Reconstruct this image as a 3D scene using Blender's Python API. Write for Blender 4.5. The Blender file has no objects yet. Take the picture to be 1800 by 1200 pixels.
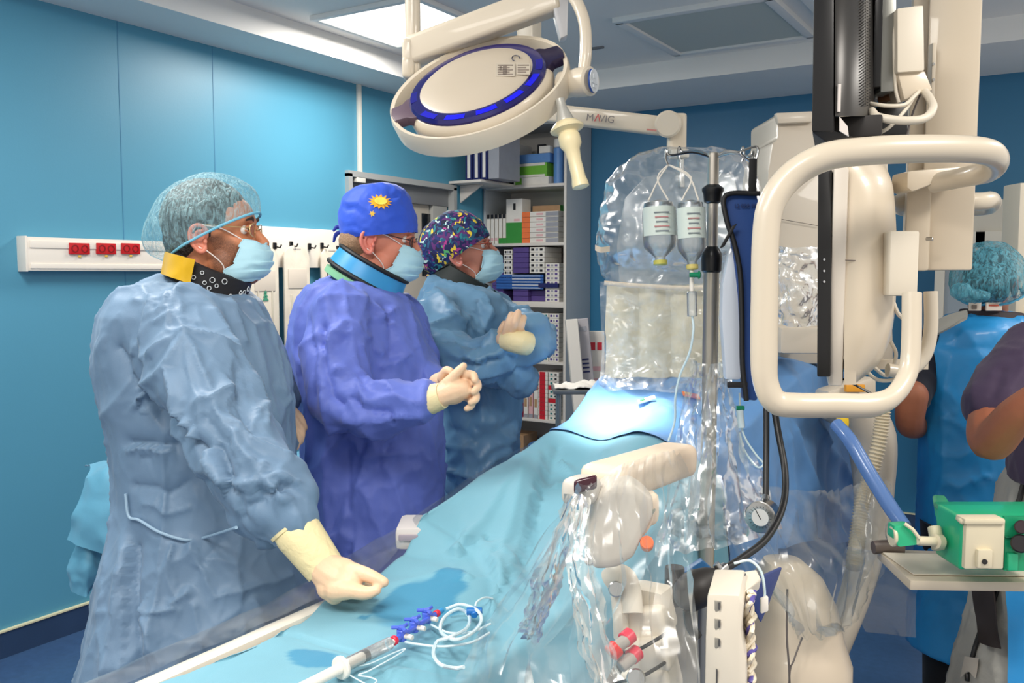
import bpy, bmesh, math, random
import numpy as np
from mathutils import Vector, Matrix, noise
random.seed(7)
sc = bpy.context.scene
COL = sc.collection
# ---------------------------------------------------------------- camera, world, lights, exposure
F = 1582.0; YAW = math.radians(31.8); PITCH = math.radians(4.34); CAMZ = 1.57
cam_d = bpy.data.cameras.new('camera'); cam = bpy.data.objects.new('camera', cam_d); COL.objects.link(cam)
cam.location = (0, 0, CAMZ); cam.rotation_euler = (math.pi/2-PITCH, 0, YAW)
cam_d.sensor_width = 36; cam_d.lens = 36*F/1800; cam_d.clip_start = .05
sc.camera = cam
w = bpy.data.worlds.new('world'); sc.world = w; w.use_nodes = True
bg = w.node_tree.nodes['Background']; bg.inputs[0].default_value = (1, .95, .89, 1); bg.inputs[1].default_value = .74
def area(loc, rot, sx, sy, power, col=(1, .95, .88)):
    l = bpy.data.lights.new('area_light', 'AREA'); l.shape = 'RECTANGLE'; l.size = sx; l.size_y = sy; l.energy = power; l.color = col
    o = bpy.data.objects.new('area_light', l); COL.objects.link(o); o.location = loc; o.rotation_euler = rot; return o
# recessed ceiling troffers of the room (one in view, the others beyond the frame)
area((-2.85, 3.6, 2.775), (0, 0, 0), .6, .6, 34)
area((-2.3, 1.2, 2.775), (0, 0, 0), .6, .6, 38)
area((-.5, .1, 2.775), (0, 0, 0), .6, .6, 34)
area((1.1, 1.6, 2.775), (0, 0, 0), .6, .6, 34)
area((1.1, 3.6, 2.775), (0, 0, 0), .6, .6, 18)
area((-1.2, -.6, 2.775), (0, 0, 0), 1.2, .6, 36)
sl = bpy.data.lights.new('surgical_spot', 'SPOT'); sl.energy = 620; sl.spot_size = math.radians(14); sl.spot_blend = 1.0; sl.color = (1, .98, .95); sl.shadow_soft_size = .08
so = bpy.data.objects.new('surgical_spot', sl); COL.objects.link(so); so.location = (-1.25, 2.05, 2.6)
so.rotation_euler = (Vector((-1.04, 2.24, 1.15))-so.location).to_track_quat('-Z', 'Y').to_euler()
sc.view_settings.view_transform = 'Standard'; sc.view_settings.look = 'None'
sc.view_settings.exposure = 0.10; sc.view_settings.gamma = 1; sc.view_settings.use_curve_mapping = False
sc.cycles.transparent_max_bounces = 24; sc.cycles.max_bounces = 7

# ---------------------------------------------------------------- camera geometry helpers
FW = Vector((-math.sin(YAW)*math.cos(PITCH), math.cos(YAW)*math.cos(PITCH), -math.sin(PITCH)))
RT = Vector((math.cos(YAW), math.sin(YAW), 0)); UP = RT.cross(FW)
FH = Vector((-math.sin(YAW), math.cos(YAW), 0)); CAM = Vector((0, 0, CAMZ)); ZZ = Vector((0, 0, 1))
def ray(px, py): return FW + RT*((px-900)/F) + UP*((600-py)/F)
def P(px, py, d): return CAM + ray(px, py)*d
def onz(px, py, z): r = ray(px, py); return CAM + r*((z-CAMZ)/r.z)
def onx(px, py, x): r = ray(px, py); return CAM + r*(x/r.x)
def ony(px, py, y): r = ray(px, py); return CAM + r*(y/r.y)
def proj_np(v):
    a = np.asarray(v)-np.array(CAM); d = a@np.array(FW)
    return 900+F*(a@np.array(RT))/d, 600-F*(a@np.array(UP))/d, d
def S(r, g, b):
    f = lambda c: (c/255/12.92) if c <= 10 else ((c/255+.055)/1.055)**2.4
    return (f(r), f(g), f(b), 1)
# ---------------------------------------------------------------- materials
MATS = {}
def mat(name, col, rough=.5, metal=0, bump=0, bscale=60, spec=.5, sheen=0, var=0, vscale=3, emit=None, estr=0, sub=0, coat=0, trans=0):
    if name in MATS: return MATS[name]
    m = bpy.data.materials.new(name); m.use_nodes = True; nt = m.node_tree; b = nt.nodes['Principled BSDF']
    b.inputs['Base Color'].default_value = S(*col); b.inputs['Roughness'].default_value = rough; b.inputs['Metallic'].default_value = metal
    b.inputs['Specular IOR Level'].default_value = spec; b.inputs['Sheen Weight'].default_value = sheen; b.inputs['Coat Weight'].default_value = coat
    if sub: b.inputs['Subsurface Weight'].default_value = sub; b.inputs['Subsurface Radius'].default_value = (.012, .005, .003); b.inputs['Subsurface Scale'].default_value = .6
    if emit: b.inputs['Emission Color'].default_value = S(*emit); b.inputs['Emission Strength'].default_value = estr
    if trans: b.inputs['Transmission Weight'].default_value = trans
    tc = nt.nodes.new('ShaderNodeTexCoord')
    if var:
        n = nt.nodes.new('ShaderNodeTexNoise'); n.inputs['Scale'].default_value = vscale; n.inputs['Detail'].default_value = 4
        r = nt.nodes.new('ShaderNodeHueSaturation'); r.inputs['Color'].default_value = S(*col)
        mr = nt.nodes.new('ShaderNodeMapRange'); mr.inputs[1].default_value = .3; mr.inputs[2].default_value = .7; mr.inputs[3].default_value = 1-var; mr.inputs[4].default_value = 1+var
        nt.links.new(tc.outputs['Object'], n.inputs['Vector']); nt.links.new(n.outputs['Fac'], mr.inputs[0]); nt.links.new(mr.outputs[0], r.inputs['Value']); nt.links.new(r.outputs[0], b.inputs['Base Color'])
    if bump:
        n = nt.nodes.new('ShaderNodeTexNoise'); n.inputs['Scale'].default_value = bscale; n.inputs['Detail'].default_value = 5; n.inputs['Distortion'].default_value = .6
        bp = nt.nodes.new('ShaderNodeBump'); bp.inputs['Strength'].default_value = bump; bp.inputs['Distance'].default_value = .01
        nt.links.new(tc.outputs['Object'], n.inputs['Vector']); nt.links.new(n.outputs['Fac'], bp.inputs['Height']); nt.links.new(bp.outputs[0], b.inputs['Normal'])
    MATS[name] = m; return m
def cloth(name, col, rough=.62, bump=.25, sheen=.15, scale=9, trans=0, var=.05):
    """non-woven fabric: crumple bump from ridged noise plus fine fibre grain"""
    if name in MATS: return MATS[name]
    m = mat(name, col, rough, sheen=sheen, spec=.35, var=var, vscale=5); nt = m.node_tree; b = nt.nodes['Principled BSDF']
    tc = nt.nodes.new('ShaderNodeTexCoord')
    v = nt.nodes.new('ShaderNodeTexNoise'); v.noise_type = 'RIDGED_MULTIFRACTAL'; v.inputs['Scale'].default_value = scale; v.inputs['Detail'].default_value = 3; v.inputs['Distortion'].default_value = .8
    f = nt.nodes.new('ShaderNodeTexNoise'); f.inputs['Scale'].default_value = 380; f.inputs['Detail'].default_value = 2
    b1 = nt.nodes.new('ShaderNodeBump'); b1.inputs['Strength'].default_value = bump; b1.inputs['Distance'].default_value = .012
    b2 = nt.nodes.new('ShaderNodeBump'); b2.inputs['Strength'].default_value = .12; b2.inputs['Distance'].default_value = .002
    nt.links.new(tc.outputs['Object'], v.inputs['Vector']); nt.links.new(tc.outputs['Object'], f.inputs['Vector'])
    nt.links.new(v.outputs['Fac'], b1.inputs['Height']); nt.links.new(f.outputs['Fac'], b2.inputs['Height']); nt.links.new(b1.outputs[0], b2.inputs['Normal']); nt.links.new(b2.outputs[0], b.inputs['Normal'])
    return m
def film(name, tint=(235, 240, 240), haze=.06, gloss=.25, scale=14, bump=.9, dist=.02):
    """thin clear plastic sheet: mostly clear, crumpled glints, a little milky haze"""
    if name in MATS: return MATS[name]
    m = bpy.data.materials.new(name); m.use_nodes = True; nt = m.node_tree; nt.nodes.clear(); N = nt.nodes.new; L = nt.links.new
    out = N('ShaderNodeOutputMaterial'); tr = N('ShaderNodeBsdfTransparent'); tr.inputs[0].default_value = (.95, .965, .97, 1)
    gl = N('ShaderNodeBsdfGlossy'); gl.inputs['Roughness'].default_value = .22; gl.inputs[0].default_value = (1, 1, 1, 1)
    df = N('ShaderNodeBsdfDiffuse'); df.inputs[0].default_value = S(*tint)
    tc = N('ShaderNodeTexCoord'); n = N('ShaderNodeTexNoise'); n.noise_type = 'RIDGED_MULTIFRACTAL'; n.inputs['Scale'].default_value = scale; n.inputs['Detail'].default_value = 4; n.inputs['Distortion'].default_value = 1.2
    L(tc.outputs['Object'], n.inputs['Vector'])
    bp = N('ShaderNodeBump'); bp.inputs['Strength'].default_value = bump*.45; bp.inputs['Distance'].default_value = dist; L(n.outputs['Fac'], bp.inputs['Height'])
    L(bp.outputs[0], gl.inputs['Normal'])
    fr = N('ShaderNodeFresnel'); fr.inputs[0].default_value = 1.5; L(bp.outputs[0], fr.inputs['Normal'])
    mr = N('ShaderNodeMapRange'); mr.inputs[1].default_value = 0; mr.inputs[2].default_value = .6; mr.inputs[3].default_value = gloss*.12; mr.inputs[4].default_value = min(1, gloss*1.9); L(fr.outputs[0], mr.inputs[0])
    n2 = N('ShaderNodeTexNoise'); n2.inputs['Scale'].default_value = scale*.7; n2.inputs['Detail'].default_value = 6; n2.inputs['Distortion'].default_value = 2; L(tc.outputs['Object'], n2.inputs['Vector'])
    hr = N('ShaderNodeMapRange'); hr.inputs[1].default_value = .42; hr.inputs[2].default_value = .75; hr.inputs[3].default_value = haze*.5; hr.inputs[4].default_value = haze*2.6; L(n2.outputs['Fac'], hr.inputs[0])
    m1 = N('ShaderNodeMixShader'); L(hr.outputs[0], m1.inputs[0]); L(tr.outputs[0], m1.inputs[1]); L(df.outputs[0], m1.inputs[2])
    m2 = N('ShaderNodeMixShader'); L(mr.outputs[0], m2.inputs[0]); L(m1.outputs[0], m2.inputs[1]); L(gl.outputs[0], m2.inputs[2]); L(m2.outputs[0], out.inputs[0])
    MATS[name] = m; return m
# ---------------------------------------------------------------- mesh builder
class MB:
    def __init__(s): s.v = []; s.f = []; s.mi = []
    def add(s, vs, fs):
        o = len(s.v); s.v += [tuple(v) for v in vs]; s.f += [tuple(i+o for i in f) for f in fs]; return s
    def bm(s, b):
        b.verts.index_update(); s.add([v.co[:] for v in b.verts], [[v.index for v in f.verts] for f in b.faces]); b.free(); return s
    def box(s, c, size, X=None, Y=None, Z=None, bev=0, seg=2, taper=None):
        X = (X or Vector((1, 0, 0))).normalized(); Z = (Z or ZZ).normalized(); Y = (Y or Z.cross(X)).normalized(); c = Vector(c)
        b = bmesh.new(); bmesh.ops.create_cube(b, size=1)
        for v in b.verts:
            q = Vector((v.co.x*size[0], v.co.y*size[1], v.co.z*size[2]))
            if taper and v.co.z > 0: q.x *= taper[0]; q.y *= taper[1]
            v.co = q
        if bev: bmesh.ops.bevel(b, geom=b.edges[:], offset=bev, segments=seg, profile=.6, affect='EDGES')
        for v in b.verts: q = v.co.copy(); v.co = c + X*q.x + Y*q.y + Z*q.z
        return s.bm(b)
    def tube(s, pts, r, n=12, caps=True, flat=1.0, smooth=0, closed=False):
        pts = [Vector(p) for p in pts]; rs = list(r) if hasattr(r, '__len__') else [r]*len(pts)
        if smooth: pts, rs = crom(pts, smooth, rs, closed)
        N = len(pts); vs = []; fs = []
        T = []
        for i in range(N):
            a = pts[(i-1) % N if closed else max(i-1, 0)]; b = pts[(i+1) % N if closed else min(i+1, N-1)]
            t = b-a; T.append(t.normalized() if t.length > 1e-9 else ZZ.copy())
        u = T[0].cross(ZZ); u = T[0].cross(Vector((1, 0, 0))) if u.length < .05 else u; u.normalize()
        for i in range(N):
            if i: u = (u - T[i]*u.dot(T[i])); u = u.normalized() if u.length > 1e-6 else T[i].orthogonal().normalized()
            w_ = T[i].cross(u)
            for k in range(n):
                a = 2*math.pi*k/n; vs.append(pts[i] + (u*math.cos(a)*flat + w_*math.sin(a))*rs[i])
        M = N if closed else N-1
        for i in range(M):
            for k in range(n): j = (i+1) % N; fs.append((i*n+k, i*n+(k+1) % n, j*n+(k+1) % n, j*n+k))
        if caps and not closed: fs.append(tuple(range(n))[::-1]); fs.append(tuple((N-1)*n+k for k in range(n)))
        return s.add(vs, fs)
    def lathe(s, prof, c=(0, 0, 0), axis=None, n=28, arc=None):
        """prof: (radius, height) pairs along axis"""
        A = Vector(axis or (0, 0, 1)).normalized(); u = A.orthogonal().normalized() if abs(A.z) < .999 else Vector((1, 0, 0)); w_ = A.cross(u); c = Vector(c); vs = []; fs = []
        for (r, h) in prof:
            for k in range(n): a = 2*math.pi*k/n; vs.append(c+A*h+(u*math.cos(a)+w_*math.sin(a))*max(r, 1e-5))
        for i in range(len(prof)-1):
            for k in range(n): fs.append((i*n+k, i*n+(k+1) % n, (i+1)*n+(k+1) % n, (i+1)*n+k))
        fs.append(tuple(range(n))[::-1]); fs.append(tuple((len(prof)-1)*n+k for k in range(n)))
        return s.add(vs, fs)
    def cyl(s, a, b, r, n=20, r2=None):
        a = Vector(a); b = Vector(b); L = (b-a).length; r2 = r if r2 is None else r2; e = min(.15*r, L*.2)
        return s.lathe([(r-e, 0), (r, e), (r2, L-e), (r2-e if r2 > e else r2, L)], a, b-a, n)
    def ball(s, c, rad, X=None, Y=None, Z=None, n=16, m=10):
        rad = (rad,)*3 if not hasattr(rad, '__len__') else rad; X = (X or Vector((1, 0, 0))).normalized(); Z = (Z or ZZ).normalized(); Y = (Y or Z.cross(X)).normalized(); c = Vector(c); vs = []; fs = []
        for i in range(m+1):
            t = math.pi*i/m
            for k in range(n):
                a = 2*math.pi*k/n; sr = max(math.sin(t), 1e-4); vs.append(c+X*(rad[0]*sr*math.cos(a))+Y*(rad[1]*sr*math.sin(a))+Z*(-rad[2]*math.cos(t)))
        for i in range(m):
            for k in range(n): fs.append((i*n+k, i*n+(k+1) % n, (i+1)*n+(k+1) % n, (i+1)*n+k))
        fs.append(tuple(range(n))[::-1]); fs.append(tuple(m*n+k for k in range(n)))
        return s.add(vs, fs)
    def loft(s, rings, caps=True, closed=True):
        n = len(rings[0]); vs = [v for r in rings for v in r]; fs = []
        for i in range(len(rings)-1):
            for k in range(n if closed else n-1): fs.append((i*n+k, i*n+(k+1) % n, (i+1)*n+(k+1) % n, (i+1)*n+k))
        if caps and closed: fs.append(tuple(range(n))[::-1]); fs.append(tuple((len(rings)-1)*n+k for k in range(n)))
        return s.add(vs, fs)
    def prism(s, poly, ext, bev=0):
        """poly: 3D planar outline, ext: extrusion vector"""
        poly = [Vector(p) for p in poly]; ext = Vector(ext); b = bmesh.new(); n = len(poly)
        a = [b.verts.new(p) for p in poly]; c = [b.verts.new(p+ext) for p in poly]
        b.faces.new(a); b.faces.new(c[::-1])
        for i in range(n): b.faces.new((a[i], c[i], c[(i+1) % n], a[(i+1) % n]))
        bmesh.ops.recalc_face_normals(b, faces=b.faces[:])
        if bev: bmesh.ops.bevel(b, geom=b.edges[:], offset=bev, segments=2, profile=.6, affect='EDGES')
        return s.bm(b)
    def build(s, name, m, parent=None, smooth=True, sharp=40, kind=None):
        me = bpy.data.meshes.new(name); me.from_pydata(s.v, [], s.f); me.validate(); me.materials.append(m)
        b = bmesh.new(); b.from_mesh(me); bmesh.ops.recalc_face_normals(b, faces=b.faces[:]); b.to_mesh(me); b.free()
        if smooth:
            me.shade_smooth()
            if sharp: me.set_sharp_from_angle(angle=math.radians(sharp))
        o = bpy.data.objects.new(name, me); COL.objects.link(o)
        if parent: o.parent = parent
        if kind: o['kind'] = kind
        return o
def crom(pts, sub, rs=None, closed=False):
    pts = [Vector(p) for p in pts]; N = len(pts); out = []; ro = []
    if rs is None: rs = [0]*N
    seg = N if closed else N-1
    for i in range(seg):
        if closed: a, b, c, d = pts[(i-1) % N], pts[i], pts[(i+1) % N], pts[(i+2) % N]
        else: b, c = pts[i], pts[i+1]; a = pts[i-1] if i else b*2-c; d = pts[i+2] if i+2 < N else c*2-b
        for k in range(sub):
            t = k/sub; out.append(.5*((2*b)+(c-a)*t+(2*a-5*b+4*c-d)*t*t+(3*b-a-3*c+d)*t**3)); ro.append(rs[i]*(1-t)+rs[(i+1) % N]*t)
    if not closed: out.append(pts[-1]); ro.append(rs[-1])
    return out, ro
def grid_surf(rows, su=6, sv=6):
    """bicubic patch through a rectangular net of points -> fine grid (list of rows)"""
    r1 = [crom(r, su)[0] for r in rows]; cols = list(zip(*r1)); c1 = [crom(list(c), sv)[0] for c in cols]
    return [list(r) for r in zip(*c1)]
def nz(p, s, seed=0): return noise.noise(Vector(p)*s+Vector((seed*7.3, seed*3.1, seed*1.7)))
def sheet(rows, su=6, sv=6, amp=0, scale=8, seed=0, ridged=True, thick=0, amp2=0, scale2=25, fan=None):
    g = grid_surf(rows, su, sv); R = len(g); C = len(g[0]); mb = MB(); vs = []
    for i in range(R):
        for j in range(C):
            p = g[i][j]; a = g[min(i+1, R-1)][j]-g[max(i-1, 0)][j]; b = g[i][min(j+1, C-1)]-g[i][max(j-1, 0)][j] if False else g[i][min(j+1, C-1)]-g[i][max(j-1, 0)]
            n = a.cross(b); n = n.normalized() if n.length > 1e-9 else ZZ
            h = 0
            if amp: q = nz(p, scale, seed); h += amp*((1-abs(q)*3) if ridged else q*2)
            if fan: u_, v_ = j/(C-1), i/(R-1); q = noise.noise(Vector((u_*fan[0]+seed*5+.6*math.sin(v_*3+seed), v_*fan[1], seed))); h += fan[2]*(.35+.65*v_)*(1-abs(q)*3.2); q = noise.noise(Vector((u_*fan[0]*2.7+v_, v_*fan[1]*1.5, seed+9))); h += fan[2]*.45*(1-abs(q)*3)
            if amp2: q = nz(p, scale2, seed+3); h += amp2*(1-abs(q)*3)
            vs.append(p+n*h)
    fs = [(i*C+j, i*C+j+1, (i+1)*C+j+1, (i+1)*C+j) for i in range(R-1) for j in range(C-1)]
    if thick:
        k = len(vs); vs2 = []
        for i in range(R):
            for j in range(C):
                a = vs[min(i+1, R-1)*C+j]-vs[max(i-1, 0)*C+j]; b = vs[i*C+min(j+1, C-1)]-vs[i*C+max(j-1, 0)]; n = a.cross(b); n = n.normalized() if n.length > 1e-9 else ZZ
                vs2.append(vs[i*C+j]+n*thick)
        fs2 = [tuple(x+k for x in f[::-1]) for f in fs]
        edge = [i*C for i in range(R)]; fs3 = []
        loop = [j for j in range(C)]+[i*C+C-1 for i in range(1, R)]+[(R-1)*C+j for j in range(C-2, -1, -1)]+[i*C for i in range(R-2, 0, -1)]
        for a_, b_ in zip(loop, loop[1:]+loop[:1]): fs3.append((a_, b_, b_+k, a_+k))
        vs = vs+vs2; fs = fs+fs2+fs3
    return mb.add(vs, fs)
def thing(name, label, cat, group=None):
    o = bpy.data.objects.new(name, None); COL.objects.link(o); o['label'] = label; o['category'] = cat; o['_t'] = 1
    if group: o['group'] = group
    return o
def tag(o, label, cat, group=None):
    o['label'] = label; o['category'] = cat
    if group: o['group'] = group
    return o
def RD(x): v = ray(x, 600); return Vector((v.x, v.y, 0)).normalized()
def struct(o): o['kind'] = 'structure'; return o
def pbox(px0, py0, px1, py1, d, depth, yaw=0, bev=.004, mb=None, roll=0, lean=0, seg=2):
    """box whose front face is centred on the ray of that pixel rectangle at distance d (yaw about the vertical, degrees)"""
    c = P((px0+px1)/2, (py0+py1)/2, d); wd = (px1-px0)*d/F; h = (py1-py0)*d/F
    y = math.radians(yaw); X = RT*math.cos(y)+FH*math.sin(y); Y = -RT*math.sin(y)+FH*math.cos(y); Z = ZZ.copy()
    if roll: q = Matrix.Rotation(math.radians(roll), 3, Y); X = q@X; Z = q@Z
    if lean: q = Matrix.Rotation(math.radians(lean), 3, X); Y = q@Y; Z = q@Z
    return (mb or MB()).box(c+Y*depth/2, (wd, depth, h), X, Y, Z, bev=bev, seg=seg)
def text3d(name, body, size, origin, X, Y, m, parent=None, extrude=.0004, align='LEFT'):
    c = bpy.data.curves.new(name, 'FONT'); c.body = body; c.size = size; c.extrude = extrude; c.align_x = align; c.align_y = 'CENTER'
    t = bpy.data.objects.new(name, c); COL.objects.link(t); dg = bpy.context.evaluated_depsgraph_get(); dg.update()
    me = bpy.data.meshes.new_from_object(t.evaluated_get(dg)); bpy.data.objects.remove(t); X = Vector(X).normalized(); Y = Vector(Y).normalized(); Z = X.cross(Y)
    M = Matrix((X, Y, Z)).transposed().to_4x4(); M.translation = Vector(origin); me.transform(M); me.materials.clear(); me.materials.append(m)
    o = bpy.data.objects.new(name, me); COL.objects.link(o)
    if parent: o.parent = parent
    return o
def remesh(mb, voxel, smooth=4):
    """union closed shapes into one continuous skin (voxel remesh) -> verts, faces"""
    me = bpy.data.meshes.new('tmp'); me.from_pydata(mb.v, [], mb.f)
    b = bmesh.new(); b.from_mesh(me); bmesh.ops.recalc_face_normals(b, faces=b.faces[:]); b.to_mesh(me); b.free()
    o = bpy.data.objects.new('tmp', me); COL.objects.link(o)
    r = o.modifiers.new('r', 'REMESH'); r.mode = 'VOXEL'; r.voxel_size = voxel
    if smooth: s_ = o.modifiers.new('s', 'SMOOTH'); s_.factor = .5; s_.iterations = smooth
    dg = bpy.context.evaluated_depsgraph_get(); dg.update(); ev = o.evaluated_get(dg); m2 = ev.to_mesh()
    n = len(m2.vertices); V = np.empty(n*3, dtype=np.float32); m2.vertices.foreach_get('co', V); V = V.reshape(-1, 3).astype(np.float64)
    Nn = np.empty(n*3, dtype=np.float32); m2.vertices.foreach_get('normal', Nn); Nn = Nn.reshape(-1, 3).astype(np.float64)
    Fc = [tuple(p.vertices) for p in m2.polygons]; ev.to_mesh_clear(); bpy.data.objects.remove(o)
    return V, Nn, Fc
def mesh_np(name, V, Fc, m, parent=None):
    me = bpy.data.meshes.new(name); me.from_pydata(V.tolist(), [], Fc); me.materials.append(m); me.shade_smooth()
    o = bpy.data.objects.new(name, me); COL.objects.link(o)
    if parent: o.parent = parent
    return o
# ================================================================ ROOM
XW = -3.66; YW = 5.86; ZC = 2.69; ZU = 2.80
XR = 1.0; YF = -1.2
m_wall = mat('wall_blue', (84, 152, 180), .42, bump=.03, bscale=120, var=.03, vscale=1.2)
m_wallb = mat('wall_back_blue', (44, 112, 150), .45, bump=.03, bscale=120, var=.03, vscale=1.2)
m_white = mat('ceiling_white', (238, 236, 232), .7, var=.02, vscale=2)
m_floor = mat('floor_vinyl', (58, 88, 128), .32, bump=.02, bscale=200, var=.12, vscale=30)
m_base = mat('cove_base', (44, 66, 98), .4, var=.08, vscale=6)
m_cap = mat('cove_cap', (225, 218, 180), .5)
m_frame = mat('door_frame_grey', (178, 180, 178), .4, metal=.2)
m_dark = mat('dark_void', (14, 16, 20), .8)
MB().box(((XW+XR)/2, (YW+YF)/2, -.05), (XR-XW+.8, YW-YF+.8, .1)).build('floor', m_floor, smooth=False)['kind'] = 'structure'
# left wall with a real door opening
d0 = onx(611, 400, XW).y; d1 = onx(795, 400, XW).y; dz = onx(611, 305, XW).z
wl = MB(); T = .12
wl.box((XW-T/2, (YF+d0)/2, 1.45), (T, d0-YF, 2.9)); wl.box((XW-T/2, (d1+YW)/2, 1.45), (T, YW-d1+.001, 2.9)); wl.box((XW-T/2, (d0+d1)/2, (dz+2.9)/2), (T, d1-d0, 2.9-dz))
wall_l = struct(wl.build('wall_left', m_wall, smooth=False))
for (px, py) in ((378, 300), (214, 300)):
    q = onx(px, py, XW); MB().box((XW+.0008, q.y, 1.4), (.0012, .004, 2.58)).build('panel_joint', mat('joint', (66, 132, 168), .5), wall_l)
struct(MB().box(((XW+XR)/2, YW+.06, 1.45), (XR-XW, .12, 2.9)).build('wall_back', m_wallb, smooth=False))
# ceiling: soffit ring and raised field
xs = -3.31; ys = 5.05
MB().box(((XW+XR)/2, (YW+YF)/2, ZU+.06), (XR-XW, YW-YF, .1)).build('ceiling', m_white, smooth=False)['kind'] = 'structure'
struct(MB().box(((XW+xs)/2, (YF+YW)/2, (ZC+ZU+.01)/2), (xs-XW, YW-YF, ZU+.01-ZC)).build('trim_1', m_white, smooth=False))
struct(MB().box(((xs+XR)/2, (ys+YW)/2, (ZC+ZU+.01)/2), (XR-xs, YW-ys, ZU+.01-ZC)).build('trim_2', m_white, smooth=False))
struct(MB().box((-1.02, (4.0+YF)/2+.5, ZU-.006), (.10, 6.9, .04), bev=.005).build('trim_3', m_white))
# cove baseboard
bb = struct(MB().box((XW+.006, (YF+d0)/2, .055), (.014, d0-YF, .11)).build('baseboard_left', m_base, smooth=False))
MB().box((XW+.009, (YF+d0)/2, .1125), (.018, d0-YF, .007)).build('cap_strip', m_cap, bb)
bb = struct(MB().box(((XW+XR)/2, YW-.006, .055), (XR-XW, .014, .11)).build('baseboard_back', m_base, smooth=False))
MB().box(((XW+XR)/2, YW-.009, .1125), (XR-XW, .018, .007)).build('cap_strip', m_cap, bb)
# door in the left wall
dr = thing('door_1', 'open doorway', 'door'); del dr['label'], dr['category']; dr['kind'] = 'structure'
fr = MB(); fw_ = .035
fr.box((XW+.004, d0+.0, dz/2), (.05, fw_, dz)); fr.box((XW+.004, d1, dz/2), (.05, fw_, dz)); fr.box((XW+.004, (d0+d1)/2, dz), (.05, d1-d0+fw_, fw_)); fr.build('door_frame', m_frame, dr, sharp=30)
ro = MB(); rx = XW-1.6
ro.box((rx, (d0+d1)/2, 1.3), (.02, 2.2, 2.6)); ro.box((XW-.86, d0-.45, 1.3), (1.5, .02, 2.6)); ro.box((XW-.86, d1+.45, 1.3), (1.5, .02, 2.6)); ro.box((XW-.86, (d0+d1)/2, 2.55), (1.5, 2.2, .02)); ro.box((XW-.86, (d0+d1)/2, -.01), (1.5, 2.2, .02))
ro.build('corridor_shell', m_dark, dr, smooth=False)
MB().box((XW-.06, (d0+d1)/2, dz-.07), (.08, d1-d0-.03, .12), bev=.004).build('header_track', mat('track_grey', (120, 122, 124), .4), dr)
ya = onx(655, 420, XW-.07).y; yb = onx(752, 420, XW-.07).y; yc = onx(777, 420, XW-.07).y
lf = MB().box((XW-.07, (ya+yb)/2, (dz-.12)/2), (.04, yb-ya-.02, dz-.13), bev=.004).build('sliding_leaf', mat('leaf_beige', (188, 180, 166), .45), dr)
yv = onx(749, 380, XW-.05).y
MB().box((XW-.052, yv, 1.76), (.012, .10, .42), bev=.004).build('view_slot', mat('slot_glass', (20, 26, 32), .1), lf)
MB().box((XW-.06, (yb+yc)/2, (dz-.12)/2), (.07, yc-yb, dz-.13), bev=.004).build('door_post', mat('post_grey', (165, 165, 160), .45), dr)
MB().box((XW-.08, (yc+d1)/2, (dz-.12)/2), (.03, d1-yc, dz-.13)).build('side_panel', m_wallb, dr)
# conduit above the door
q0 = onx(629, 158, XW+.01); q1 = onx(633, 316, XW+.01)
c = thing('cable_conduit', 'thin white cable duct running down the blue wall to the door frame', 'conduit')
MB().box((XW+.009, q1.y, (ZC+q1.z)/2), (.018, .03, ZC-q1.z), bev=.003).build('duct', mat('duct_white', (225, 222, 212), .5), c)
MB().box((XW+.014, q1.y-.01, q1.z), (.03, .08, .035), bev=.004).build('end_box', mat('duct_white', (225, 222, 212), .5), c)
# troffer and grille in the raised ceiling
t = thing('ceiling_light', 'lit square white light panel recessed in the ceiling', 'ceiling light')
a = MB()
for (cx, cy, sx, sy) in ((-2.85, 3.285, .66, .03), (-2.85, 3.915, .66, .03), (-3.165, 3.6, .03, .6), (-2.535, 3.6, .03, .6)): a.box((cx, cy, ZU-.002), (sx, sy, .024), bev=.004)
a.build('trim_frame', m_white, t)
MB().box((-2.85, 3.6, ZU+.002), (.6, .6, .012)).build('diffuser', mat('diffuser', (255, 255, 255), .5, emit=(255, 252, 244), estr=2.2), t)
t = thing('ceiling_vent', 'square grey ventilation panel set in the ceiling behind the lamp', 'vent')
g0 = onz(1090, 48, ZU-.0); g1 = onz(1405, 70, ZU)
vx0, vx1, vy0, vy1 = -1.93, -1.20, 4.10, 4.88
a = MB()
for (cx, cy, sx, sy) in (((vx0+vx1)/2, vy0, vx1-vx0+.05, .05), ((vx0+vx1)/2, vy1, vx1-vx0+.05, .05), (vx0, (vy0+vy1)/2, .05, vy1-vy0), (vx1, (vy0+vy1)/2, .05, vy1-vy0)): a.box((cx, cy, ZU+.0), (sx, sy, .03), bev=.006)
a.build('vent_frame', mat('vent_frame', (228, 228, 226), .6), t)
MB().box(((vx0+vx1)/2, (vy0+vy1)/2, ZU+.004), (vx1-vx0, vy1-vy0, .012)).build('vent_mesh', mat('vent_mesh', (196, 202, 196), .7, bump=.3, bscale=300), t)
t = tag(MB().box((-2.3, 4.55, ZU+.005), (.14, .02, .012), bev=.002).build('ceiling_slot', mat('slot_grey', (120, 120, 122), .6)), 'short dark slot in the ceiling right of the lamp ring', 'vent')

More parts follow.
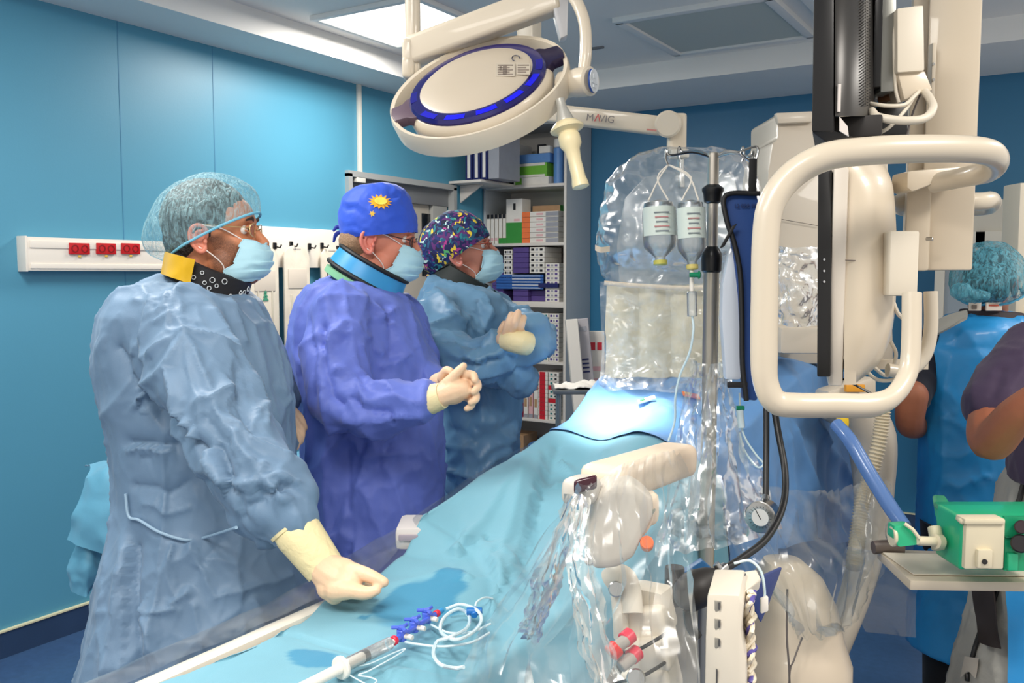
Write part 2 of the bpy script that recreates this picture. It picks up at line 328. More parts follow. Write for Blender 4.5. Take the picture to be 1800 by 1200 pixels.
# ---------------------------------------------------------------- wall rail with red sockets
m_rail = mat('rail_cream', (236, 228, 216), .4); m_red = mat('socket_red', (196, 20, 28), .35); m_yel = mat('yellow_tab', (236, 190, 60), .5); m_blk = mat('black_plastic', (18, 18, 20), .35)
t = thing('wall_trunking', 'long white wall trunking with three red double sockets behind the man in the hairnet', 'trunking')
A = onx(32, 416, XW); B = onx(32, 476, XW); C_ = onx(445, 430, XW)
zt, zb = A.z, B.z; y0 = A.y; y1 = C_.y
MB().box((XW+.03, (y0+y1)/2, (zt+zb)/2), (.06, y1-y0, zt-zb), bev=.006).build('channel', m_rail, t)
MB().box((XW+.0625, (y0+y1)/2, zt-.03), (.006, y1-y0-.02, .03), bev=.002).build('ridge', m_rail, t)
MB().box((XW+.0625, (y0+y1)/2, zb+.02), (.006, y1-y0-.02, .02), bev=.002).build('ridge', m_rail, t)
MB().box((XW+.03, y0-.003, (zt+zb)/2), (.064, .01, zt-zb+.006), bev=.003).build('end_cap', m_rail, t)
for px in (139, 186, 229):
    c = onx(px, 437, XW+.065); s_ = MB().box((XW+.066, c.y, c.z), (.012, .092, .048), bev=.003).build('double_socket', m_red, t)
    for dy in (-.022, .022):
        MB().lathe([(.0165, 0), (.0165, .002), (.012, .0022), (.011, -.001)], (XW+.0715, c.y+dy, c.z), (1, 0, 0), 16).build('outlet', mat('socket_dark', (130, 8, 14), .4), s_)
    MB().box((XW+.067, c.y, c.z-.032), (.004, .012, .008), bev=.001).build('tab', m_yel, t)
t = thing('hook_board', 'white wall board with small black hooks above the hanging packs', 'board')
A = onx(440, 401, XW); B = onx(600, 471, XW); C_ = onx(600, 406, XW)
by0, by1 = A.y, C_.y
MB().box((XW+.02, (by0+by1)/2, (C_.z+B.z)/2), (.04, by1-by0, C_.z-B.z), bev=.005).build('board', m_rail, t)
HK = []
for px, py in ((483, 432), (512, 430), (544, 433), (566, 432), (594, 437)):
    q = onx(px, py, XW+.045); HK.append(q); a = MB().box(q, (.012, .02, .035), bev=.003)
    a.tube([q+Vector((.006, 0, -.005)), q+Vector((.04, 0, -.01)), q+Vector((.05, 0, .005))], .004, 8); a.build('hook', m_blk, t)
m_pack = mat('pack_paper', (232, 222, 204), .35, bump=.25, bscale=16, var=.06, vscale=14, coat=.3); m_green = mat('print_green', (70, 150, 120), .6)
m_pinkp = mat('print_pink', (214, 150, 140), .6)
def hang_pack(px0, px1, py0, py1, lab, tree=True, x=.06):
    t = thing('catheter_pack', lab, 'package', 'sterile packs on the wall hooks')
    a = onx(px0, py0, XW+x); b = onx(px1, py0, XW+x); c = onx(px0, py1, XW+x); y0, y1 = a.y, b.y; z0 = c.z; z1 = a.z; w_ = y1-y0
    prof = []
    for k in range(9): an = math.pi*k/8; prof.append(Vector((XW+x, (y0+y1)/2+w_/2*math.cos(an), z1-w_*.35+w_*.35*math.sin(an))))
    poly = [Vector((XW+x, y1, z0))]+prof+[Vector((XW+x, y0, z0))]
    MB().prism(poly, (.012, 0, 0), bev=.003).build('pouch', m_pack, t)
    MB().box((XW+x+.014, (y0+y1)/2, z1-w_*.95), (.004, w_*.72, w_*.55), bev=.0018).build('label_window', mat('pack_window', (226, 214, 198), .25, coat=.5), t)
    for k in (-.25, .25): MB().box((XW+x+.014, (y0+y1)/2+k*w_, (z0+z1)/2-w_*.5), (.004, w_*.05, (z1-z0)*.55), bev=.001).build('pack_strip', mat('pack_edge', (208, 200, 182), .4), t)
    MB().box((XW+x+.004, (y0+y1)/2, z1-w_*.1), (.02, .06, .012), bev=.003).build('hanger', m_blk if False else mat('hanger_clear', (214, 206, 196), .3), t)
    if tree:
        c0 = Vector((XW+x+.0145, (y0+y1)/2, z1-(z1-z0)*.44)); tr = MB()
        for k in range(3): tr.prism([c0+Vector((0, -.022+.005*k, -.018+.018*k)), c0+Vector((0, .022-.005*k, -.018+.018*k)), c0+Vector((0, 0, .006+.018*k))], (.0015, 0, 0))
        tr.build('tree_print', m_green, t)
    for k in range(5): MB().box((XW+x+.0145, (y0+y1)/2, z0+(z1-z0)*(.10+.045*k)), (.0015, w_*(.42-.05*(k % 3)), .006)).build('print_line', m_pinkp, t)
hang_pack(436, 486, 430, 640, 'long cream sterile pack on the wall nearest the masked man in the hairnet')
hang_pack(496, 541, 430, 680, 'long cream sterile pack, middle one of three on the hook board')
hang_pack(562, 598, 434, 520, 'cream sterile pack nearest the doorway with small printed lines', tree=False)

# ---------------------------------------------------------------- shelf cabinet in the corner
m_cab = mat('cabinet_grey', (176, 182, 186), .45, var=.02); m_cabin = mat('cabinet_inside', (190, 186, 180), .55); m_shelf = mat('shelf_board', (214, 208, 200), .45)
cx1 = ony(992, 400, 5.49).x; cyf = 5.49; cyb = YW-.005; cx0 = ony(843, 400, 5.49).x
cx0 = max(cx0, XW+.03)
t = thing('storage_cabinet', 'tall grey open shelf cabinet filled with boxes in the corner', 'cabinet')
MB().box((cx1+.009, (cyf+cyb)/2, 1.32), (.018, cyb-cyf, 2.6), bev=.002).build('side_panel', m_cab, t)
MB().box((cx0-.009, (cyf+cyb)/2, 1.32), (.018, cyb-cyf, 2.6), bev=.002).build('side_panel', m_cab, t)
MB().box(((cx0+cx1)/2, cyb-.006, 1.32), (cx1-cx0, .01, 2.6)).build('back_panel', m_cabin, t)
MB().box(((cx0+cx1)/2, (cyf+cyb)/2, 2.61), (cx1-cx0+.036, cyb-cyf, .02)).build('top_panel', m_cab, t)
MB().box((cx1+.009, cyf-.004, 1.32), (.02, .01, 2.6), bev=.002).build('edge_strip', m_shelf, t)
SZ = [ony(985, y, 5.47).z for y in (320, 425, 533, 637, 741)]
for k, z in enumerate(SZ): MB().box(((cx0+cx1)/2, (cyf+cyb)/2, z-.012), (cx1-cx0-.002, cyb-cyf-.004, .02 if k != 2 else .04), bev=.002).build('shelf', m_shelf, t)
SH = [z-.002+(.0 if k != 2 else .010) for k, z in enumerate(SZ)]
BOXN = [0]
def bxm(n, col, r=.45): return mat('carton_'+n, col, r, var=.04, vscale=20)
m_car = {'white': bxm('white', (226, 222, 214)), 'purple': bxm('purple', (84, 66, 132)), 'red': bxm('red', (196, 30, 46)), 'green': bxm('green', (54, 142, 60)), 'orange': bxm('orange', (236, 120, 66)),
         'blue': bxm('blue', (48, 96, 168)), 'navy': bxm('navy', (20, 30, 90)), 'lblue': bxm('lblue', (96, 144, 204)), 'black': bxm('black', (24, 24, 30)), 'lgreen': bxm('lgreen', (110, 178, 60)), 'pink': bxm('pink', (222, 176, 178)), 'grey': bxm('grey', (150, 152, 160)), 'brown': bxm('brown', (176, 140, 104)), 'teal': bxm('teal', (40, 120, 120))}
def carton(x0, x1, z0, z1, yf, dep, body, lab, group=None, ends=(), cat='box', rot=0):
    """a carton with printed end patches: ends = (u0,u1,v0,v1,colour) on the front face"""
    t = thing('carton', lab, cat, group)
    MB().box(((x0+x1)/2, yf+dep/2, (z0+z1)/2), (x1-x0, dep, z1-z0), bev=min(.002, (z1-z0)*.15), seg=1).build('box_body', m_car[body], t, smooth=False)
    for (u0, u1, v0, v1, cl) in ends:
        MB().box((x0+(x1-x0)*(u0+u1)/2, yf-.0006, z0+(z1-z0)*(v0+v1)/2), ((x1-x0)*(u1-u0), .0016, (z1-z0)*(v1-v0))).build('label_patch', m_car[cl], t, smooth=False)
    return t
def cxp(px): return ony(px, 400, cyf+.03).x
def czp(py, px=930): return ony(px, py, cyf+.03).z
YS = cyf+.02
ORD = ['lowest', 'second lowest', 'third from the bottom', 'fourth from the bottom', 'fifth from the bottom', 'sixth from the bottom', 'seventh from the bottom', 'eighth from the bottom', 'ninth from the bottom', 'tenth from the bottom', 'eleventh from the bottom', 'twelfth from the bottom']
# shelf 1 (top): binders on a small side extension, boxes
ext = thing('bracket_shelf', 'small white wall shelf under the navy binders left of the cabinet', 'shelf')
zb1 = ony(840, 322, 5.3).z
MB().box((XW+.14, 5.28, zb1-.01), (.27, .42, .018), bev=.003).build('board', m_shelf, ext)
MB().prism([(XW+.01, 5.2, zb1-.02), (XW+.2, 5.2, zb1-.02), (XW+.01, 5.2, zb1-.14)], (0, .012, 0)).build('bracket', m_shelf, ext)
zbb = zb1; w0 = ony(815, 300, 5.08).x; w0 = max(w0, XW+.006)
bl = ['outermost navy ring binder beside the blue wall', 'middle navy ring binder on the wall shelf', 'navy ring binder touching the grey folder']
def binder(x, wd, h, lab, spine, inner, yf=5.10, dep=.27, z=zbb, patch=True):
    t = thing('ring_binder', lab, 'binder', 'binders on the top shelf')
    MB().box((x+wd/2, yf+dep/2, z+h/2), (wd, dep, h), bev=.003, seg=1).build('cover', m_car[spine], t)
    if patch: MB().box((x+wd*.52, yf-.001, z+h*.32), (wd*.42, .003, h*.55), bev=.0008).build('spine_label', m_car[inner], t)
    return t
for k in range(3): binder(w0+k*.062, .056, .31, bl[k], 'navy', 'white')
binder(w0+3*.062, .085, .325, 'pale grey box file beside the navy binders', 'grey', 'white', patch=False)
for k, nm in enumerate(('left slim white binder with black ends', 'right slim white binder with black ends')):
    b_ = binder(cxp(889+k*11), .034, .30, nm, 'white', 'black', yf=YS-.02, dep=.25, z=SH[0]); 
    MB().box((cxp(889+k*11)+.017, YS-.022, SH[0]+.27), (.035, .004, .06)).build('end_band', m_car['black'], b_); 
    MB().box((cxp(889+k*11)+.017, YS-.022, SH[0]+.03), (.035, .004, .07)).build('end_band', m_car['black'], b_)
carton(cxp(903), cxp(965), SH[0], SH[0]+.055, YS, .2, 'white', 'flat white carton at the bottom of the top shelf stack', ends=((.05, .25, .1, .9, 'lgreen'),))
carton(cxp(900), cxp(962), SH[0]+.056, SH[0]+.15, YS, .2, 'lgreen', 'white and green carton resting on the flat white one', ends=((0, .2, 0, 1, 'blue'), (.2, .95, .8, 1, 'white'), (.2, .95, 0, .15, 'white')))
carton(cxp(905), cxp(966), SH[0]+.151, SH[0]+.215, YS+.01, .2, 'lblue', 'light blue wrapped pack on the green carton')
carton(cxp(947), cxp(966), SH[0]+.216, SH[0]+.265, YS+.01, .1, 'white', 'small white carton topmost on the light blue pack')
carton(cxp(934), cxp(948), SH[0]+.216, SH[0]+.29, YS+.09, .02, 'black', 'small black box at the back of the top shelf')
rl = thing('blue_roll', 'upright light blue roll beside the cabinet side panel', 'roll')
MB().cyl((cxp(976), YS+.06, SH[0]), (cxp(976), YS+.06, SH[0]+.25), .037).build('roll_body', m_car['lblue'], rl)
MB().cyl((cxp(976), YS+.06, SH[0]+.251), (cxp(976), YS+.06, SH[0]+.31), .036).build('roll_top', m_car['white'], rl)
# shelf 2
for k in range(5):
    x = cxp(857+k*7); carton(x, x+.025, SH[1], SH[1]+.21, YS, .2, 'white', 'slim upright white carton with black top behind the patterned cap, %s from the left' % ('first', 'second', 'third', 'fourth', 'fifth')[k], 'slim black-topped cartons', ends=((0, 1, .86, 1, 'black'), (.1, .9, .1, .2, 'pink')))
carton(cxp(879), cxp(893), SH[1], SH[1]+.04, YS-.01, .1, 'green', 'small green carton beside the tall white and green box')
c_ = carton(cxp(891), cxp(919), SH[1], SH[1]+.315, YS, .12, 'white', 'tall white carton with green lower half', ends=((0, 1, 0, .47, 'green'), (.45, .6, .75, .9, 'black'), (.5, .85, .5, .55, 'pink')))
carton(cxp(920), cxp(969), SH[1], SH[1]+.27, YS+.14, .15, 'green', 'green and brown carton standing behind the orange stack', ends=((0, 1, .6, 1, 'brown'), (.4, .6, .55, .8, 'lgreen')))
zz = SH[1]; hh = (czp(372)-SH[1])/6
for k in range(6):
    carton(cxp(919), cxp(985)-.01, zz+k*hh, zz+(k+1)*hh-.002, YS, .2, 'white', 'flat white carton with orange end, %s of its stack of six' % ORD[k], 'orange-ended cartons', ends=((0, .22, 0, 1, 'orange'), (.4, .58, .3, .7, 'pink'), (.66, 1, .1, .9, 'grey')))
# shelves 3 and 4: purple cartons with dotted white ends
def stackcol(px0, px1, z, n, h, body, dots, base, group, dcol='black', dep=.25, off=0):
    for k in range(n):
        e = []
        if dots:
            e = [(0, 1, 0, 1, 'white')] if body == 'purple' else []
            e += [(.12, .32, .3, .75, dcol), (.42, .58, .3, .75, 'grey'), (.7, .88, .3, .75, dcol)]
        carton(cxp(px0), cxp(px1)-.003, z+k*h, z+(k+1)*h-.0015, YS+off, dep, body, base+', '+ORD[k] if k < len(ORD) else base+', near the top of its stack', group, ends=e)
h3 = .037
stackcol(866, 886, SH[2], 8, h3, 'purple', False, 'plain purple carton left on the third shelf', 'third shelf cartons')
stackcol(887, 902, SH[2]+4*h3, 6, h3, 'white', True, 'small white dotted carton left on the third shelf', 'third shelf cartons')
stackcol(903, 930, SH[2], 3, h3, 'purple', False, 'purple carton under the blue-striped ones on the third shelf', 'third shelf cartons')
for k in range(5): carton(cxp(875), cxp(957), SH[2]+.002+.085+k*.021, SH[2]+.085+(k+1)*.021, YS-.012, .02, 'blue', 'flat blue sleeve with a white stripe on the third shelf, %s' % ORD[k], 'blue sleeves', ends=((.35, .95, .3, .6, 'white'),))
stackcol(903, 931, SH[2]+.20, 5, h3, 'purple', False, 'purple carton above the blue sleeves on the third shelf', 'third shelf cartons')
stackcol(932, 959, SH[2]+.20, 5, h3, 'white', True, 'white dotted carton above the blue sleeves on the third shelf', 'third shelf cartons')
stackcol(960, 985, SH[2], 9, .030, 'white', True, 'white dotted carton right on the third shelf', 'third shelf cartons', 'purple')
stackcol(903, 957, SH[2], 2, .040, 'purple', False, 'wide purple carton low on the third shelf', 'third shelf cartons', off=.05)
carton(cxp(950), cxp(985), SH[2]+.10, SH[2]+.13, YS-.02, .02, 'navy', 'dark blue sleeve lying across the white dotted cartons')
stackcol(930, 948, SH[3], 9, .034, 'purple', False, 'purple carton left on the fourth shelf', 'fourth shelf cartons')
stackcol(949, 966, SH[3], 10, .034, 'white', True, 'white dotted carton in the middle of the fourth shelf', 'fourth shelf cartons', 'teal')
stackcol(967, 985, SH[3], 10, .034, 'white', True, 'white dotted carton right on the fourth shelf', 'fourth shelf cartons', 'purple')
# shelf 5
for k, (c_, n_) in enumerate((('red', 'red upright carton with purple foot'), ('white', 'tall white upright carton beside the red one'), ('pink', 'pale upright carton in the fifth shelf'), ('white', 'narrow white upright carton beside the striped stacks'))):
    x = cxp(913+k*9); carton(x, x+.034, SH[4], SH[4]+.22-.02*(k % 2), YS, .2, c_, n_, ends=((0, 1, 0, .14, 'purple' if k == 0 else 'grey'), (.2, .8, .4, .7, 'white' if k == 0 else 'brown')))
for k in range(11):
    carton(cxp(948), cxp(965)-.002, SH[4]+k*.031, SH[4]+(k+1)*.031-.0015, YS, .2, 'white', 'white carton with red band on the fifth shelf, '+ORD[k], 'red-banded cartons', ends=((.15, .75, 0, 1, 'red'),))
    carton(cxp(966), cxp(985)-.002, SH[4]+k*.031, SH[4]+(k+1)*.031-.0015, YS, .2, 'white', 'white dotted carton beside the red-banded ones, '+ORD[k], 'lower dotted cartons', ends=((.2, .4, .3, .7, 'teal'), (.6, .8, .3, .7, 'black')) if k not in (4, 7) else ((0, 1, 0, 1, 'red'),))
bp_ = thing('blue_bag', 'blue fabric bundle on the floor of the cabinet', 'bag')
V, Nn, Fc = remesh(MB().ball((cxp(955), YS+.12, .2), (.16, .12, .13)).box((cxp(945), YS+.1, .3), (.2, .16, .1), bev=.03), .012, 6)
mesh_np('bundle', V, Fc, cloth('bundle_blue', (44, 104, 168)), bp_)
carton(cx0+.01, cxp(922), .02, .40, YS, .2, 'brown', 'brown cardboard carton at the bottom left of the cabinet')
# leaning long cartons right of the cabinet
m_long = mat('long_carton', (222, 216, 206), .5)
def longbox(pxa, pya, pxb, pyb, wd, d, dep, lab, mt, extra=None):
    t = thing('long_carton', lab, 'box'); a = P(pxa, pya, d); b = P(pxb, pyb, d); b = a+(b-a)*((a.z-.01)/(a.z-b.z)); X = RT; Z = (a-b).normalized(); X = (RT-Z*RT.dot(Z)).normalized()
    MB().box((a+b)/2+FH*dep/2, (wd, dep, (a-b).length), X, None, Z, bev=.004, seg=1).build('box_body', mt, t, smooth=False)
    for u in (extra or []):
        MB().box(b+(a-b)*u[0]-FH*.001+X*u[3]*wd, (wd*u[1], .003, u[4]), X, None, Z).build('label_patch', m_car[u[2]], t, smooth=False)
    return t
longbox(1005, 562, 1022, 745, .075, 5.55, .12, 'tall white carton leaning beside the cabinet side', m_long)
longbox(1022, 560, 1040, 745, .085, 5.65, .04, 'tall grey printed carton leaning behind the white one', mat('grey_carton', (176, 172, 176), .5), [(.95, .6, 'grey', 0, .03), (.80, .5, 'navy', 0, .01), (.78, .5, 'navy', 0, .01), (.76, .5, 'navy', 0, .01), (.74, .5, 'navy', 0, .01)])
longbox(1048, 582, 1048, 760, .11, 5.75, .06, 'white carton with two red squares against the back wall', m_long, [(.92, .28, 'red', -.2, .05), (.92, .28, 'red', .2, .05), (.8, .5, 'pink', 0, .03), (.74, .4, 'pink', 0, .02)])
# small side trolley with a folded glove pack
t = thing('side_tray', 'small grey steel side tray behind the draped patient', 'tray')
ct = P(1022, 684, 4.3)
MB().box(ct, (.28, .24, .02), RT, bev=.004).build('tray_top', mat('steel', (150, 154, 156), .3, metal=.8), t)
for sx in (-.11, .11):
    for sy in (-.09, .09): q = ct+RT*sx+FH*sy; MB().cyl((q.x, q.y, .0), (q.x, q.y, ct.z), .009, 10).build('leg', mat('steel', (150, 154, 156), .3, metal=.8), t)
t = thing('glove_wrap', 'crumpled white glove wrapper on the side tray', 'wrapper')
rows = [[ct+RT*(-.13+.065*i)+FH*(-.1+.1*j)+ZZ*(.018+.02*random.random()) for i in range(5)] for j in range(3)]
sheet(rows, 6, 6, amp=.008, scale=30, thick=.004).build('wrap_sheet', mat('wrap_white', (232, 226, 216), .6), t)
# window cabinet on the back wall at the far right
t = thing('wall_cabinet', 'glazed pale wall cabinet behind the person in the blue apron', 'cabinet')
def bpx(px, py, dy=0): return ony(px, py, YW-.3+dy)
a0 = bpx(1655, 405); a1 = bpx(1800, 405); zc_ = bpx(1720, 560).z
XR0, XR1 = a0.x, a1.x+.35; zt_ = a1.z; 
MB().box(((XR0+XR1)/2, YW-.15, (zt_+.35)/2+.17), (XR1-XR0, .28, zt_-.35)).build('carcass', mat('cab_cream', (196, 190, 176), .5), t, smooth=False)
m_fr = mat('cab_frame', (206, 200, 186), .45)
MB().box(((XR0+XR1)/2, YW-.3, zt_-.045), (XR1-XR0, .03, .09), bev=.003).build('top_rail', m_fr, t)
for u in (0, .26, .62, 1): MB().box((XR0+(XR1-XR0)*u, YW-.3, (zt_+.4)/2), (.05, .03, zt_-.4), bev=.003).build('stile', m_fr, t)
MB().box(((XR0+XR1)/2, YW-.294, (zt_+.4)/2), (XR1-XR0-.02, .006, zt_-.45)).build('glass_pane', mat('cab_glass', (150, 160, 168), .08), t)
for k in range(12):
    x = XR0+.05+k*.055; carton(x, x+.05, zc_-.13, zc_-.07+.02*(k % 2), YW-.335, .02, 'purple' if k % 3 else 'pink', 'small purple or pink carton in the glazed cabinet, %s from the left' % ('first', 'second', 'third', 'fourth', 'fifth', 'sixth', 'seventh', 'eighth', 'ninth', 'tenth', 'eleventh', 'twelfth')[k], 'cartons in the glazed cabinet')
t = thing('equipment_upright', 'cream equipment upright at the right edge of the picture', 'panel')
pbox(1789, 322, 1835, 552, 3.4, .12, bev=.008).build('upright', mat('equip_cream', (226, 216, 196), .45), t)
o_ = pbox(1789, 552, 1835, 1600, 3.4, .10, bev=.008).build('stand', mat('equip_cream', (226, 216, 196), .45), t)
# ================================================================ PEOPLE
class Frame:
    """local head/limb frame: x forward, y to the figure's left, z up"""
    def __init__(s, o, yaw=0, pitch=0, roll=0, sc_=1.0, base=None):
        X = base or RT; X = (Matrix.Rotation(math.radians(yaw), 3, ZZ)@X).normalized(); Y = ZZ.cross(X).normalized()
        q = Matrix.Rotation(math.radians(pitch), 3, Y); X = q@X; Z = X.cross(Y); q = Matrix.Rotation(math.radians(roll), 3, X); s.X = X; s.Y = q@Y; s.Z = q@Z; s.o = Vector(o); s.s = sc_
    def __call__(s, x, y, z): return s.o+(s.X*x+s.Y*y+s.Z*z)*s.s
def chain(mb, pts, n=12, sub=4):
    """capsule chain: pts = (px,py,d,r) or (Vector, r)"""
    q = [(P(*p[:3]), p[3]) if len(p) == 4 else (Vector(p[0]), p[1]) for p in pts]
    c, r = crom([a for a, _ in q], sub, [b for _, b in q]) if len(q) > 2 else ([a for a, _ in q], [b for _, b in q])
    mb.tube(c, r, n); mb.ball(c[0], r[0], n=n, m=8); mb.ball(c[-1], r[-1], n=n, m=8)
SKIN = lambda n, c: mat(n, c, .5, sub=.12, spec=.35, var=.06, vscale=22, bump=.08, bscale=300)
m_glove = mat('latex_glove', (232, 196, 162), .42, spec=.4, var=.04, vscale=25, bump=.12, bscale=120, sub=.1)
m_cuff = mat('latex_cuff', (232, 216, 168), .45, spec=.4, bump=.35, bscale=45)
m_mask = cloth('mask_blue', (172, 214, 228), .7, .08, scale=30, var=.02); m_strap = mat('mask_loop', (236, 226, 220), .6)
m_eye = mat('eye_white', (230, 224, 216), .2); m_iris = mat('eye_iris', (44, 30, 22), .15)
def noise_relief(V, Nn, amp, scale, seed=0, stretch=(1, 1, 1)):
    h = np.array([noise.ridged_multi_fractal(Vector((v[0]*stretch[0], v[1]*stretch[1], v[2]*stretch[2]))*scale+Vector((seed, seed*2, 0)), 1.0, 2.1, 3, .9, 2.0) for v in V]); h -= h.mean()
    return V+Nn*(amp*np.clip(h, -1.4, 1.4))[:, None]
def surf(V, Nn, px, py, rad=9):
    x, y, d = SURF['p']; m = (np.abs(x-px) < rad) & (np.abs(y-py) < rad)
    if not m.any(): i = int(np.argmin((x-px)**2+(y-py)**2)); return i
    idx = np.nonzero(m)[0]; return int(idx[np.argmin(d[idx])])
SURF = {}
def creases(V, Nn, segs, wdt=.010):
    """segs: list of (list of 3D points, amp, width): sharp fold ridges (amp>0) or valleys"""
    h = np.zeros(len(V))
    for pts, amp, wd in segs:
        for a, b in zip(pts[:-1], pts[1:]):
            a = np.array(a); b = np.array(b); L2 = ((b-a)**2).sum()+1e-9; t = np.clip(((V-a)@(b-a))/L2, 0, 1); q = a+t[:, None]*(b-a); dd = np.sqrt(((V-q)**2).sum(1))
            e = amp*np.exp(-dd/wd); e = np.where(np.abs(e) < abs(amp)*.01, 0, e)
            h = np.where(np.abs(e) > np.abs(h)*1.0, np.where(h*e >= 0, e, h+e), h)
    return h
def crumple(V, Nn, amp, s, seed):
    h = np.zeros(len(V))
    for i, v in enumerate(V):
        q = Vector((v[0]*s*1.15, v[1]*s*1.15, v[2]*s*.5)); q += noise.noise_vector(q*.7+Vector((seed, 0, 0)))*.35; d = noise.voronoi(q+Vector((seed*3.1, 0, 0)))[0]; h[i] = math.exp(-(d[1]-d[0])*9)+.30*d[0]
    h -= h.mean(); return V+Nn*(amp*h)[:, None]
def gown(name, rings, chains, voxel, m, parent, folds=(), nrand=60, seed=1, guide=(.3, 0, -1), amp=.006, relief=.003, rscale=9, dc=2.1, n=30, smooth=6, extra=None, power=2.3):
    mb = MB(); R = []
    for (py, xl, xr, hd, *off) in rings:
        o = off[0] if off else 0; slp = (off[1] if len(off) > 1 else 0)*dc/F; c = P((xl+xr)/2, py, dc)+FH*o; a = (xr-xl)/2*dc/F; ring = []
        for k in range(n):
            t = 2*math.pi*k/n; ct, st = math.cos(t), math.sin(t); e = 2/power
            ring.append(c-ZZ*(slp*ct)+RT*(a*abs(ct)**e*(1 if ct >= 0 else -1))+FH*(hd*abs(st)**e*(1 if st >= 0 else -1)))
        R.append(ring)
    mb.loft(R)
    for c in chains: chain(mb, c, 16)
    if extra: extra(mb)
    V, Nn, Fc = remesh(mb, voxel, smooth)
    rnd = random.Random(seed); SURF['p'] = proj_np(V); segs = []
    for pts, a, wd in folds:
        P3 = []
        for (x, y) in pts: P3.append(V[surf(V, Nn, x, y)])
        # resample on the surface
        Q = []
        for (x0, y0), (x1, y1) in zip(pts[:-1], pts[1:]):
            for t in (0, .33, .66): Q.append(V[surf(V, Nn, x0+(x1-x0)*t, y0+(y1-y0)*t)])
        Q.append(P3[-1]); segs.append((Q, a, wd))
    G = np.array(guide, float)
    for k in range(nrand):
        i = rnd.randrange(len(V)); d = G+np.array([rnd.gauss(0, .6) for _ in range(3)]); nn = Nn[i]; d = d-nn*(d@nn); L = np.linalg.norm(d)
        if L < 1e-6: continue
        d /= L; ln = rnd.uniform(.08, .34); p = V[i]; mid = p+d*ln*.5+np.cross(nn, d)*rnd.uniform(-.02, .02); segs.append(([p, mid, p+d*ln], rnd.choice((1, 1, -1))*amp*rnd.uniform(.3, 1), rnd.uniform(.006, .018)))
    h = creases(V, Nn, segs); V = V+Nn*(h*1.5)[:, None]; V = crumple(V, Nn, amp*1.7, 5.5, seed); V = crumple(V, Nn, amp*.32, 17.0, seed+5)
    if relief: V = noise_relief(V, Nn, relief, rscale, seed*3.3)
    o = mesh_np('gown' if name is None else name, V, Fc, m, parent); SURF['p'] = proj_np(V); SURF['V'] = V; SURF['N'] = Nn
    return o
def surf_path(pts, off=.004, step=3):
    V, Nn = SURF['V'], SURF['N']; out = []
    for (x0, y0), (x1, y1) in zip(pts[:-1], pts[1:]):
        for k in range(step): t = k/step; i = surf(V, Nn, x0+(x1-x0)*t, y0+(y1-y0)*t); out.append(Vector(V[i]+Nn[i]*off))
    i = surf(V, Nn, *pts[-1]); out.append(Vector(V[i]+Nn[i]*off)); return out
def limb(name, chains, voxel, m, parent, smooth=3, extra=None):
    mb = MB()
    for c in chains: chain(mb, c, 12)
    if extra: extra(mb)
    V, Nn, Fc = remesh(mb, voxel, smooth); return mesh_np(name, V, Fc, m, parent)
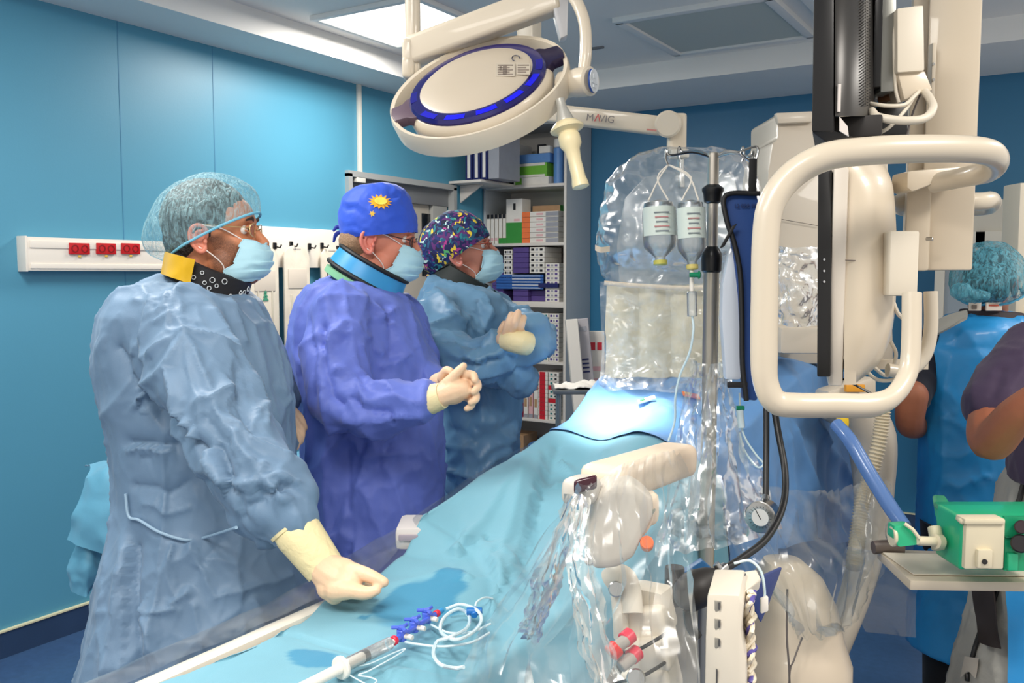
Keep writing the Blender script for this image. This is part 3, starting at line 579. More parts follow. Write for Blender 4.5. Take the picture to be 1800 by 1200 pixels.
def head(t, fr, skin, neck=None, beard=0):
    mb = MB(); B = lambda c, r: mb.ball(fr(*c), [x*fr.s for x in r], fr.X, fr.Y, fr.Z, 20, 14)
    B((-.012, 0, .033), (.098, .078, .092)); B((.03, 0, .04), (.062, .066, .066)); B((.04, 0, -.02), (.052, .060, .075)); B((.028, 0, -.068), (.055, .054, .042))
    B((.076, 0, -.092), (.02, .022, .02)); B((.078, 0, .037), (.018, .05, .012)); B((.088, 0, -.055), (.014, .026, .016))
    for s_ in (-1, 1): B((.052, .040*s_, -.012), (.026, .018, .022)); B((.098, .013*s_, -.024), (.011, .008, .008)); B((.02, .052*s_, -.06), (.03, .014, .03))
    mb.tube([fr(.088, 0, .024), fr(.100, 0, .002), fr(.113, 0, -.016), fr(.108, 0, -.026)], [.009*fr.s, .011*fr.s, .012*fr.s, .010*fr.s], 12, smooth=3)
    nk = neck or [fr(-.022, 0, -.03), fr(-.035, 0, -.10), fr(-.045, 0, -.2)]
    mb.tube(nk, [.058*fr.s, .056*fr.s, .066*fr.s], 20, smooth=3)
    V, Nn, Fc = remesh(mb, .0042, 5)
    for s_ in (-1, 1):
        e = np.array(fr(.092, .033*s_, .017)); dd = ((V-e)**2).sum(1); V -= np.array(fr.X)*(.011*np.exp(-dd/(.016**2)))[:, None]
    o = mesh_np('head', V, Fc, skin, t)
    if beard:
        D = (V-np.array(fr.o))/fr.s; lx, ly, lz = D@np.array(fr.X), D@np.array(fr.Y), D@np.array(fr.Z)
        wob = np.array([noise.noise(Vector(v)*45)*.008 for v in V]); edge = np.minimum(np.minimum((lx+.004+wob)/.012, (.012-lz+wob-np.clip(lx-.02, 0, 1)*.55)/.014), (lz+.128)/.02)
        at = o.data.attributes.new('stubble', 'FLOAT', 'POINT'); at.data.foreach_set('value', (np.clip(edge, 0, 1)*beard).astype(np.float32))
        nt = skin.node_tree; b = nt.nodes['Principled BSDF']; a = nt.nodes.new('ShaderNodeAttribute'); a.attribute_name = 'stubble'; n = nt.nodes.new('ShaderNodeTexNoise'); n.inputs['Scale'].default_value = 700; tcn = nt.nodes.new('ShaderNodeTexCoord'); nt.links.new(tcn.outputs['Object'], n.inputs['Vector'])
        ml = nt.nodes.new('ShaderNodeMath'); ml.operation = 'MULTIPLY'; nt.links.new(a.outputs['Fac'], ml.inputs[0]); m2 = nt.nodes.new('ShaderNodeMapRange'); m2.inputs[1].default_value = .3; m2.inputs[2].default_value = .6; m2.inputs[3].default_value = .45; m2.inputs[4].default_value = 1; nt.links.new(n.outputs['Fac'], m2.inputs[0]); nt.links.new(m2.outputs[0], ml.inputs[1])
        mx = nt.nodes.new('ShaderNodeMixRGB'); mx.inputs[2].default_value = S(84, 58, 46); src = b.inputs['Base Color'].links[0].from_socket; nt.links.new(ml.outputs[0], mx.inputs[0]); nt.links.new(src, mx.inputs[1]); nt.links.new(mx.outputs[0], b.inputs['Base Color'])
    for s_ in (-1, 1):
        ey = MB(); ey.ball(fr(.0725, .033*s_, .017), .0115*fr.s); e_ = ey.build('eye', m_eye, t)
        MB().ball(fr(.0800, .033*s_, .017), (.0045, .0055, .0055), fr.X, fr.Y, fr.Z).build('iris', m_iris, e_)
        l = MB()
        l.tube([fr(.078, .018*s_, .019), fr(.0885, .026*s_, .0245), fr(.0905, .034*s_, .026), fr(.082, .046*s_, .021)], .0032, 8, smooth=4)
        l.tube([fr(.078, .018*s_, .015), fr(.087, .027*s_, .0105), fr(.088, .035*s_, .0095), fr(.080, .046*s_, .014)], .0026, 8, smooth=4); l.build('eyelid', skin, t)
        b_ = MB(); b_.tube([fr(.091, .012*s_, .037), fr(.0935, .027*s_, .043), fr(.084, .049*s_, .038)], [.003, .0045, .002], 8, smooth=4, flat=.7); b_.build('eyebrow', mat('brow_dark', (60, 44, 34), .8), t)
        ear = MB(); E = lambda x, z, out=0: fr(-.012+x, (.079+out)*s_, -.004+z)
        ear.tube([E(.012, .004), E(.013, .02), E(.002, .031, .003), E(-.014, .030, .006), E(-.023, .016, .009), E(-.022, -.004, .009), E(-.013, -.020, .006), E(-.002, -.029, .003), E(.006, -.024), E(.008, -.012)], [.004, .0045, .005, .005, .005, .005, .005, .0065, .006, .004], 8, smooth=3)
        ear.tube([E(.004, .018), E(-.008, .018, .003), E(-.013, .006, .004), E(-.010, -.008, .003), E(.0, -.016)], .0036, 8, smooth=3)
        ear.ball(E(-.006, 0, -.005), (.018, .005, .026), fr.X, fr.Y, fr.Z); ear.ball(E(.009, -.006, .003), (.005, .005, .007), fr.X, fr.Y, fr.Z)
        V, Nn, Fc = remesh(ear, .0022, 2); mesh_np('ear', V, Fc, mat(skin.name+'_ear', EARC.get(skin.name, (214, 130, 112)), .45, sub=.2), t)
    return o
EARC = {}
def hair(t, fr, col=(40, 32, 28), back=True):
    mb = MB(); mb.ball(fr(-.024, 0, .047), [.106*fr.s, .084*fr.s, .096*fr.s], fr.X, fr.Y, fr.Z, 20, 14)
    mb.ball(fr(-.064, 0, -.0), [.060*fr.s, .07*fr.s, .072*fr.s], fr.X, fr.Y, fr.Z, 20, 14)
    V, Nn, Fc = remesh(mb, .005, 4); V = noise_relief(V, Nn, .0025, 60, 2, (1, 1, .25)); return mesh_np('hair', V, Fc, mat('hair_%d' % col[0], col, .55, bump=.6, bscale=160, var=.2, vscale=80), t)
def mask(t, fr, grow=1.0, top=0.0):
    prof = [(.1185, -.010+top, .074, .042), (.127, -.022+top, .072, .050), (.131, -.038+top, .068, .056), (.131, -.056+top*.7, .058, .061), (.126, -.074, .038, .063), (.112, -.092, .024, .060), (.088, -.104, .026, .050)]
    rows = []
    for i, (xc, z, xe, hw) in enumerate(prof):
        row = []
        for k in range(13):
            s_ = -1+2*k/12; a = s_*math.pi/2; xx = xe+(xc-xe)*math.cos(a)**.75 if abs(s_) < 1 else xe
            zz = z+(.010*abs(s_)**2 if i < 3 else -.002*abs(s_)) - (.004 if i == 0 and .2 < abs(s_) < .6 else 0)
            row.append(fr(xx, hw*1.08*math.sin(a), zz))
        rows.append(row)
    g = []
    rr, _ = [], None
    cols = list(zip(*rows)); cc = [crom(list(c), 6)[0] for c in cols]; rr = [list(r) for r in zip(*cc)]; n = len(rr)
    for i, r in enumerate(rr):
        f = i/(n-1); pl = .006*((f*4.2) % 1.0)*(1 if .1 < f < .92 else .2)
        rr[i] = [p+fr.X*(-pl*.9)+fr.Z*0 for p in r]
    m = sheet(rr, 3, 1, amp=.0012, scale=40, thick=-.0018); o = m.build('mask', m_mask, t, sharp=60)
    e = MB(); e.tube([r[0]+fr.X*.0 for r in rr], .0018, 6); e.tube([r[-1] for r in rr], .0018, 6); e.tube([p+fr.X*.001 for p in rr[0]], .0016, 6, smooth=2); e.build('mask_hem', m_mask, o)
    for s_, col in ((-1, 0), (1, -1)):
        st = MB(); st.tube([rr[1][col], fr(.035, .072*s_, .018), fr(0.002, .082*s_, .026), fr(-.016, .084*s_, .028), fr(-.034, .083*s_, .01)], .0014, 6, smooth=5)
        st.tube([rr[-3][col], fr(.03, .066*s_, -.066), fr(-.0, .080*s_, -.032), fr(-.02, .082*s_, -.02), fr(-.034, .083*s_, .006)], .0014, 6, smooth=5); st.build('ear_loop', m_strap, t)
    return o
def glasses(t, fr, m, dz=0, r=.019, thick=.0012):
    g = MB(); gl = MB()
    for s_ in (-1, 1):
        pts = [fr(.099-.006*abs(math.cos(a)*1), (.034+.024*math.cos(a))*s_, .014+dz+r*.85*math.sin(a)) for a in [2*math.pi*k/20 for k in range(20)]]
        g.tube(pts, thick, 6, closed=True); gl.add(pts, [tuple(range(20))])
        g.tube([fr(.093, .058*s_, .02+dz), fr(.06, .074*s_, .022+dz), fr(.0, .082*s_, .028), fr(-.02, .084*s_, .024)], thick, 6, smooth=4)
    g.tube([fr(.098, -.012, .016+dz), fr(.105, 0, .019+dz), fr(.098, .012, .016+dz)], thick, 6, smooth=4)
    o = g.build('glasses', m, t)
    lm = film('lens_film', (240, 240, 240), .005, .06, 1, 0.0); gl.build('lens', lm, o)
def cap(t, fr, name, m, front, back, halfw, height, bulge=1.1, pleat=0, npl=30, sag=0, squ=2.4, band=None, relief=.0, topx=0, seed=1, cols=72, thick=None, folds=()):
    """front/back: (x,z) of the band in the head's profile; height above the band"""
    fx, fz = front; bx, bz = back; cx, cz = (fx+bx)/2, (fz+bz)/2; hx = (fx-bx)/2; ux, uz = (fx-bx), (fz-bz); L = math.hypot(ux, uz); ux /= L; uz /= L; nx, nz_ = -uz, ux; hl = L/2
    rows = []; n = 26
    for i in range(n+1):
        f = i/n; prof = (1-f**squ)**(1/squ) if f < 1 else 0.0; bl = 1+(bulge-1)*math.sin(min(1, f*2.2)*math.pi/2); ring = []
        for k in range(cols):
            a = 2*math.pi*k/cols; c, s_ = math.cos(a), math.sin(a); rad = prof*bl*(1+pleat*(1-f**2)*.5*abs(math.sin(a*npl/2+nz((c, s_, f), 1.5, seed)*3))*(1 if f > .02 else 0)+pleat*nz((c*2, s_*2, f*3), 1.2, seed))
            if c < 0: rad *= 1+sag*(-c)*math.sin(math.pi*min(1, f*1.3))
            lx = rad*hl*c; ly = rad*halfw*s_; h = height*f - (sag*.25*hl*max(0, -c)*(1-f) if sag else 0)
            px_ = cx+ux*lx+nx*h+topx*f; pz_ = cz+uz*lx+nz_*h; ring.append(fr(px_, ly, pz_))
        rows.append(ring)
    vs = [v for r in rows for v in r]; fs = [(i*cols+k, i*cols+(k+1) % cols, (i+1)*cols+(k+1) % cols, (i+1)*cols+k) for i in range(n) for k in range(cols)]
    V = np.array([tuple(v) for v in vs]); me = bpy.data.meshes.new('cap')
    if relief:
        c0 = np.array(fr(cx+nx*height*.3, 0, cz+nz_*height*.3)); D = V-c0; D /= np.linalg.norm(D, axis=1)[:, None]; V = noise_relief(V, D, relief, 22, seed)
    if folds:
        D = V-np.array(fr.o); lx, lz = D@np.array(fr.X), D@np.array(fr.Z); c0 = np.array(fr(cx, 0, cz)); R_ = V-c0; R_ /= np.linalg.norm(R_, axis=1)[:, None]+1e-9; hh_ = np.zeros(len(V))
        for (x0, z0, x1, z1, a_, w_) in folds:
            L2 = (x1-x0)**2+(z1-z0)**2; tt = np.clip(((lx-x0)*(x1-x0)+(lz-z0)*(z1-z0))/L2, 0, 1); dd = np.hypot(lx-x0-tt*(x1-x0), lz-z0-tt*(z1-z0)+.004*np.sin(tt*9)); hh_ += a_*np.exp(-dd/w_)*np.sin(np.clip(tt, .06, .94)*math.pi)**.4
        V = V+R_*hh_[:, None]
    o = mesh_np(name, V, fs, m, t)
    if band:
        b_ = MB(); b_.tube([Vector(V[k])+(Vector(V[k])-fr(cx, 0, cz)).normalized()*.001 for k in range(cols)], band[1], 8, closed=True); b_.build('cap_band', band[0], o)
    return o, V
def collar(t, c, X, rx, ry, h, tilt, m, thick=.014, edge=None, flare=.0, name='collar', gap=None):
    """thyroid collar: thick band round the neck, tilted down to the front"""
    Y = ZZ.cross(X); q = Matrix.Rotation(math.radians(tilt), 3, Y); Xt = q@X; Zt = q@ZZ; n = 48; c = Vector(c)
    rr = []
    for (dr, dz) in ((0, 0), (thick, .003), (thick, h-.003), (0, h), (-.004, h*.5)):
        rr.append([c+Xt*((rx+dr+flare*(1-dz/h))*math.cos(2*math.pi*k/n))+Y*((ry+dr+flare*(1-dz/h))*math.sin(2*math.pi*k/n))+Zt*dz for k in range(n)])
    vs = [v for r in rr for v in r]; fs = [(i*n+k, i*n+(k+1) % n, ((i+1) % 5)*n+(k+1) % n, ((i+1) % 5)*n+k) for i in range(5) for k in range(n)]
    o = MB().add(vs, fs).build(name, m, t, sharp=50)
    if edge:
        e = MB()
        for idx in (1, 2): e.tube(rr[idx], edge[1], 8, closed=True)
        e.build('collar_edge', edge[0], o)
    return rr
# ---- shared materials
m_gown1 = cloth('gown_steel_blue', (104, 131, 158), .5, .7, scale=8, sheen=.1)
m_gown2 = cloth('gown_periwinkle', (96, 114, 196), .55, .7, scale=10, sheen=.1)
m_gown3 = cloth('gown_sky_blue', (104, 146, 178), .38, .45, scale=7)
def hairnet_mat(name, tint, alpha, sc_=60, streak=(1, 1, .2)):
    m = bpy.data.materials.new(name); m.use_nodes = True; nt = m.node_tree; b = nt.nodes['Principled BSDF']; N = nt.nodes.new; L = nt.links.new
    b.inputs['Base Color'].default_value = S(*tint); b.inputs['Roughness'].default_value = .45
    tc = N('ShaderNodeTexCoord'); mp = N('ShaderNodeMapping'); mp.inputs['Scale'].default_value = streak; n = N('ShaderNodeTexNoise'); n.inputs['Scale'].default_value = sc_; n.inputs['Detail'].default_value = 4; n.inputs['Distortion'].default_value = 1.4
    L(tc.outputs['Object'], mp.inputs[0]); L(mp.outputs[0], n.inputs['Vector']); mr = N('ShaderNodeMapRange'); mr.inputs[1].default_value = .38; mr.inputs[2].default_value = .66; mr.inputs[3].default_value = alpha*.5; mr.inputs[4].default_value = min(1, alpha*1.8)
    L(n.outputs['Fac'], mr.inputs[0]); L(mr.outputs[0], b.inputs['Alpha'])
    bp = N('ShaderNodeBump'); bp.inputs['Strength'].default_value = .8; bp.inputs['Distance'].default_value = .006; L(n.outputs['Fac'], bp.inputs['Height']); L(bp.outputs[0], b.inputs['Normal'])
    return m

# ================ man 1: hairnet, steel-blue gown
t1 = thing('person', 'person in steel blue surgical gown, hairnet and mask, hand resting on the draped table', 'person')
sk1 = SKIN('skin_tan', (196, 128, 92)); EARC['skin_tan'] = (214, 132, 108)
f1 = Frame(P(381, 419, 2.08), yaw=2, pitch=-2, sc_=.97)
head(t1, f1, sk1, neck=[f1(-.03, 0, -.03), P(350, 470, 2.08), P(335, 520, 2.08)], beard=.85)
# beard shadow: stubble patch on the cheek and jaw
hair(t1, f1, (48, 44, 42))
mask(t1, f1, top=-.006); glasses(t1, f1, mat('gold_wire', (226, 190, 130), .3, metal=.7))
net1 = hairnet_mat('hairnet_aqua', (160, 204, 214), .29, 120, (1, 1, .22))
cap(t1, f1, 'hairnet', net1, (.104, .056), (-.122, -.050), .096, .150, bulge=1.17, pleat=.05, npl=60, sag=.08, squ=2.2, band=(mat('net_band', (108, 178, 204), .6), .0032), relief=.002, topx=.0, cols=144)
nk = P(358, 492, 2.08)
m_scarf = mat('scarf_black', (22, 20, 24), .7)
cr = collar(t1, nk+ZZ*-.020+RT*.0, (Matrix.Rotation(0, 3, ZZ)@RT), .082, .083, .060, 24, m_scarf, .012, flare=.004, name='neck_scarf')
sc_par = [o for o in t1.children if o.name.startswith('neck_scarf')] if False else None
rnd = random.Random(4); rg = MB()
for k in range(26):
    a = rnd.uniform(math.pi*.95, math.pi*2.05); i = int(a/(2*math.pi)*48) % 48; f = rnd.uniform(.15, .85); p = cr[1][i]*(1-f)+cr[2][i]*f; nrm = (p-nk).normalized(); u = nrm.cross(ZZ).normalized(); v = u.cross(nrm); rr_ = rnd.uniform(.0035, .006)
    rg.tube([p+nrm*.003+(u*math.cos(x)+v*math.sin(x))*rr_ for x in [2*math.pi*j/10 for j in range(10)]], .0009, 5, closed=True)
rg.build('ring_print', mat('print_white', (210, 214, 216), .6), t1)['kind'] = 'stuff'
yp = []
for i in range(4):
    yp.append([P(282+5*i*0+ (x-282), 0, 0) if False else P(x, y, dd) for (x, y, dd) in [((289-2*i), 442+13*i*1.0, 2.02), ((303-1.5*i), 446+13.5*i, 1.975), ((322-1.5*i), 451+14*i, 1.958), ((343-3*i), 456+14.5*i, 1.965)]])
sheet(yp, 5, 5, amp=.0015, scale=25, thick=-.004).build('yellow_tag', cloth('tag_yellow', (212, 166, 10), .5, .15, scale=14), t1)
F1 = [([(312, 493), (322, 540), (335, 578)], .006, .009), ([(335, 578), (290, 630), (243, 700)], .014, .016), ([(335, 578), (380, 588), (420, 607)], .010, .012), ([(335, 583), (370, 665), (400, 740), (440, 800), (500, 870)], .010, .011),
      ([(195, 620), (240, 697), (290, 745), (347, 783)], -.016, .016), ([(383, 537), (443, 643), (470, 700), (477, 740)], .010, .012), ([(410, 520), (440, 590)], .008, .010), ([(343, 702), (375, 694), (410, 677)], .014, .016),
      ([(290, 640), (300, 690), (300, 727), (347, 783), (387, 837)], .014, .013), ([(393, 723), (450, 765), (507, 797)], .010, .012), ([(215, 787), (280, 790), (347, 780)], -.012, .014), ([(215, 800), (245, 790), (290, 800)], .010, .012),
      ([(225, 950), (228, 1040), (240, 1190)], -.018, .016), ([(212, 960), (200, 1080), (180, 1190)], .014, .02), ([(240, 1060), (270, 1130), (300, 1200)], .014, .018), ([(300, 950), (304, 1010), (303, 1060)], .007, .008), ([(340, 950), (362, 1000), (386, 1042)], .006, .008),
      ([(222, 1062), (260, 1070), (300, 1062), (330, 1035)], .009, .009), ([(386, 1042), (440, 1030), (520, 1005)], .006, .010), ([(430, 640), (425, 700), (450, 760)], -.010, .014), ([(380, 780), (400, 850), (420, 920)], -.012, .012), ([(400, 850), (440, 840), (470, 810)], .010, .012), ([(450, 840), (500, 830), (530, 845)], .010, .010),
      ([(425, 900), (470, 860), (520, 850)], -.010, .012), ([(350, 1060), (360, 1120), (370, 1180)], .006, .012), ([(455, 1050), (470, 1100)], .006, .01), ([(480, 560), (500, 620), (508, 680)], .006, .010), ([(270, 560), (300, 545), (335, 578)], .008, .012), ([(230, 520), (290, 535), (350, 560)], .006, .012), ([(250, 620), (290, 590), (335, 578)], .008, .010), ([(215, 640), (260, 560), (300, 510)], .006, .012),
      ([(225, 860), (290, 868), (360, 850)], -.007, .010), ([(245, 890), (300, 895), (340, 885)], .005, .009)]
g1 = gown(None, [(492, 300, 408, .07, .02, 16), (500, 276, 424, .11, .01, 17), (508, 250, 438, .15, 0, 14), (524, 216, 452, .19, 0, 4), (552, 196, 466, .21), (600, 184, 490, .21), (650, 184, 506, .20), (700, 192, 513, .19), (760, 204, 513, .185), (820, 213, 512, .18), (870, 216, 512, .18), (900, 215, 513, .185), (940, 206, 522, .20), (990, 194, 534, .22), (1050, 184, 548, .24), (1120, 168, 562, .26), (1210, 146, 578, .28), (1330, 132, 590, .30), (1450, 128, 592, .30)],
     [[(322, 575, 1.93, .092), (352, 660, 1.86, .096), (392, 750, 1.80, .090), (442, 828, 1.75, .086), (484, 880, 1.72, .074), (514, 912, 1.705, .054)], [(440, 900, 1.74, .050), (452, 915, 1.735, .040)], [(500, 850, 1.73, .050), (528, 870, 1.72, .040)], [(400, 560, 2.24, .08), (455, 640, 2.28, .075), (490, 700, 2.28, .06)],
      [(478, 905, 1.73, .045), (474, 940, 1.73, .028)], [(525, 870, 1.72, .035), (530, 900, 1.71, .032)]], .0058, m_gown1, t1, F1, nrand=150, seed=3, guide=(.2, 0, -1), amp=.006, relief=.0022, rscale=8, dc=2.08, smooth=7)
cd = MB(); cd.tube(surf_path([(219, 872), (224, 900), (240, 922), (275, 936), (320, 941), (370, 938), (412, 931)], .007, 1), .0032, 8, smooth=6); cd.build('waist_tie', mat('tie_blue', (150, 178, 200), .6), t1)
cf = MB(); cf.tube([P(514, 925, 1.70), P(527, 940, 1.695), P(548, 968, 1.69), P(572, 1000, 1.685)], [.043, .0445, .041, .037], 24, smooth=4); cf.tube([P(527, 940, 1.695)+(P(514, 925, 1.70)-P(527, 940, 1.695))*.9, P(512, 922, 1.70)], [.046, .046], 24)
cf.build('glove_cuff', m_cuff, t1)
def hand1(mb):
    mb.ball(P(592, 1012, 1.665), (.046, .030, .036), RT, FH, ZZ)
limb('gloved_hand', [[(566, 992, 1.685, .033), (580, 1006, 1.67, .034), (600, 1018, 1.66, .034), (618, 1020, 1.655, .026)], [(580, 1030, 1.66, .026), (588, 1044, 1.655, .019)],
     [(606, 1004, 1.665, .022), (632, 1006, 1.65, .0145), (655, 1014, 1.64, .0125), (675, 1023, 1.635, .0095)],
     [(606, 1014, 1.70, .020), (634, 1022, 1.69, .012), (655, 1034, 1.685, .009)], [(600, 1018, 1.73, .018), (630, 1028, 1.72, .011), (648, 1038, 1.71, .009)], [(596, 1020, 1.755, .016), (622, 1032, 1.745, .010), (640, 1040, 1.735, .008)],
     [(592, 1034, 1.645, .024), (620, 1038, 1.63, .0155), (645, 1042, 1.625, .0125), (662, 1037, 1.625, .009)]], .0026, m_glove, t1, 4, hand1)
limb('gloved_hand', [[(500, 735, 2.24, .034), (512, 745, 2.24, .028)], [(515, 722, 2.22, .012), (528, 735, 2.22, .010), (535, 752, 2.22, .009)], [(517, 738, 2.21, .012), (530, 756, 2.21, .0105), (528, 775, 2.21, .009)], [(512, 752, 2.20, .011), (524, 768, 2.20, .010), (520, 786, 2.20, .009)], [(508, 715, 2.25, .013), (518, 728, 2.24, .011)], [(508, 762, 2.2, .01), (514, 778, 2.2, .009), (512, 792, 2.2, .008)]], .003, m_glove, t1, 3)
def shoes(t, c, m=mat('theatre_clog', (40, 60, 90), .5), gap=.11, base=None):
    X = (base or RT)
    for s_ in (-1, 1):
        q = c+FH*gap*s_; q.z = 0; lg = MB(); lg.tube([q+ZZ*.42, q+ZZ*.09], [.06, .05], 14); lg.build('trouser_leg', mat('scrub_trouser', (50, 80, 130), .8), t)
        b = MB(); b.ball(q+X*.05+ZZ*.042, (.135, .05, .042), X, None, ZZ); b.ball(q+X*-.02+ZZ*.06, (.06, .045, .05), X, None, ZZ); V, Nn, Fc = remesh(b, .006, 3); mesh_np('shoe', V, Fc, m, t)
shoes(t1, P(360, 900, 2.1))

# ================ man 2: blue tied cap, periwinkle gown
t2 = thing('person', 'person in periwinkle blue gown and royal blue cap with clasped gloved hands', 'person')
sk2 = SKIN('skin_rosy', (214, 136, 112)); EARC['skin_rosy'] = (226, 132, 116)
f2 = Frame(P(667, 426, 2.5), yaw=-1, pitch=7, sc_=.99)
head(t2, f2, sk2, neck=[f2(-.03, 0, -.03), P(645, 470, 2.5), P(632, 520, 2.5)])
mb = MB(); mb.ball(f2(-.055, 0, -.005), (.058, .078, .058), f2.X, f2.Y, f2.Z); V, Nn, Fc = remesh(mb, .004, 3); V = noise_relief(V, Nn, .001, 160, 2); mesh_np('hair', V, Fc, mat('hair_short', (168, 134, 104), .7, bump=.7, bscale=400, var=.2, vscale=200), t2)
mask(t2, f2); glasses(t2, f2, mat('dark_wire', (60, 40, 44), .35), dz=-.004, r=.017, thick=.0016)
m_cap2 = cloth('cap_royal', (44, 86, 206), .6, .12, scale=22, var=.03)
o, V = cap(t2, f2, 'surgical_cap', m_cap2, (.103, .040), (-.105, -.006), .090, .146, bulge=1.05, squ=2.9, relief=.0035, topx=-.004, seed=5, cols=160, folds=((.03, .15, .06, .125, .009, .006), (.045, .165, .09, .13, .008, .005), (.02, .135, .075, .118, -.008, .006), (-.1, .10, -.02, .085, .008, .006), (-.1, .085, -.03, .068, -.007, .006), (-.1, .045, -.02, .035, .004, .006), (-.1, .02, -.03, .02, .004, .005), (-.06, .14, .03, .16, .006, .008)))
def on_head(fr, V, x, z): # outer point of a head mesh at that profile position, on the right-hand side
    c = np.array(fr(x, -.2, z)); D = V-c; yv = D@np.array(fr.Y); r = np.linalg.norm(D-yv[:, None]*np.array(fr.Y), axis=1); m_ = r < .008; i = np.nonzero(m_)[0] if m_.any() else [int(np.argmin(r))]; j = i[int(np.argmin(yv[i]))]; return Vector(V[j])
def star(fr, c, R, r, n, th=.0018):
    pts = []
    for k in range(2*n): a = math.pi*k/n+math.pi/2; q = R if k % 2 == 0 else r; pts.append(c+fr.X*(q*math.cos(a))+fr.Z*(q*math.sin(a)))
    return MB().prism([p-fr.Y*.003 for p in pts], fr.Y*th)
s1 = on_head(f2, V, .002, .115); tl = Frame(s1, 0, 0, 0); fs_ = f2
class _S: pass
def patch_on(fr, V, name, outline, m, t, off=.0015):
    """small cloth patch laid on the cap: outline in head-profile metres, projected on the cap side"""
    n = len(outline); cx = sum(p[0] for p in outline)/n; cz = sum(p[1] for p in outline)/n; vs = [on_head(fr, V, cx, cz)-fr.Y*off]
    for f in (.5, 1.0):
        for (x, z) in outline: q = on_head(fr, V, cx+(x-cx)*f, cz+(z-cz)*f); xx = fr(cx+(x-cx)*f, 0, cz+(z-cz)*f); dy = (q-fr.o).dot(fr.Y); base = xx-fr.Y*((xx-fr.o).dot(fr.Y)); vs.append(base+fr.Y*(dy-off))
    fs = [(0, 1+k, 1+(k+1) % n) for k in range(n)]+[(1+k, 1+n+k, 1+n+(k+1) % n, 1+(k+1) % n) for k in range(n)]
    return MB().add(vs, fs).build(name, m, t, sharp=0)
sun = [(.004+.033*math.cos(a)*(1.0 if k % 2 else .66), .108+.021*math.sin(a)*(1.0 if k % 2 else .62)) for k, a in enumerate([2*math.pi*j/28 for j in range(28)])]
sp_ = patch_on(f2, V, 'sun_applique', sun, mat('sun_yellow', (246, 176, 30), .6), t2, .002)
patch_on(f2, V, 'sun_centre', [(.006+.017*math.cos(a), .110+.010*math.sin(a)) for a in [2*math.pi*j/16 for j in range(16)]], mat('sun_light', (250, 222, 84), .6), sp_, .0035)
patch_on(f2, V, 'star_applique', [(-.012+(.010 if k % 2 == 0 else .0045)*math.cos(a), .073+(.010 if k % 2 == 0 else .0045)*math.sin(a)) for k, a in enumerate([2*math.pi*j/12+.3 for j in range(12)])], mat('star_yellow', (240, 196, 70), .6), t2, .002)
kt = MB()
for k in range(2): kt.tube([f2(-.103, 0, .03-.01*k), f2(-.122, -.005, .028-.02*k), f2(-.13, -.012+.02*k, .015-.03*k)], [.004, .006, .003], 8, smooth=4, flat=.5)
kt.build('cap_tie', mat('tie_dark', (36, 56, 150), .7), t2)
collar(t2, P(641, 479, 2.5)-ZZ*.022, RT, .090, .088, .058, 30, mat('collar_blue', (52, 150, 206), .35), .013, edge=(mat('edge_black', (16, 18, 20), .6), .0065), flare=.010, name='thyroid_collar')
collar(t2, P(634, 486, 2.5)-ZZ*.035, RT, .103, .105, .022, 28, cloth('undershirt_green', (120, 180, 140), .8, .2), .010, name='undershirt')
F2 = [([(610, 492), (620, 560), (637, 647)], .008, .009), ([(620, 558), (590, 580), (567, 600)], .010, .012), ([(620, 558), (650, 590), (672, 612)], .009, .011), ([(563, 567), (565, 650), (590, 703)], -.014, .014), ([(637, 647), (660, 668), (683, 680)], .012, .012), ([(600, 745), (660, 748), (740, 735)], .008, .012),
      ([(683, 527), (697, 570), (697, 620)], -.010, .014), ([(560, 520), (600, 510), (650, 520), (700, 560)], .008, .012), ([(530, 560), (545, 620), (540, 700)], -.010, .016), ([(640, 700), (690, 690), (740, 700)], .010, .012), ([(600, 640), (630, 655), (640, 700)], .010, .010), ([(610, 780), (650, 795), (740, 790), (765, 810)], .005, .010), ([(600, 770), (605, 850), (610, 930)], -.008, .014), ([(640, 850), (660, 900), (690, 960)], .007, .012), ([(570, 780), (560, 860), (570, 940)], .008, .014), ([(640, 600), (655, 560), (700, 540)], .007, .010), ([(680, 640), (720, 620), (740, 600)], .006, .010), ([(610, 690), (650, 720), (700, 745)], -.006, .01)]
g2 = gown(None, [(490, 598, 672, .07, .02, 12), (498, 575, 694, .12, 0, 12), (512, 542, 710, .16, 0, 8), (535, 524, 725, .18), (570, 516, 742, .19), (620, 511, 757, .19), (680, 512, 768, .185), (730, 518, 775, .18), (790, 528, 777, .18), (850, 535, 780, .19), (900, 541, 780, .20), (960, 548, 780, .21), (1030, 556, 786, .22), (1130, 552, 800, .23), (1280, 550, 806, .23)],
     [[(596, 556, 2.33, .085), (588, 640, 2.28, .086), (604, 706, 2.23, .080), (660, 722, 2.19, .070), (712, 712, 2.17, .058), (742, 703, 2.16, .046)], [(700, 560, 2.62, .075), (730, 640, 2.58, .07), (752, 672, 2.42, .045)]], .0078, m_gown2, t2, F2, nrand=140, seed=8, guide=(.1, 0, -1), amp=.007, relief=.003, rscale=9, dc=2.5, smooth=6)
cf = MB(); cf.tube([P(748, 704, 2.155), P(757, 701, 2.15), P(768, 698, 2.145), P(778, 695, 2.14)], [.036, .037, .034, .031], 22, smooth=3); cf.build('glove_cuff', m_cuff, t2)
D2 = 2.14
def h2(mb): mb.ball(P(795, 688, D2), (.036, .024, .032), RT, FH, ZZ); mb.ball(P(812, 680, D2+.03), (.03, .026, .034), RT, FH, ZZ)
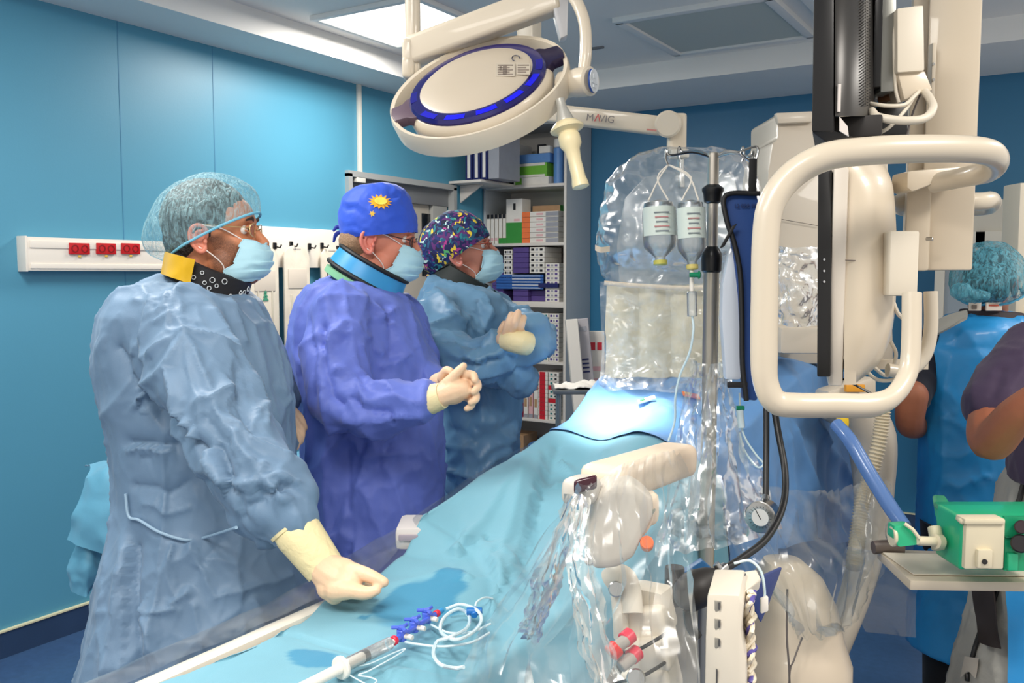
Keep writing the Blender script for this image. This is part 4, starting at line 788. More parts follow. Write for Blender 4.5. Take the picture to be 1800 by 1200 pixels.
limb('clasped_hands', [[(775, 695, D2, .028), (795, 688, D2, .031), (812, 684, D2, .026)], [(782, 680, D2, .018), (797, 662, D2-.01, .0125), (808, 650, D2-.012, .011), (815, 643, D2-.012, .009)],
     [(806, 668, D2+.03, .014), (820, 658, D2, .0105), (832, 659, D2-.012, .010), (835, 668, D2-.02, .009)], [(822, 672, D2+.03, .014), (836, 670, D2, .0105), (840, 680, D2-.014, .010), (833, 688, D2-.018, .009)],
     [(824, 684, D2+.03, .013), (836, 692, D2, .010), (836, 702, D2-.012, .0095), (827, 707, D2-.015, .008)], [(818, 696, D2+.03, .012), (830, 704, D2+.005, .009), (828, 714, D2-.006, .0085), (820, 718, D2-.008, .0075)],
     [(770, 672, D2+.09, .024), (785, 668, D2+.06, .024), (805, 680, D2+.04, .026)], [(776, 664, D2+.04, .012), (784, 651, D2+.02, .011), (792, 652, D2+.01, .009)]], .0030, m_glove, t2, 3, h2)
shoes(t2, P(640, 900, 2.5))

# ================ man 3: patterned cap, arms crossed
t3 = thing('person', 'person in sky blue gown and colourful patterned cap standing with crossed arms', 'person')
sk3 = SKIN('skin_pink', (208, 140, 118)); EARC['skin_pink'] = (216, 136, 120)
f3 = Frame(P(813, 449, 3.0), yaw=0, pitch=-13, sc_=1.0)
head(t3, f3, sk3, neck=[f3(-.03, 0, -.03), P(805, 480, 3.0), P(795, 520, 3.0)])
mb = MB(); mb.ball(f3(-.05, 0, -.018), (.052, .074, .05), f3.X, f3.Y, f3.Z); mb.build('hair', mat('hair_grey', (150, 138, 128), .8, bump=.7, bscale=300), t3)
mask(t3, f3); glasses(t3, f3, mat('brown_frame', (150, 70, 50), .4), thick=.0018)
m = bpy.data.materials.new('cap_pattern'); m.use_nodes = True; nt = m.node_tree; N = nt.nodes.new; L = nt.links.new; b = nt.nodes['Principled BSDF']; b.inputs['Roughness'].default_value = .75
tc = N('ShaderNodeTexCoord'); n1 = N('ShaderNodeTexNoise'); n1.inputs['Scale'].default_value = 30; mx = N('ShaderNodeMixRGB'); mx.inputs[0].default_value = .06; vo = N('ShaderNodeTexVoronoi'); vo.inputs['Scale'].default_value = 82; vo.inputs['Randomness'].default_value = 1
L(tc.outputs['Object'], n1.inputs['Vector']); L(tc.outputs['Object'], mx.inputs[1]); L(n1.outputs['Color'], mx.inputs[2]); L(mx.outputs[0], vo.inputs['Vector'])
sep = N('ShaderNodeSeparateColor'); L(vo.outputs['Color'], sep.inputs[0]); rp = N('ShaderNodeValToRGB'); rp.color_ramp.interpolation = 'CONSTANT'
cols_ = [(0, (24, 30, 84)), (.22, (30, 84, 120)), (.36, (28, 26, 60)), (.5, (40, 130, 140)), (.6, (94, 40, 110)), (.72, (236, 206, 60)), (.755, (30, 44, 110)), (.86, (200, 226, 220)), (.92, (180, 60, 140)), (.96, (90, 180, 110))]
for i, (p, c_) in enumerate(cols_):
    e = rp.color_ramp.elements[0] if i == 0 else rp.color_ramp.elements.new(p)
    e.position = p; e.color = S(*c_)
rp.color_ramp.elements[-1].position = 1.0 if rp.color_ramp.elements[-1].position > .99 else rp.color_ramp.elements[-1].position
L(sep.outputs[0], rp.inputs[0]); L(rp.outputs[0], b.inputs['Base Color'])
cap(t3, f3, 'surgical_cap', m, (.103, .045), (-.115, -.040), .092, .150, bulge=1.08, squ=2.4, relief=.003, seed=9, sag=.06)
kt = MB(); kt.ball(f3(-.118, 0, -.042), (.014, .02, .012)); kt.tube([f3(-.115, 0, -.04), f3(-.13, -.01, -.055), f3(-.125, -.02, -.07)], [.006, .006, .003], 8, smooth=3); kt.build('cap_knot', m, t3)
collar(t3, P(812, 497, 3.0)-ZZ*.022, RT, .088, .09, .055, 30, mat('collar_black', (24, 34, 34), .7), .012, flare=.012, name='thyroid_collar')
collar(t3, P(808, 506, 3.0)-ZZ*.030, RT, .103, .108, .020, 30, mat('neck_teal', (120, 196, 190), .7), .008, name='neckline')
F3 = [([(763, 597), (803, 623), (850, 630), (890, 622)], .012, .014), ([(740, 570), (780, 560), (810, 545)], .010, .012), ([(797, 540), (830, 565), (863, 583)], .014, .012), ([(770, 645), (830, 648), (880, 640)], -.014, .014), ([(810, 520), (850, 550), (872, 590)], -.009, .012), ([(750, 600), (790, 590), (840, 600)], -.010, .012), ([(780, 790), (850, 800), (905, 780)], .010, .012), ([(780, 820), (840, 835), (900, 800)], .010, .010), ([(790, 860), (840, 850), (890, 820)], -.010, .012), ([(780, 760), (850, 770), (910, 750)], -.006, .012), ([(850, 520), (890, 560)], .008, .012), ([(900, 640), (915, 665), (912, 690)], .008, .012)]
g3 = gown(None, [(490, 772, 846, .09, .02, 14), (502, 754, 872, .14, 0, 12), (518, 742, 892, .18, 0, 6), (545, 733, 905, .20), (590, 728, 914, .20), (640, 735, 918, .20), (690, 760, 917, .20), (740, 770, 914, .20), (790, 776, 910, .20), (850, 778, 904, .21), (920, 778, 906, .22), (1000, 770, 912, .22), (1120, 765, 920, .22)],
     [[(778, 556, 2.84, .09), (772, 618, 2.78, .092), (820, 640, 2.70, .085), (868, 622, 2.66, .064), (884, 610, 2.65, .045)], [(870, 640, 2.74, .08), (904, 655, 2.72, .055), (914, 668, 2.74, .05)],
      [(880, 560, 3.0, .07), (925, 575, 2.9, .05), (948, 590, 2.76, .045), (946, 606, 2.70, .045), (925, 622, 2.68, .04), (905, 628, 2.72, .04)], [(922, 548, 2.78, .018), (930, 556, 2.76, .022)], [(900, 565, 2.70, .02), (925, 575, 2.68, .034), (945, 580, 2.7, .036)]], .0088, m_gown3, t3, F3, nrand=110, seed=12, guide=(.2, 0, -.8), amp=.009, relief=.003, rscale=9, dc=3.0, smooth=5)
cf = MB(); cf.tube([P(886, 599, 2.61), P(900, 600, 2.595), P(918, 602, 2.59), P(928, 604, 2.60)], [.026, .032, .036, .034], 20, smooth=3); cf.build('glove_cuff', m_cuff, t3)
limb('gloved_hand', [[(884, 596, 2.62, .022), (896, 599, 2.60, .026), (905, 600, 2.59, .022)]], .003, m_glove, t3, 3)
limb('gloved_hand', [[(888, 590, 2.60, .0125), (893, 570, 2.58, .0115), (899, 553, 2.585, .010)], [(900, 588, 2.595, .0125), (905, 567, 2.57, .0115), (911, 549, 2.58, .010)], [(912, 586, 2.60, .012), (917, 570, 2.58, .011), (921, 558, 2.59, .0095)], [(905, 592, 2.61, .022), (900, 598, 2.62, .02)], [(878, 592, 2.64, .011), (881, 578, 2.63, .0095), (886, 568, 2.63, .0085)], [(908, 596, 2.6, .012), (918, 592, 2.59, .01), (922, 586, 2.59, .009)]], .003, m_glove, t3, 3)
shoes(t3, P(840, 800, 3.0))
# ================================================================ TABLE AND DRAPES
def lerp(tab, x):
    if x <= tab[0][0]: return tab[0][1]
    for (a, va), (b, vb) in zip(tab[:-1], tab[1:]):
        if x <= b: t = (x-a)/(b-a); t = t*t*(3-2*t); return va+(vb-va)*t
    return tab[-1][1]
XL = -1.16
m_cream = mat('device_cream', (224, 214, 196), .4, var=.02); m_metal = mat('chrome', (190, 190, 188), .22, metal=1); m_steel = mat('steel', (150, 154, 156), .3, metal=.8)
tb = thing('operating_table', 'cream edged angiography table under the blue drape', 'table')
MB().box((-.985, 2.0, .905), (.33, 2.8, .03), bev=.012).build('tabletop', m_cream, tb)
MB().box((-1.185, 1.0, .93), (.035, 1.4, .028), bev=.01).build('side_rail', mat('rail_pale', (232, 226, 212), .35), tb)
MB().box((-.98, 2.5, .48), (.30, .5, .86), bev=.04, taper=(.8, .8)).build('pedestal', m_cream, tb); MB().box((-.98, 2.5, .03), (.44, .9, .06), bev=.02).build('foot', m_cream, tb)
ZTL = [(.5, .95), (1.36, .952), (1.46, .975), (1.535, 1.055), (1.87, 1.10), (2.12, 1.145), (2.45, 1.262), (2.62, 1.275), (3.5, 1.24)]
ZTM = [(.5, .95), (1.25, .95), (1.55, .99), (1.85, 1.085), (2.12, 1.15), (2.40, 1.20), (2.62, 1.25), (3.0, 1.30), (3.5, 1.24)]
XRT = [(.5, -.82), (1.25, -.80), (1.9, -.735), (3.6, -.70)]
XLT = [(.5, -1.12), (1.1, -1.13), (1.25, -1.18), (3.5, -1.18)]
def drape_pt(u, y):
    """u in 0..1: left hang 0-.16, top .16-.62, right hang .62-1"""
    xl = lerp(XLT, y); xr = lerp(XRT, y); hang = lerp([(.5, 0), (1.1, .0), (1.3, .22), (2.9, .3)], y)
    if u < .16:
        t = (.16-u)/.16; z = lerp(ZTL, y)-hang*t**1.05; return Vector((xl-.012*math.sin(t*1.5)-.015*t*math.sin(y*17), y, z))
    if u < .62:
        t = (u-.16)/.46; x = xl+(xr-xl)*t; zl = lerp(ZTL, y); zm = lerp(ZTM, y); zr = zm-.045*lerp([(.5, .3), (1.6, 1), (2.95, 1)], y)
        z = zl+(zm-zl)*min(1, t*2.2)**.8+(zr-zm)*max(0, (t-.45)/.55)**2
        if y > 1.5: z += .018*math.sin(t*9+y*4)*min(1, (y-1.5)*3)*math.sin(math.pi*t)
        return Vector((x, y, z))
    t = (u-.62)/.38; zm = lerp(ZTM, y)-.045*lerp([(.5, .3), (1.6, 1), (2.95, 1)], y); dn = lerp([(.5, .42), (1.35, .40), (1.68, .14), (1.95, .20), (2.4, .42), (3.4, .62)], y)
    x = xr+.02*min(1, t*3)+.022*t*math.sin(y*13+1.2*math.sin(y*5)+t)+.010*t*math.sin(y*31)+.01*t; return Vector((x, y, zm-.004-dn*t**1.1))
def drape_obj(name, y0, y1, ny, nu, m, lift=0, folds=(), amp=.003, sc_=9, seed=1, endhang=0, nr=60, stains=()):
    rows = []
    for i in range(ny+1): y = y0+(y1-y0)*i/ny; rows.append([drape_pt(k/nu, y)+ZZ*lift for k in range(nu+1)])
    if endhang:
        last = rows[-1]; nh = int(endhang/.015)
        for j in range(1, nh): t = j/nh; rows.append([p+Vector((0, .05*min(1, t*4)+.03*t*math.sin(p.x*20), -min(endhang*t, p.z-.45))) for p in last])
    nr_ = len(rows); V = np.array([tuple(p) for r in rows for p in r]); fs = [(i*(nu+1)+k, i*(nu+1)+k+1, (i+1)*(nu+1)+k+1, (i+1)*(nu+1)+k) for i in range(nr_-1) for k in range(nu)]
    me = bpy.data.meshes.new('t'); me.from_pydata(V.tolist(), [], fs); n = len(V); Nn = np.empty(n*3, dtype=np.float32); me.vertices.foreach_get('normal', Nn); Nn = Nn.reshape(-1, 3).astype(float)
    bpy.data.meshes.remove(me); SURF['p'] = proj_np(V); segs = []; rnd = random.Random(seed)
    for pts, a, wd in folds:
        Q = []
        for (x0, y0_), (x1, y1_) in zip(pts[:-1], pts[1:]):
            for t in (0, .33, .66): Q.append(V[surf(V, Nn, x0+(x1-x0)*t, y0_+(y1_-y0_)*t, 6)])
        Q.append(V[surf(V, Nn, *pts[-1], 6)]); segs.append((Q, a, wd))
    for k in range(nr):
        i = rnd.randrange(n); d = np.array([rnd.gauss(0, .5), rnd.gauss(0, 1), rnd.gauss(-.4, .6)]); nn = Nn[i]; d -= nn*(d@nn); d /= np.linalg.norm(d)+1e-9; ln = rnd.uniform(.06, .3); p = V[i]; segs.append(([p, p+d*ln], rnd.choice((1, -1))*rnd.uniform(.001, .005), rnd.uniform(.008, .02)))
    flip = 1 if Nn[nu//3][2] > 0 else -1
    V = V+Nn*flip*creases(V, Nn, segs)[:, None]; V = noise_relief(V, Nn*flip, amp, sc_, seed)
    o = mesh_np(name, V, fs, m); at = o.data.attributes.new('stain', 'FLOAT', 'POINT'); st = np.zeros(n)
    for (c, rx_, ry_) in stains:
        dx = (V[:, 0]-c.x)/rx_; dy = (V[:, 1]-c.y)/ry_; wob = np.array([noise.noise(Vector((v[0]*14, v[1]*14, 3))) for v in V])*.5; st = np.maximum(st, np.clip((1.05-np.sqrt(dx*dx+dy*dy)+wob)*9, 0, 1))
    at.data.foreach_set('value', st.astype(np.float32)); SURF['p'] = proj_np(V); SURF['V'] = V; SURF['N'] = Nn*flip; return o
def stain_mat(m, dark):
    nt = m.node_tree; b = nt.nodes['Principled BSDF']; a = nt.nodes.new('ShaderNodeAttribute'); a.attribute_name = 'stain'; mx = nt.nodes.new('ShaderNodeMixRGB'); mx.inputs[2].default_value = S(*dark)
    src = b.inputs['Base Color'].links[0].from_socket; nt.links.new(a.outputs['Fac'], mx.inputs[0]); nt.links.new(src, mx.inputs[1]); nt.links.new(mx.outputs[0], b.inputs['Base Color']); return m
m_dr1 = stain_mat(cloth('drape_aqua', (112, 166, 184), .6, .14, scale=7), (60, 136, 170)); m_dr2 = cloth('drape_blue', (98, 150, 206), .55, .3, scale=6)
FD = [([(905, 830), (860, 900), (800, 960)], .012, .02), ([(985, 800), (1010, 830), (1000, 850)], .008, .012), ([(860, 940), (900, 1010), (960, 1060)], -.010, .016), ([(760, 965), (830, 975), (880, 1000)], -.008, .02), ([(700, 1020), (780, 1000), (850, 1010)], .005, .02), ([(503, 1108), (560, 1122), (640, 1146), (670, 1157), (740, 1168), (800, 1180)], -.006, .004), ([(925, 800), (905, 880), (880, 1000)], .02, .03), ([(985, 775), (960, 850), (940, 930), (925, 1000)], -.018, .022), ([(1010, 840), (960, 850), (935, 870)], .008, .012), ([(884, 1002), (868, 1040), (862, 1068)], .010, .006), ([(870, 960), (882, 1000)], .01, .01), ([(755, 905), (800, 930), (850, 990), (868, 1040)], -.012, .03), ([(1060, 790), (1050, 830), (1040, 850)], .008, .015)]
st_ = [(onz(735, 1062, .95), .075, .10), (onz(790, 1030, .95), .03, .035), (onz(640, 1085, .95), .01, .012), (onz(560, 1160, .95), .05, .03)]
d1_ = drape_obj('sterile_drape', .62, 2.13, 190, 130, m_dr1, 0, FD, .0022, 5, 3, nr=40, stains=st_)
tag(d1_, 'pale aqua sterile drape covering the near end of the table with wet patches', 'drape')
FD2 = [([(1400, 760), (1440, 860), (1500, 920)], .02, .02), ([(1300, 700), (1320, 800), (1310, 900)], -.02, .025), ([(1420, 700), (1470, 800), (1510, 860)], .022, .018), ([(1080, 670), (1120, 700), (1180, 720)], .01, .02), ([(1180, 690), (1240, 740), (1260, 760)], -.012, .02), ([(1390, 770), (1400, 900), (1380, 960)], .016, .016)]
d2_ = drape_obj('patient_drape', 2.10, 3.5, 160, 130, m_dr2, .004, FD2, .006, 7, 5, endhang=.6, nr=70)
tag(d2_, 'bright blue patient drape heaped under the shield beyond the aqua one', 'drape')
# foot of the aqua drape: film hanging on the operators' side
m_film = film('clear_film', haze=.06, gloss=.2, scale=8, bump=.6)
m_film2 = film('crumpled_film', haze=.10, gloss=.26, scale=16, bump=.9, dist=.012)
m_film3 = film('grey_film', tint=(200, 196, 184), haze=.10, gloss=.16, scale=7, bump=.6)
fm = sheet([[Vector((-1.185, y, min(lerp(ZTL, y), 1.12)+.004)), Vector((-1.24-ex*.06, y, .955+ex*.02)), Vector((-1.27-ex*.10+.01*math.sin(y*14), y, .86)), Vector((-1.27, y, .6))] for y, ex in ((.7, 0), (.95, 0), (1.2, .2), (1.4, .8), (1.6, 1), (1.8, 1), (2.0, .7), (2.3, .3))], 8, 8, amp=.003, scale=12, seed=4).build('table_film', m_film)
tag(fm, 'clear plastic film hanging along the side of the table by the men', 'plastic film')
ar = thing('arm_board', 'pale padded arm board end under the film beside the purple gown', 'arm board')
pbox(694, 928, 742, 968, 1.93, .12, bev=.012).build('pad', mat('pad_pale', (214, 208, 204), .45), ar); pbox(700, 940, 735, 952, 1.925, .01, bev=.003).build('strap', mat('pad_strap', (160, 150, 160), .5), ar)
# ---------------------------------------------------------------- syringe, stopcocks and lines on the drape
def T_(px, py, h=.012): return onz(px, py, .957+h)
sy = thing('syringe', 'clear contrast syringe with white plunger lying on the aqua drape', 'syringe')
a, b, c, d = T_(548, 1200), T_(640, 1153), T_(686, 1130), T_(520, 1214)
m_wp = mat('white_plastic', (236, 230, 220), .35); m_clear = film('clear_plastic', haze=.12, gloss=.5, scale=3, bump=0.05); m_bluep = mat('stopcock_violet', (78, 104, 214), .25, coat=.5); m_redp = mat('red_plastic', (222, 40, 70), .35)
MB().cyl(d, b, .0085, 16).build('plunger', m_wp, sy); MB().cyl(T_(600, 1173)-(b-a).normalized()*.004, T_(600, 1173)+(b-a).normalized()*.003, .018, 20).build('finger_flange', m_wp, sy)
MB().cyl(b-(b-a).normalized()*.004, b+(b-a).normalized()*.008, .0095, 16).build('rubber_stopper', m_blk, sy); br = MB().cyl(T_(607, 1169), c, .0105, 20).build('barrel', m_clear, sy); MB().cyl(c, c+(c-b).normalized()*.012, .004, 12).build('tip', m_wp, sy)
mf = thing('stopcock_manifold', 'violet three-way stopcock manifold joined to the syringe', 'manifold')
m0, m1 = T_(690, 1127), T_(768, 1078); ax = (m1-m0).normalized(); sd = ax.cross(ZZ)
MB().cyl(m0, m0+ax*.008, .008, 14).build('red_collar', m_redp, mf)
MB().cyl(m0+ax*.008, m1-ax*.006, .005, 12).build('channel', m_bluep, mf)
for i, (x, y) in enumerate(((706, 1116), (728, 1101), (750, 1085))):
    q = T_(x, y); k = MB().cyl(q-ZZ*.009, q+ZZ*.010, .0085, 16).build('stopcock', m_bluep, mf)
    h_ = MB().cyl(q+ZZ*.010, q+ZZ*.016, .006, 12)
    for an in (0, 2.1, 4.2): v = ax*math.cos(an)+sd*math.sin(an); h_.cyl(q+ZZ*.013, q+ZZ*.013+v*.017, .0032, 8)
    h_.build('handle', m_bluep, k); MB().cyl(q+sd*.006, q+sd*.022, .0045, 10).build('side_port', m_wp, mf)
MB().cyl(m1-ax*.006, m1+ax*.004, .0065, 14).build('red_collar', m_redp, mf); MB().cyl(m1+ax*.004, m1+ax*.018, .005, 12).build('blue_port', mat('port_blue', (60, 150, 210), .3), mf)
m_line = mat('line_clear', (214, 234, 240), .12, coat=.6, spec=.8)
ln = thing('contrast_line', 'thin clear tubing coiled in loops beside the violet stopcocks', 'tubing')
MB().tube([T_(x, y, .004+.006*(k % 3)) for k, (x, y) in enumerate(((784, 1070), (810, 1062), (838, 1072), (846, 1090), (830, 1112), (800, 1124), (775, 1110), (780, 1086), (805, 1070), (824, 1082), (820, 1104), (790, 1120), (768, 1128), (762, 1150), (775, 1168), (800, 1174), (815, 1172)))], .0032, 8, smooth=6).build('coil', m_line, ln)
MB().tube([T_(x, y, .003) for (x, y) in ((712, 1128), (735, 1132), (780, 1136), (830, 1128), (860, 1112))], .0022, 8, smooth=6).build('side_line', m_line, ln)
MB().tube([T_(x, y, .003) for (x, y) in ((758, 1098), (790, 1112), (830, 1110), (862, 1096))], .0022, 8, smooth=6).build('side_line', m_line, ln)
MB().tube([T_(x, y, .003+.01*math.sin(k)) for k, (x, y) in enumerate(((835, 1070), (838, 1058), (852, 1050), (866, 1052)))], .002, 8, smooth=5).build('pigtail', m_line, ln)
cn = MB(); q = T_(834, 1074); cn.cyl(q-RT*.014, q+RT*.014, .007, 12); cn.cyl(q-ZZ*.004-FH*.010, q+FH*.012, .006, 12); cn.build('blue_connector', mat('connector_blue', (28, 110, 186), .35), ln)
gw = thing('thin_guide_loop', 'small loose loop of clear line beside the syringe barrel', 'tubing')
MB().tube([T_(x, y, .003) for (x, y) in ((618, 1172), (650, 1166), (690, 1148), (712, 1140), (700, 1150), (650, 1178), (630, 1186), (650, 1190), (662, 1196), (650, 1204), (625, 1192), (605, 1180))], .0012, 6, smooth=6).build('loop', m_line, gw)
for (px, py, d_, cl, nm) in ((1133, 697, 2.47, (226, 230, 214), 'white and green sticker lying on the blue patient drape'), (1217, 690, 2.50, (220, 120, 80), 'red and yellow sticker lying on the blue patient drape')):
    t = thing('drape_sticker', nm, 'sticker'); i = surf(SURF['V'], SURF['N'], px, py); c_ = Vector(SURF['V'][i]); Nn_ = Vector(SURF['N'][i])
    X = (RT-Nn_*RT.dot(Nn_)).normalized(); c_ += Nn_*.006
    MB().box(c_, (.05, .028, .004), X, None, Nn_, bev=.001).build('base', mat('sticker_%d' % px, cl, .5), t); MB().box(c_+Nn_*.003-X*.012, (.014, .014, .003), X, None, Nn_).build('spot', mat('sticker_green' if px < 1200 else 'sticker_yellow', (60, 140, 90) if px < 1200 else (230, 190, 60), .5), t)

# ---------------------------------------------------------------- table-side control arm under film
m_dev = mat('device_beige', (228, 208, 184), .38, var=.02)
t = thing('control_arm', 'beige table side control arm wrapped in clear film', 'medical arm')
bA, bB = P(1020, 862, 1.32), P(1192, 806, 1.66); bx = (bB-bA).normalized(); up_ = (ZZ-bx*bx.z).normalized()
MB().box((bA+bB)/2+bx*.035, ((bB-bA).length-.05, .075, .060), bx, None, up_, bev=.022, seg=4).build('beam', m_dev, t)
ec = MB().box(bA+bx*.004, (.06, .046, .042), bx, None, up_, bev=.018, seg=4).build('end_cap', mat('cap_grey', (196, 190, 180), .4), t)
MB().box(P(1029, 851, 1.285), (.034, .010, .020), RT+UP*.25, None, UP, bev=.005, seg=3).build('dark_window', mat('window_maroon', (58, 24, 36), .15), ec)
hs = MB().prism([P(x, y, 1.31) for x, y in ((1044, 884), (1070, 848), (1118, 850), (1152, 876), (1150, 908), (1116, 982), (1088, 1000), (1046, 1006), (1034, 986), (1034, 930))], FH*.075, bev=.014)
V, Nn, Fc = remesh(hs, .003, 2); mesh_np('housing', V, Fc, mat('housing_grey', (204, 194, 180), .4), t)
l_ = MB().box(P(1131, 918, 1.33), (.016, .014, .045), (RT+UP*.5).normalized(), None, (UP+RT*.7).normalized(), bev=.006, seg=3).build('lever', mat('lever_grey', (150, 156, 144), .4), t)
rp_ = MB(); rp_.tube([P(1131+13*math.cos(a)+9*math.sin(a), 918-24*math.sin(a)-4*math.cos(a), 1.34) for a in [2*math.pi*k/18 for k in range(18)]], .0035, 8, closed=True); rp_.build('lever_rim', m_dev, t)
MB().box(P(1118, 900, 1.38), (.07, .05, .05), (RT+UP*.3).normalized(), None, UP, bev=.016, seg=3).build('knuckle', m_dev, t)
MB().cyl(P(1137, 958, 1.34), P(1137, 953, 1.31), .010, 16).build('orange_button', mat('button_orange', (244, 112, 48), .35), t)
MB().cyl(P(1036, 985, 1.33), P(1036, 983, 1.315), .008, 14).build('lock_screw', m_metal, t)
MB().box(P(975, 1008, 1.40), (.006, .01, .03), RT+UP*.3, None, UP).build('black_mark', m_blk, t)
# joint and stacked clamp boxes
t = thing('rail_clamp', 'cream injector clamp with two strapped boxes and red hose connectors under film', 'clamp')
j = MB(); j.tube([P(1072, 1020, 1.40), P(1085, 1012, 1.39), P(1100, 1018, 1.38), P(1108, 1045, 1.37), P(1110, 1078, 1.36)], .019, 14, smooth=4, flat=.8); j.tube([P(1085, 1030, 1.39), P(1090, 1080, 1.37), P(1092, 1120, 1.37)], .017, 12, smooth=3, flat=.7); j.build('bracket', m_cream, t)
MB().cyl(P(1083, 1036, 1.372), P(1083, 1035, 1.355), .012, 18).build('pivot_bolt', m_metal, t)
for i, (x0, y0, x1, y1, dd) in enumerate(((1092, 1072, 1170, 1138, 1.36), (1096, 1128, 1176, 1186, 1.34), (1092, 1180, 1180, 1250, 1.34))):
    pbox(x0, y0, x1, y1, dd, .09, yaw=-20, bev=.010, roll=-14, seg=3).build('box_section', m_cream, t)
for (y,) in ((1128,), (1178,)): MB().tube([P(1082, y+20, 1.31), P(1120, y+14, 1.30), P(1160, y-8, 1.32), P(1176, y-20, 1.35)], .0028, 8, smooth=4).build('black_band', m_blk, t)
for (x, y) in ((1100, 1122), (1112, 1152)):
    MB().cyl(P(x+10, y-8, 1.30), P(x-4, y+4, 1.29), .0115, 18).build('red_ring', m_redp, t); MB().cyl(P(x+2, y+1, 1.29), P(x-22, y+20, 1.28), .009, 16).build('hose_end', mat('hose_grey', (170, 160, 150), .4), t)
MB().cyl(P(1086, 1136, 1.285), P(1072, 1150, 1.28), .0125, 16).build('red_grip', mat('red_grip', (232, 40, 30), .35), t)
MB().cyl(P(1118, 1192, 1.31), P(1118, 1192, 1.285), .014, 20).build('pivot_bolt', m_metal, t)
MB().box(P(1140, 1300, 1.42), (.06, .05, .5), bev=.01).build('support_column', m_cream, t)
# film fans
f1_ = sheet([[P(1008, 858, 1.26), P(1060, 836, 1.31), P(1120, 812, 1.41), P(1192, 792, 1.60)], [P(960, 945, 1.34), P(1035, 935, 1.22), P(1110, 890, 1.27), P(1205, 880, 1.46)], [P(905, 1035, 1.42), P(1005, 1045, 1.19), P(1110, 1005, 1.22), P(1215, 1005, 1.32)],
     [P(852, 1112, 1.47), P(950, 1140, 1.24), P(1085, 1110, 1.19), P(1228, 1110, 1.24)], [P(812, 1205, 1.42), P(940, 1235, 1.2), P(1090, 1240, 1.16), P(1242, 1215, 1.2)]], 16, 14, amp=.003, scale=9, seed=2, fan=(11, 1.2, .016)).build('film_cover', m_film)
tag(f1_, 'large clear plastic cover fanning down from the beige control arm', 'plastic film')
for i, (rows) in enumerate(([[P(1003, 868, 1.25), P(1013, 872, 1.24), P(1022, 880, 1.245)], [P(968, 960, 1.27), P(980, 962, 1.25), P(1000, 964, 1.26)], [P(938, 1040, 1.31), P(958, 1050, 1.28), P(975, 1045, 1.30)], [P(925, 1100, 1.34), P(932, 1124, 1.32), P(940, 1112, 1.33)]],
                            [[P(1012, 868, 1.25), P(1022, 872, 1.24), P(1030, 876, 1.245)], [P(1005, 960, 1.22), P(1018, 965, 1.20), P(1030, 962, 1.21)], [P(1020, 1060, 1.19), P(1038, 1065, 1.17), P(1050, 1060, 1.18)], [P(1045, 1190, 1.16), P(1065, 1200, 1.14), P(1085, 1195, 1.15)]])):
    o = sheet(rows, 14, 12, amp=.004, scale=18, seed=i, amp2=.003, scale2=40, fan=(5, 1, .010)).build('film_pleat', film('pleat_film', tint=(244, 234, 214), haze=.10, gloss=.5, scale=20, bump=1.0, dist=.012))  # cream tint and haze put the pleats' bright reflections into the colour
    tag(o, ('bunched shiny pleat of film falling left from the control arm end', 'long bunched pleat of film falling straight below the control arm end')[i], 'plastic film', 'film pleats')
f2_ = sheet([[P(1224, 632, 1.98), P(1240, 640, 1.93), P(1258, 638, 1.94), P(1268, 632, 1.99)], [P(1212, 700, 2.0), P(1235, 705, 1.92), P(1262, 703, 1.93), P(1283, 698, 1.99)], [P(1192, 780, 1.96), P(1228, 790, 1.88), P(1270, 786, 1.9), P(1310, 772, 2.0)], [P(1176, 880, 1.86), P(1215, 895, 1.8), P(1280, 890, 1.86), P(1345, 862, 2.0)], [P(1162, 985, 1.76), P(1205, 975, 1.72), P(1290, 960, 1.8), P(1360, 930, 2.0)]], 14, 12, amp=.004, scale=15, seed=5, amp2=.002, scale2=30, fan=(9, 2.0, .014)).build('pole_film', m_film2)
tag(f2_, 'crumpled clear film gathered round the drip pole', 'plastic film')
f3_ = sheet([[P(1262, 850, 2.12), P(1340, 860, 2.2), P(1430, 870, 2.25), P(1512, 850, 2.35)], [P(1275, 910, 2.0), P(1350, 930, 2.02), P(1440, 930, 2.1), P(1520, 900, 2.25)], [P(1300, 980, 1.95), P(1370, 1000, 1.92), P(1450, 1000, 1.98), P(1535, 960, 2.2)], [P(1375, 1050, 1.95), P(1410, 1090, 1.92), P(1445, 1100, 1.95), P(1490, 1080, 2.15)], [P(1400, 1085, 1.97), P(1420, 1118, 1.95), P(1450, 1110, 1.97), P(1480, 1108, 2.1)]], 14, 14, amp=.004, scale=6, seed=8, fan=(8, 1.6, .016)).build('drape_film', m_film3)
tag(f3_, 'greyish clear film hanging over the blue drape above the white pedestal', 'plastic film')
f4_ = sheet([[P(1490, 960, 2.5), P(1560, 975, 2.3), P(1620, 1010, 2.2)], [P(1485, 1030, 2.5), P(1560, 1050, 2.3), P(1612, 1050, 2.2)], [P(1522, 1110, 2.4), P(1570, 1116, 2.3), P(1610, 1120, 2.2)]], 8, 8, amp=.004, scale=10).build('thin_film', film('faint_film', haze=.02, gloss=.12, scale=9, bump=.4))
tag(f4_, 'faint sheet of clear film below the ventilator tray', 'plastic film')
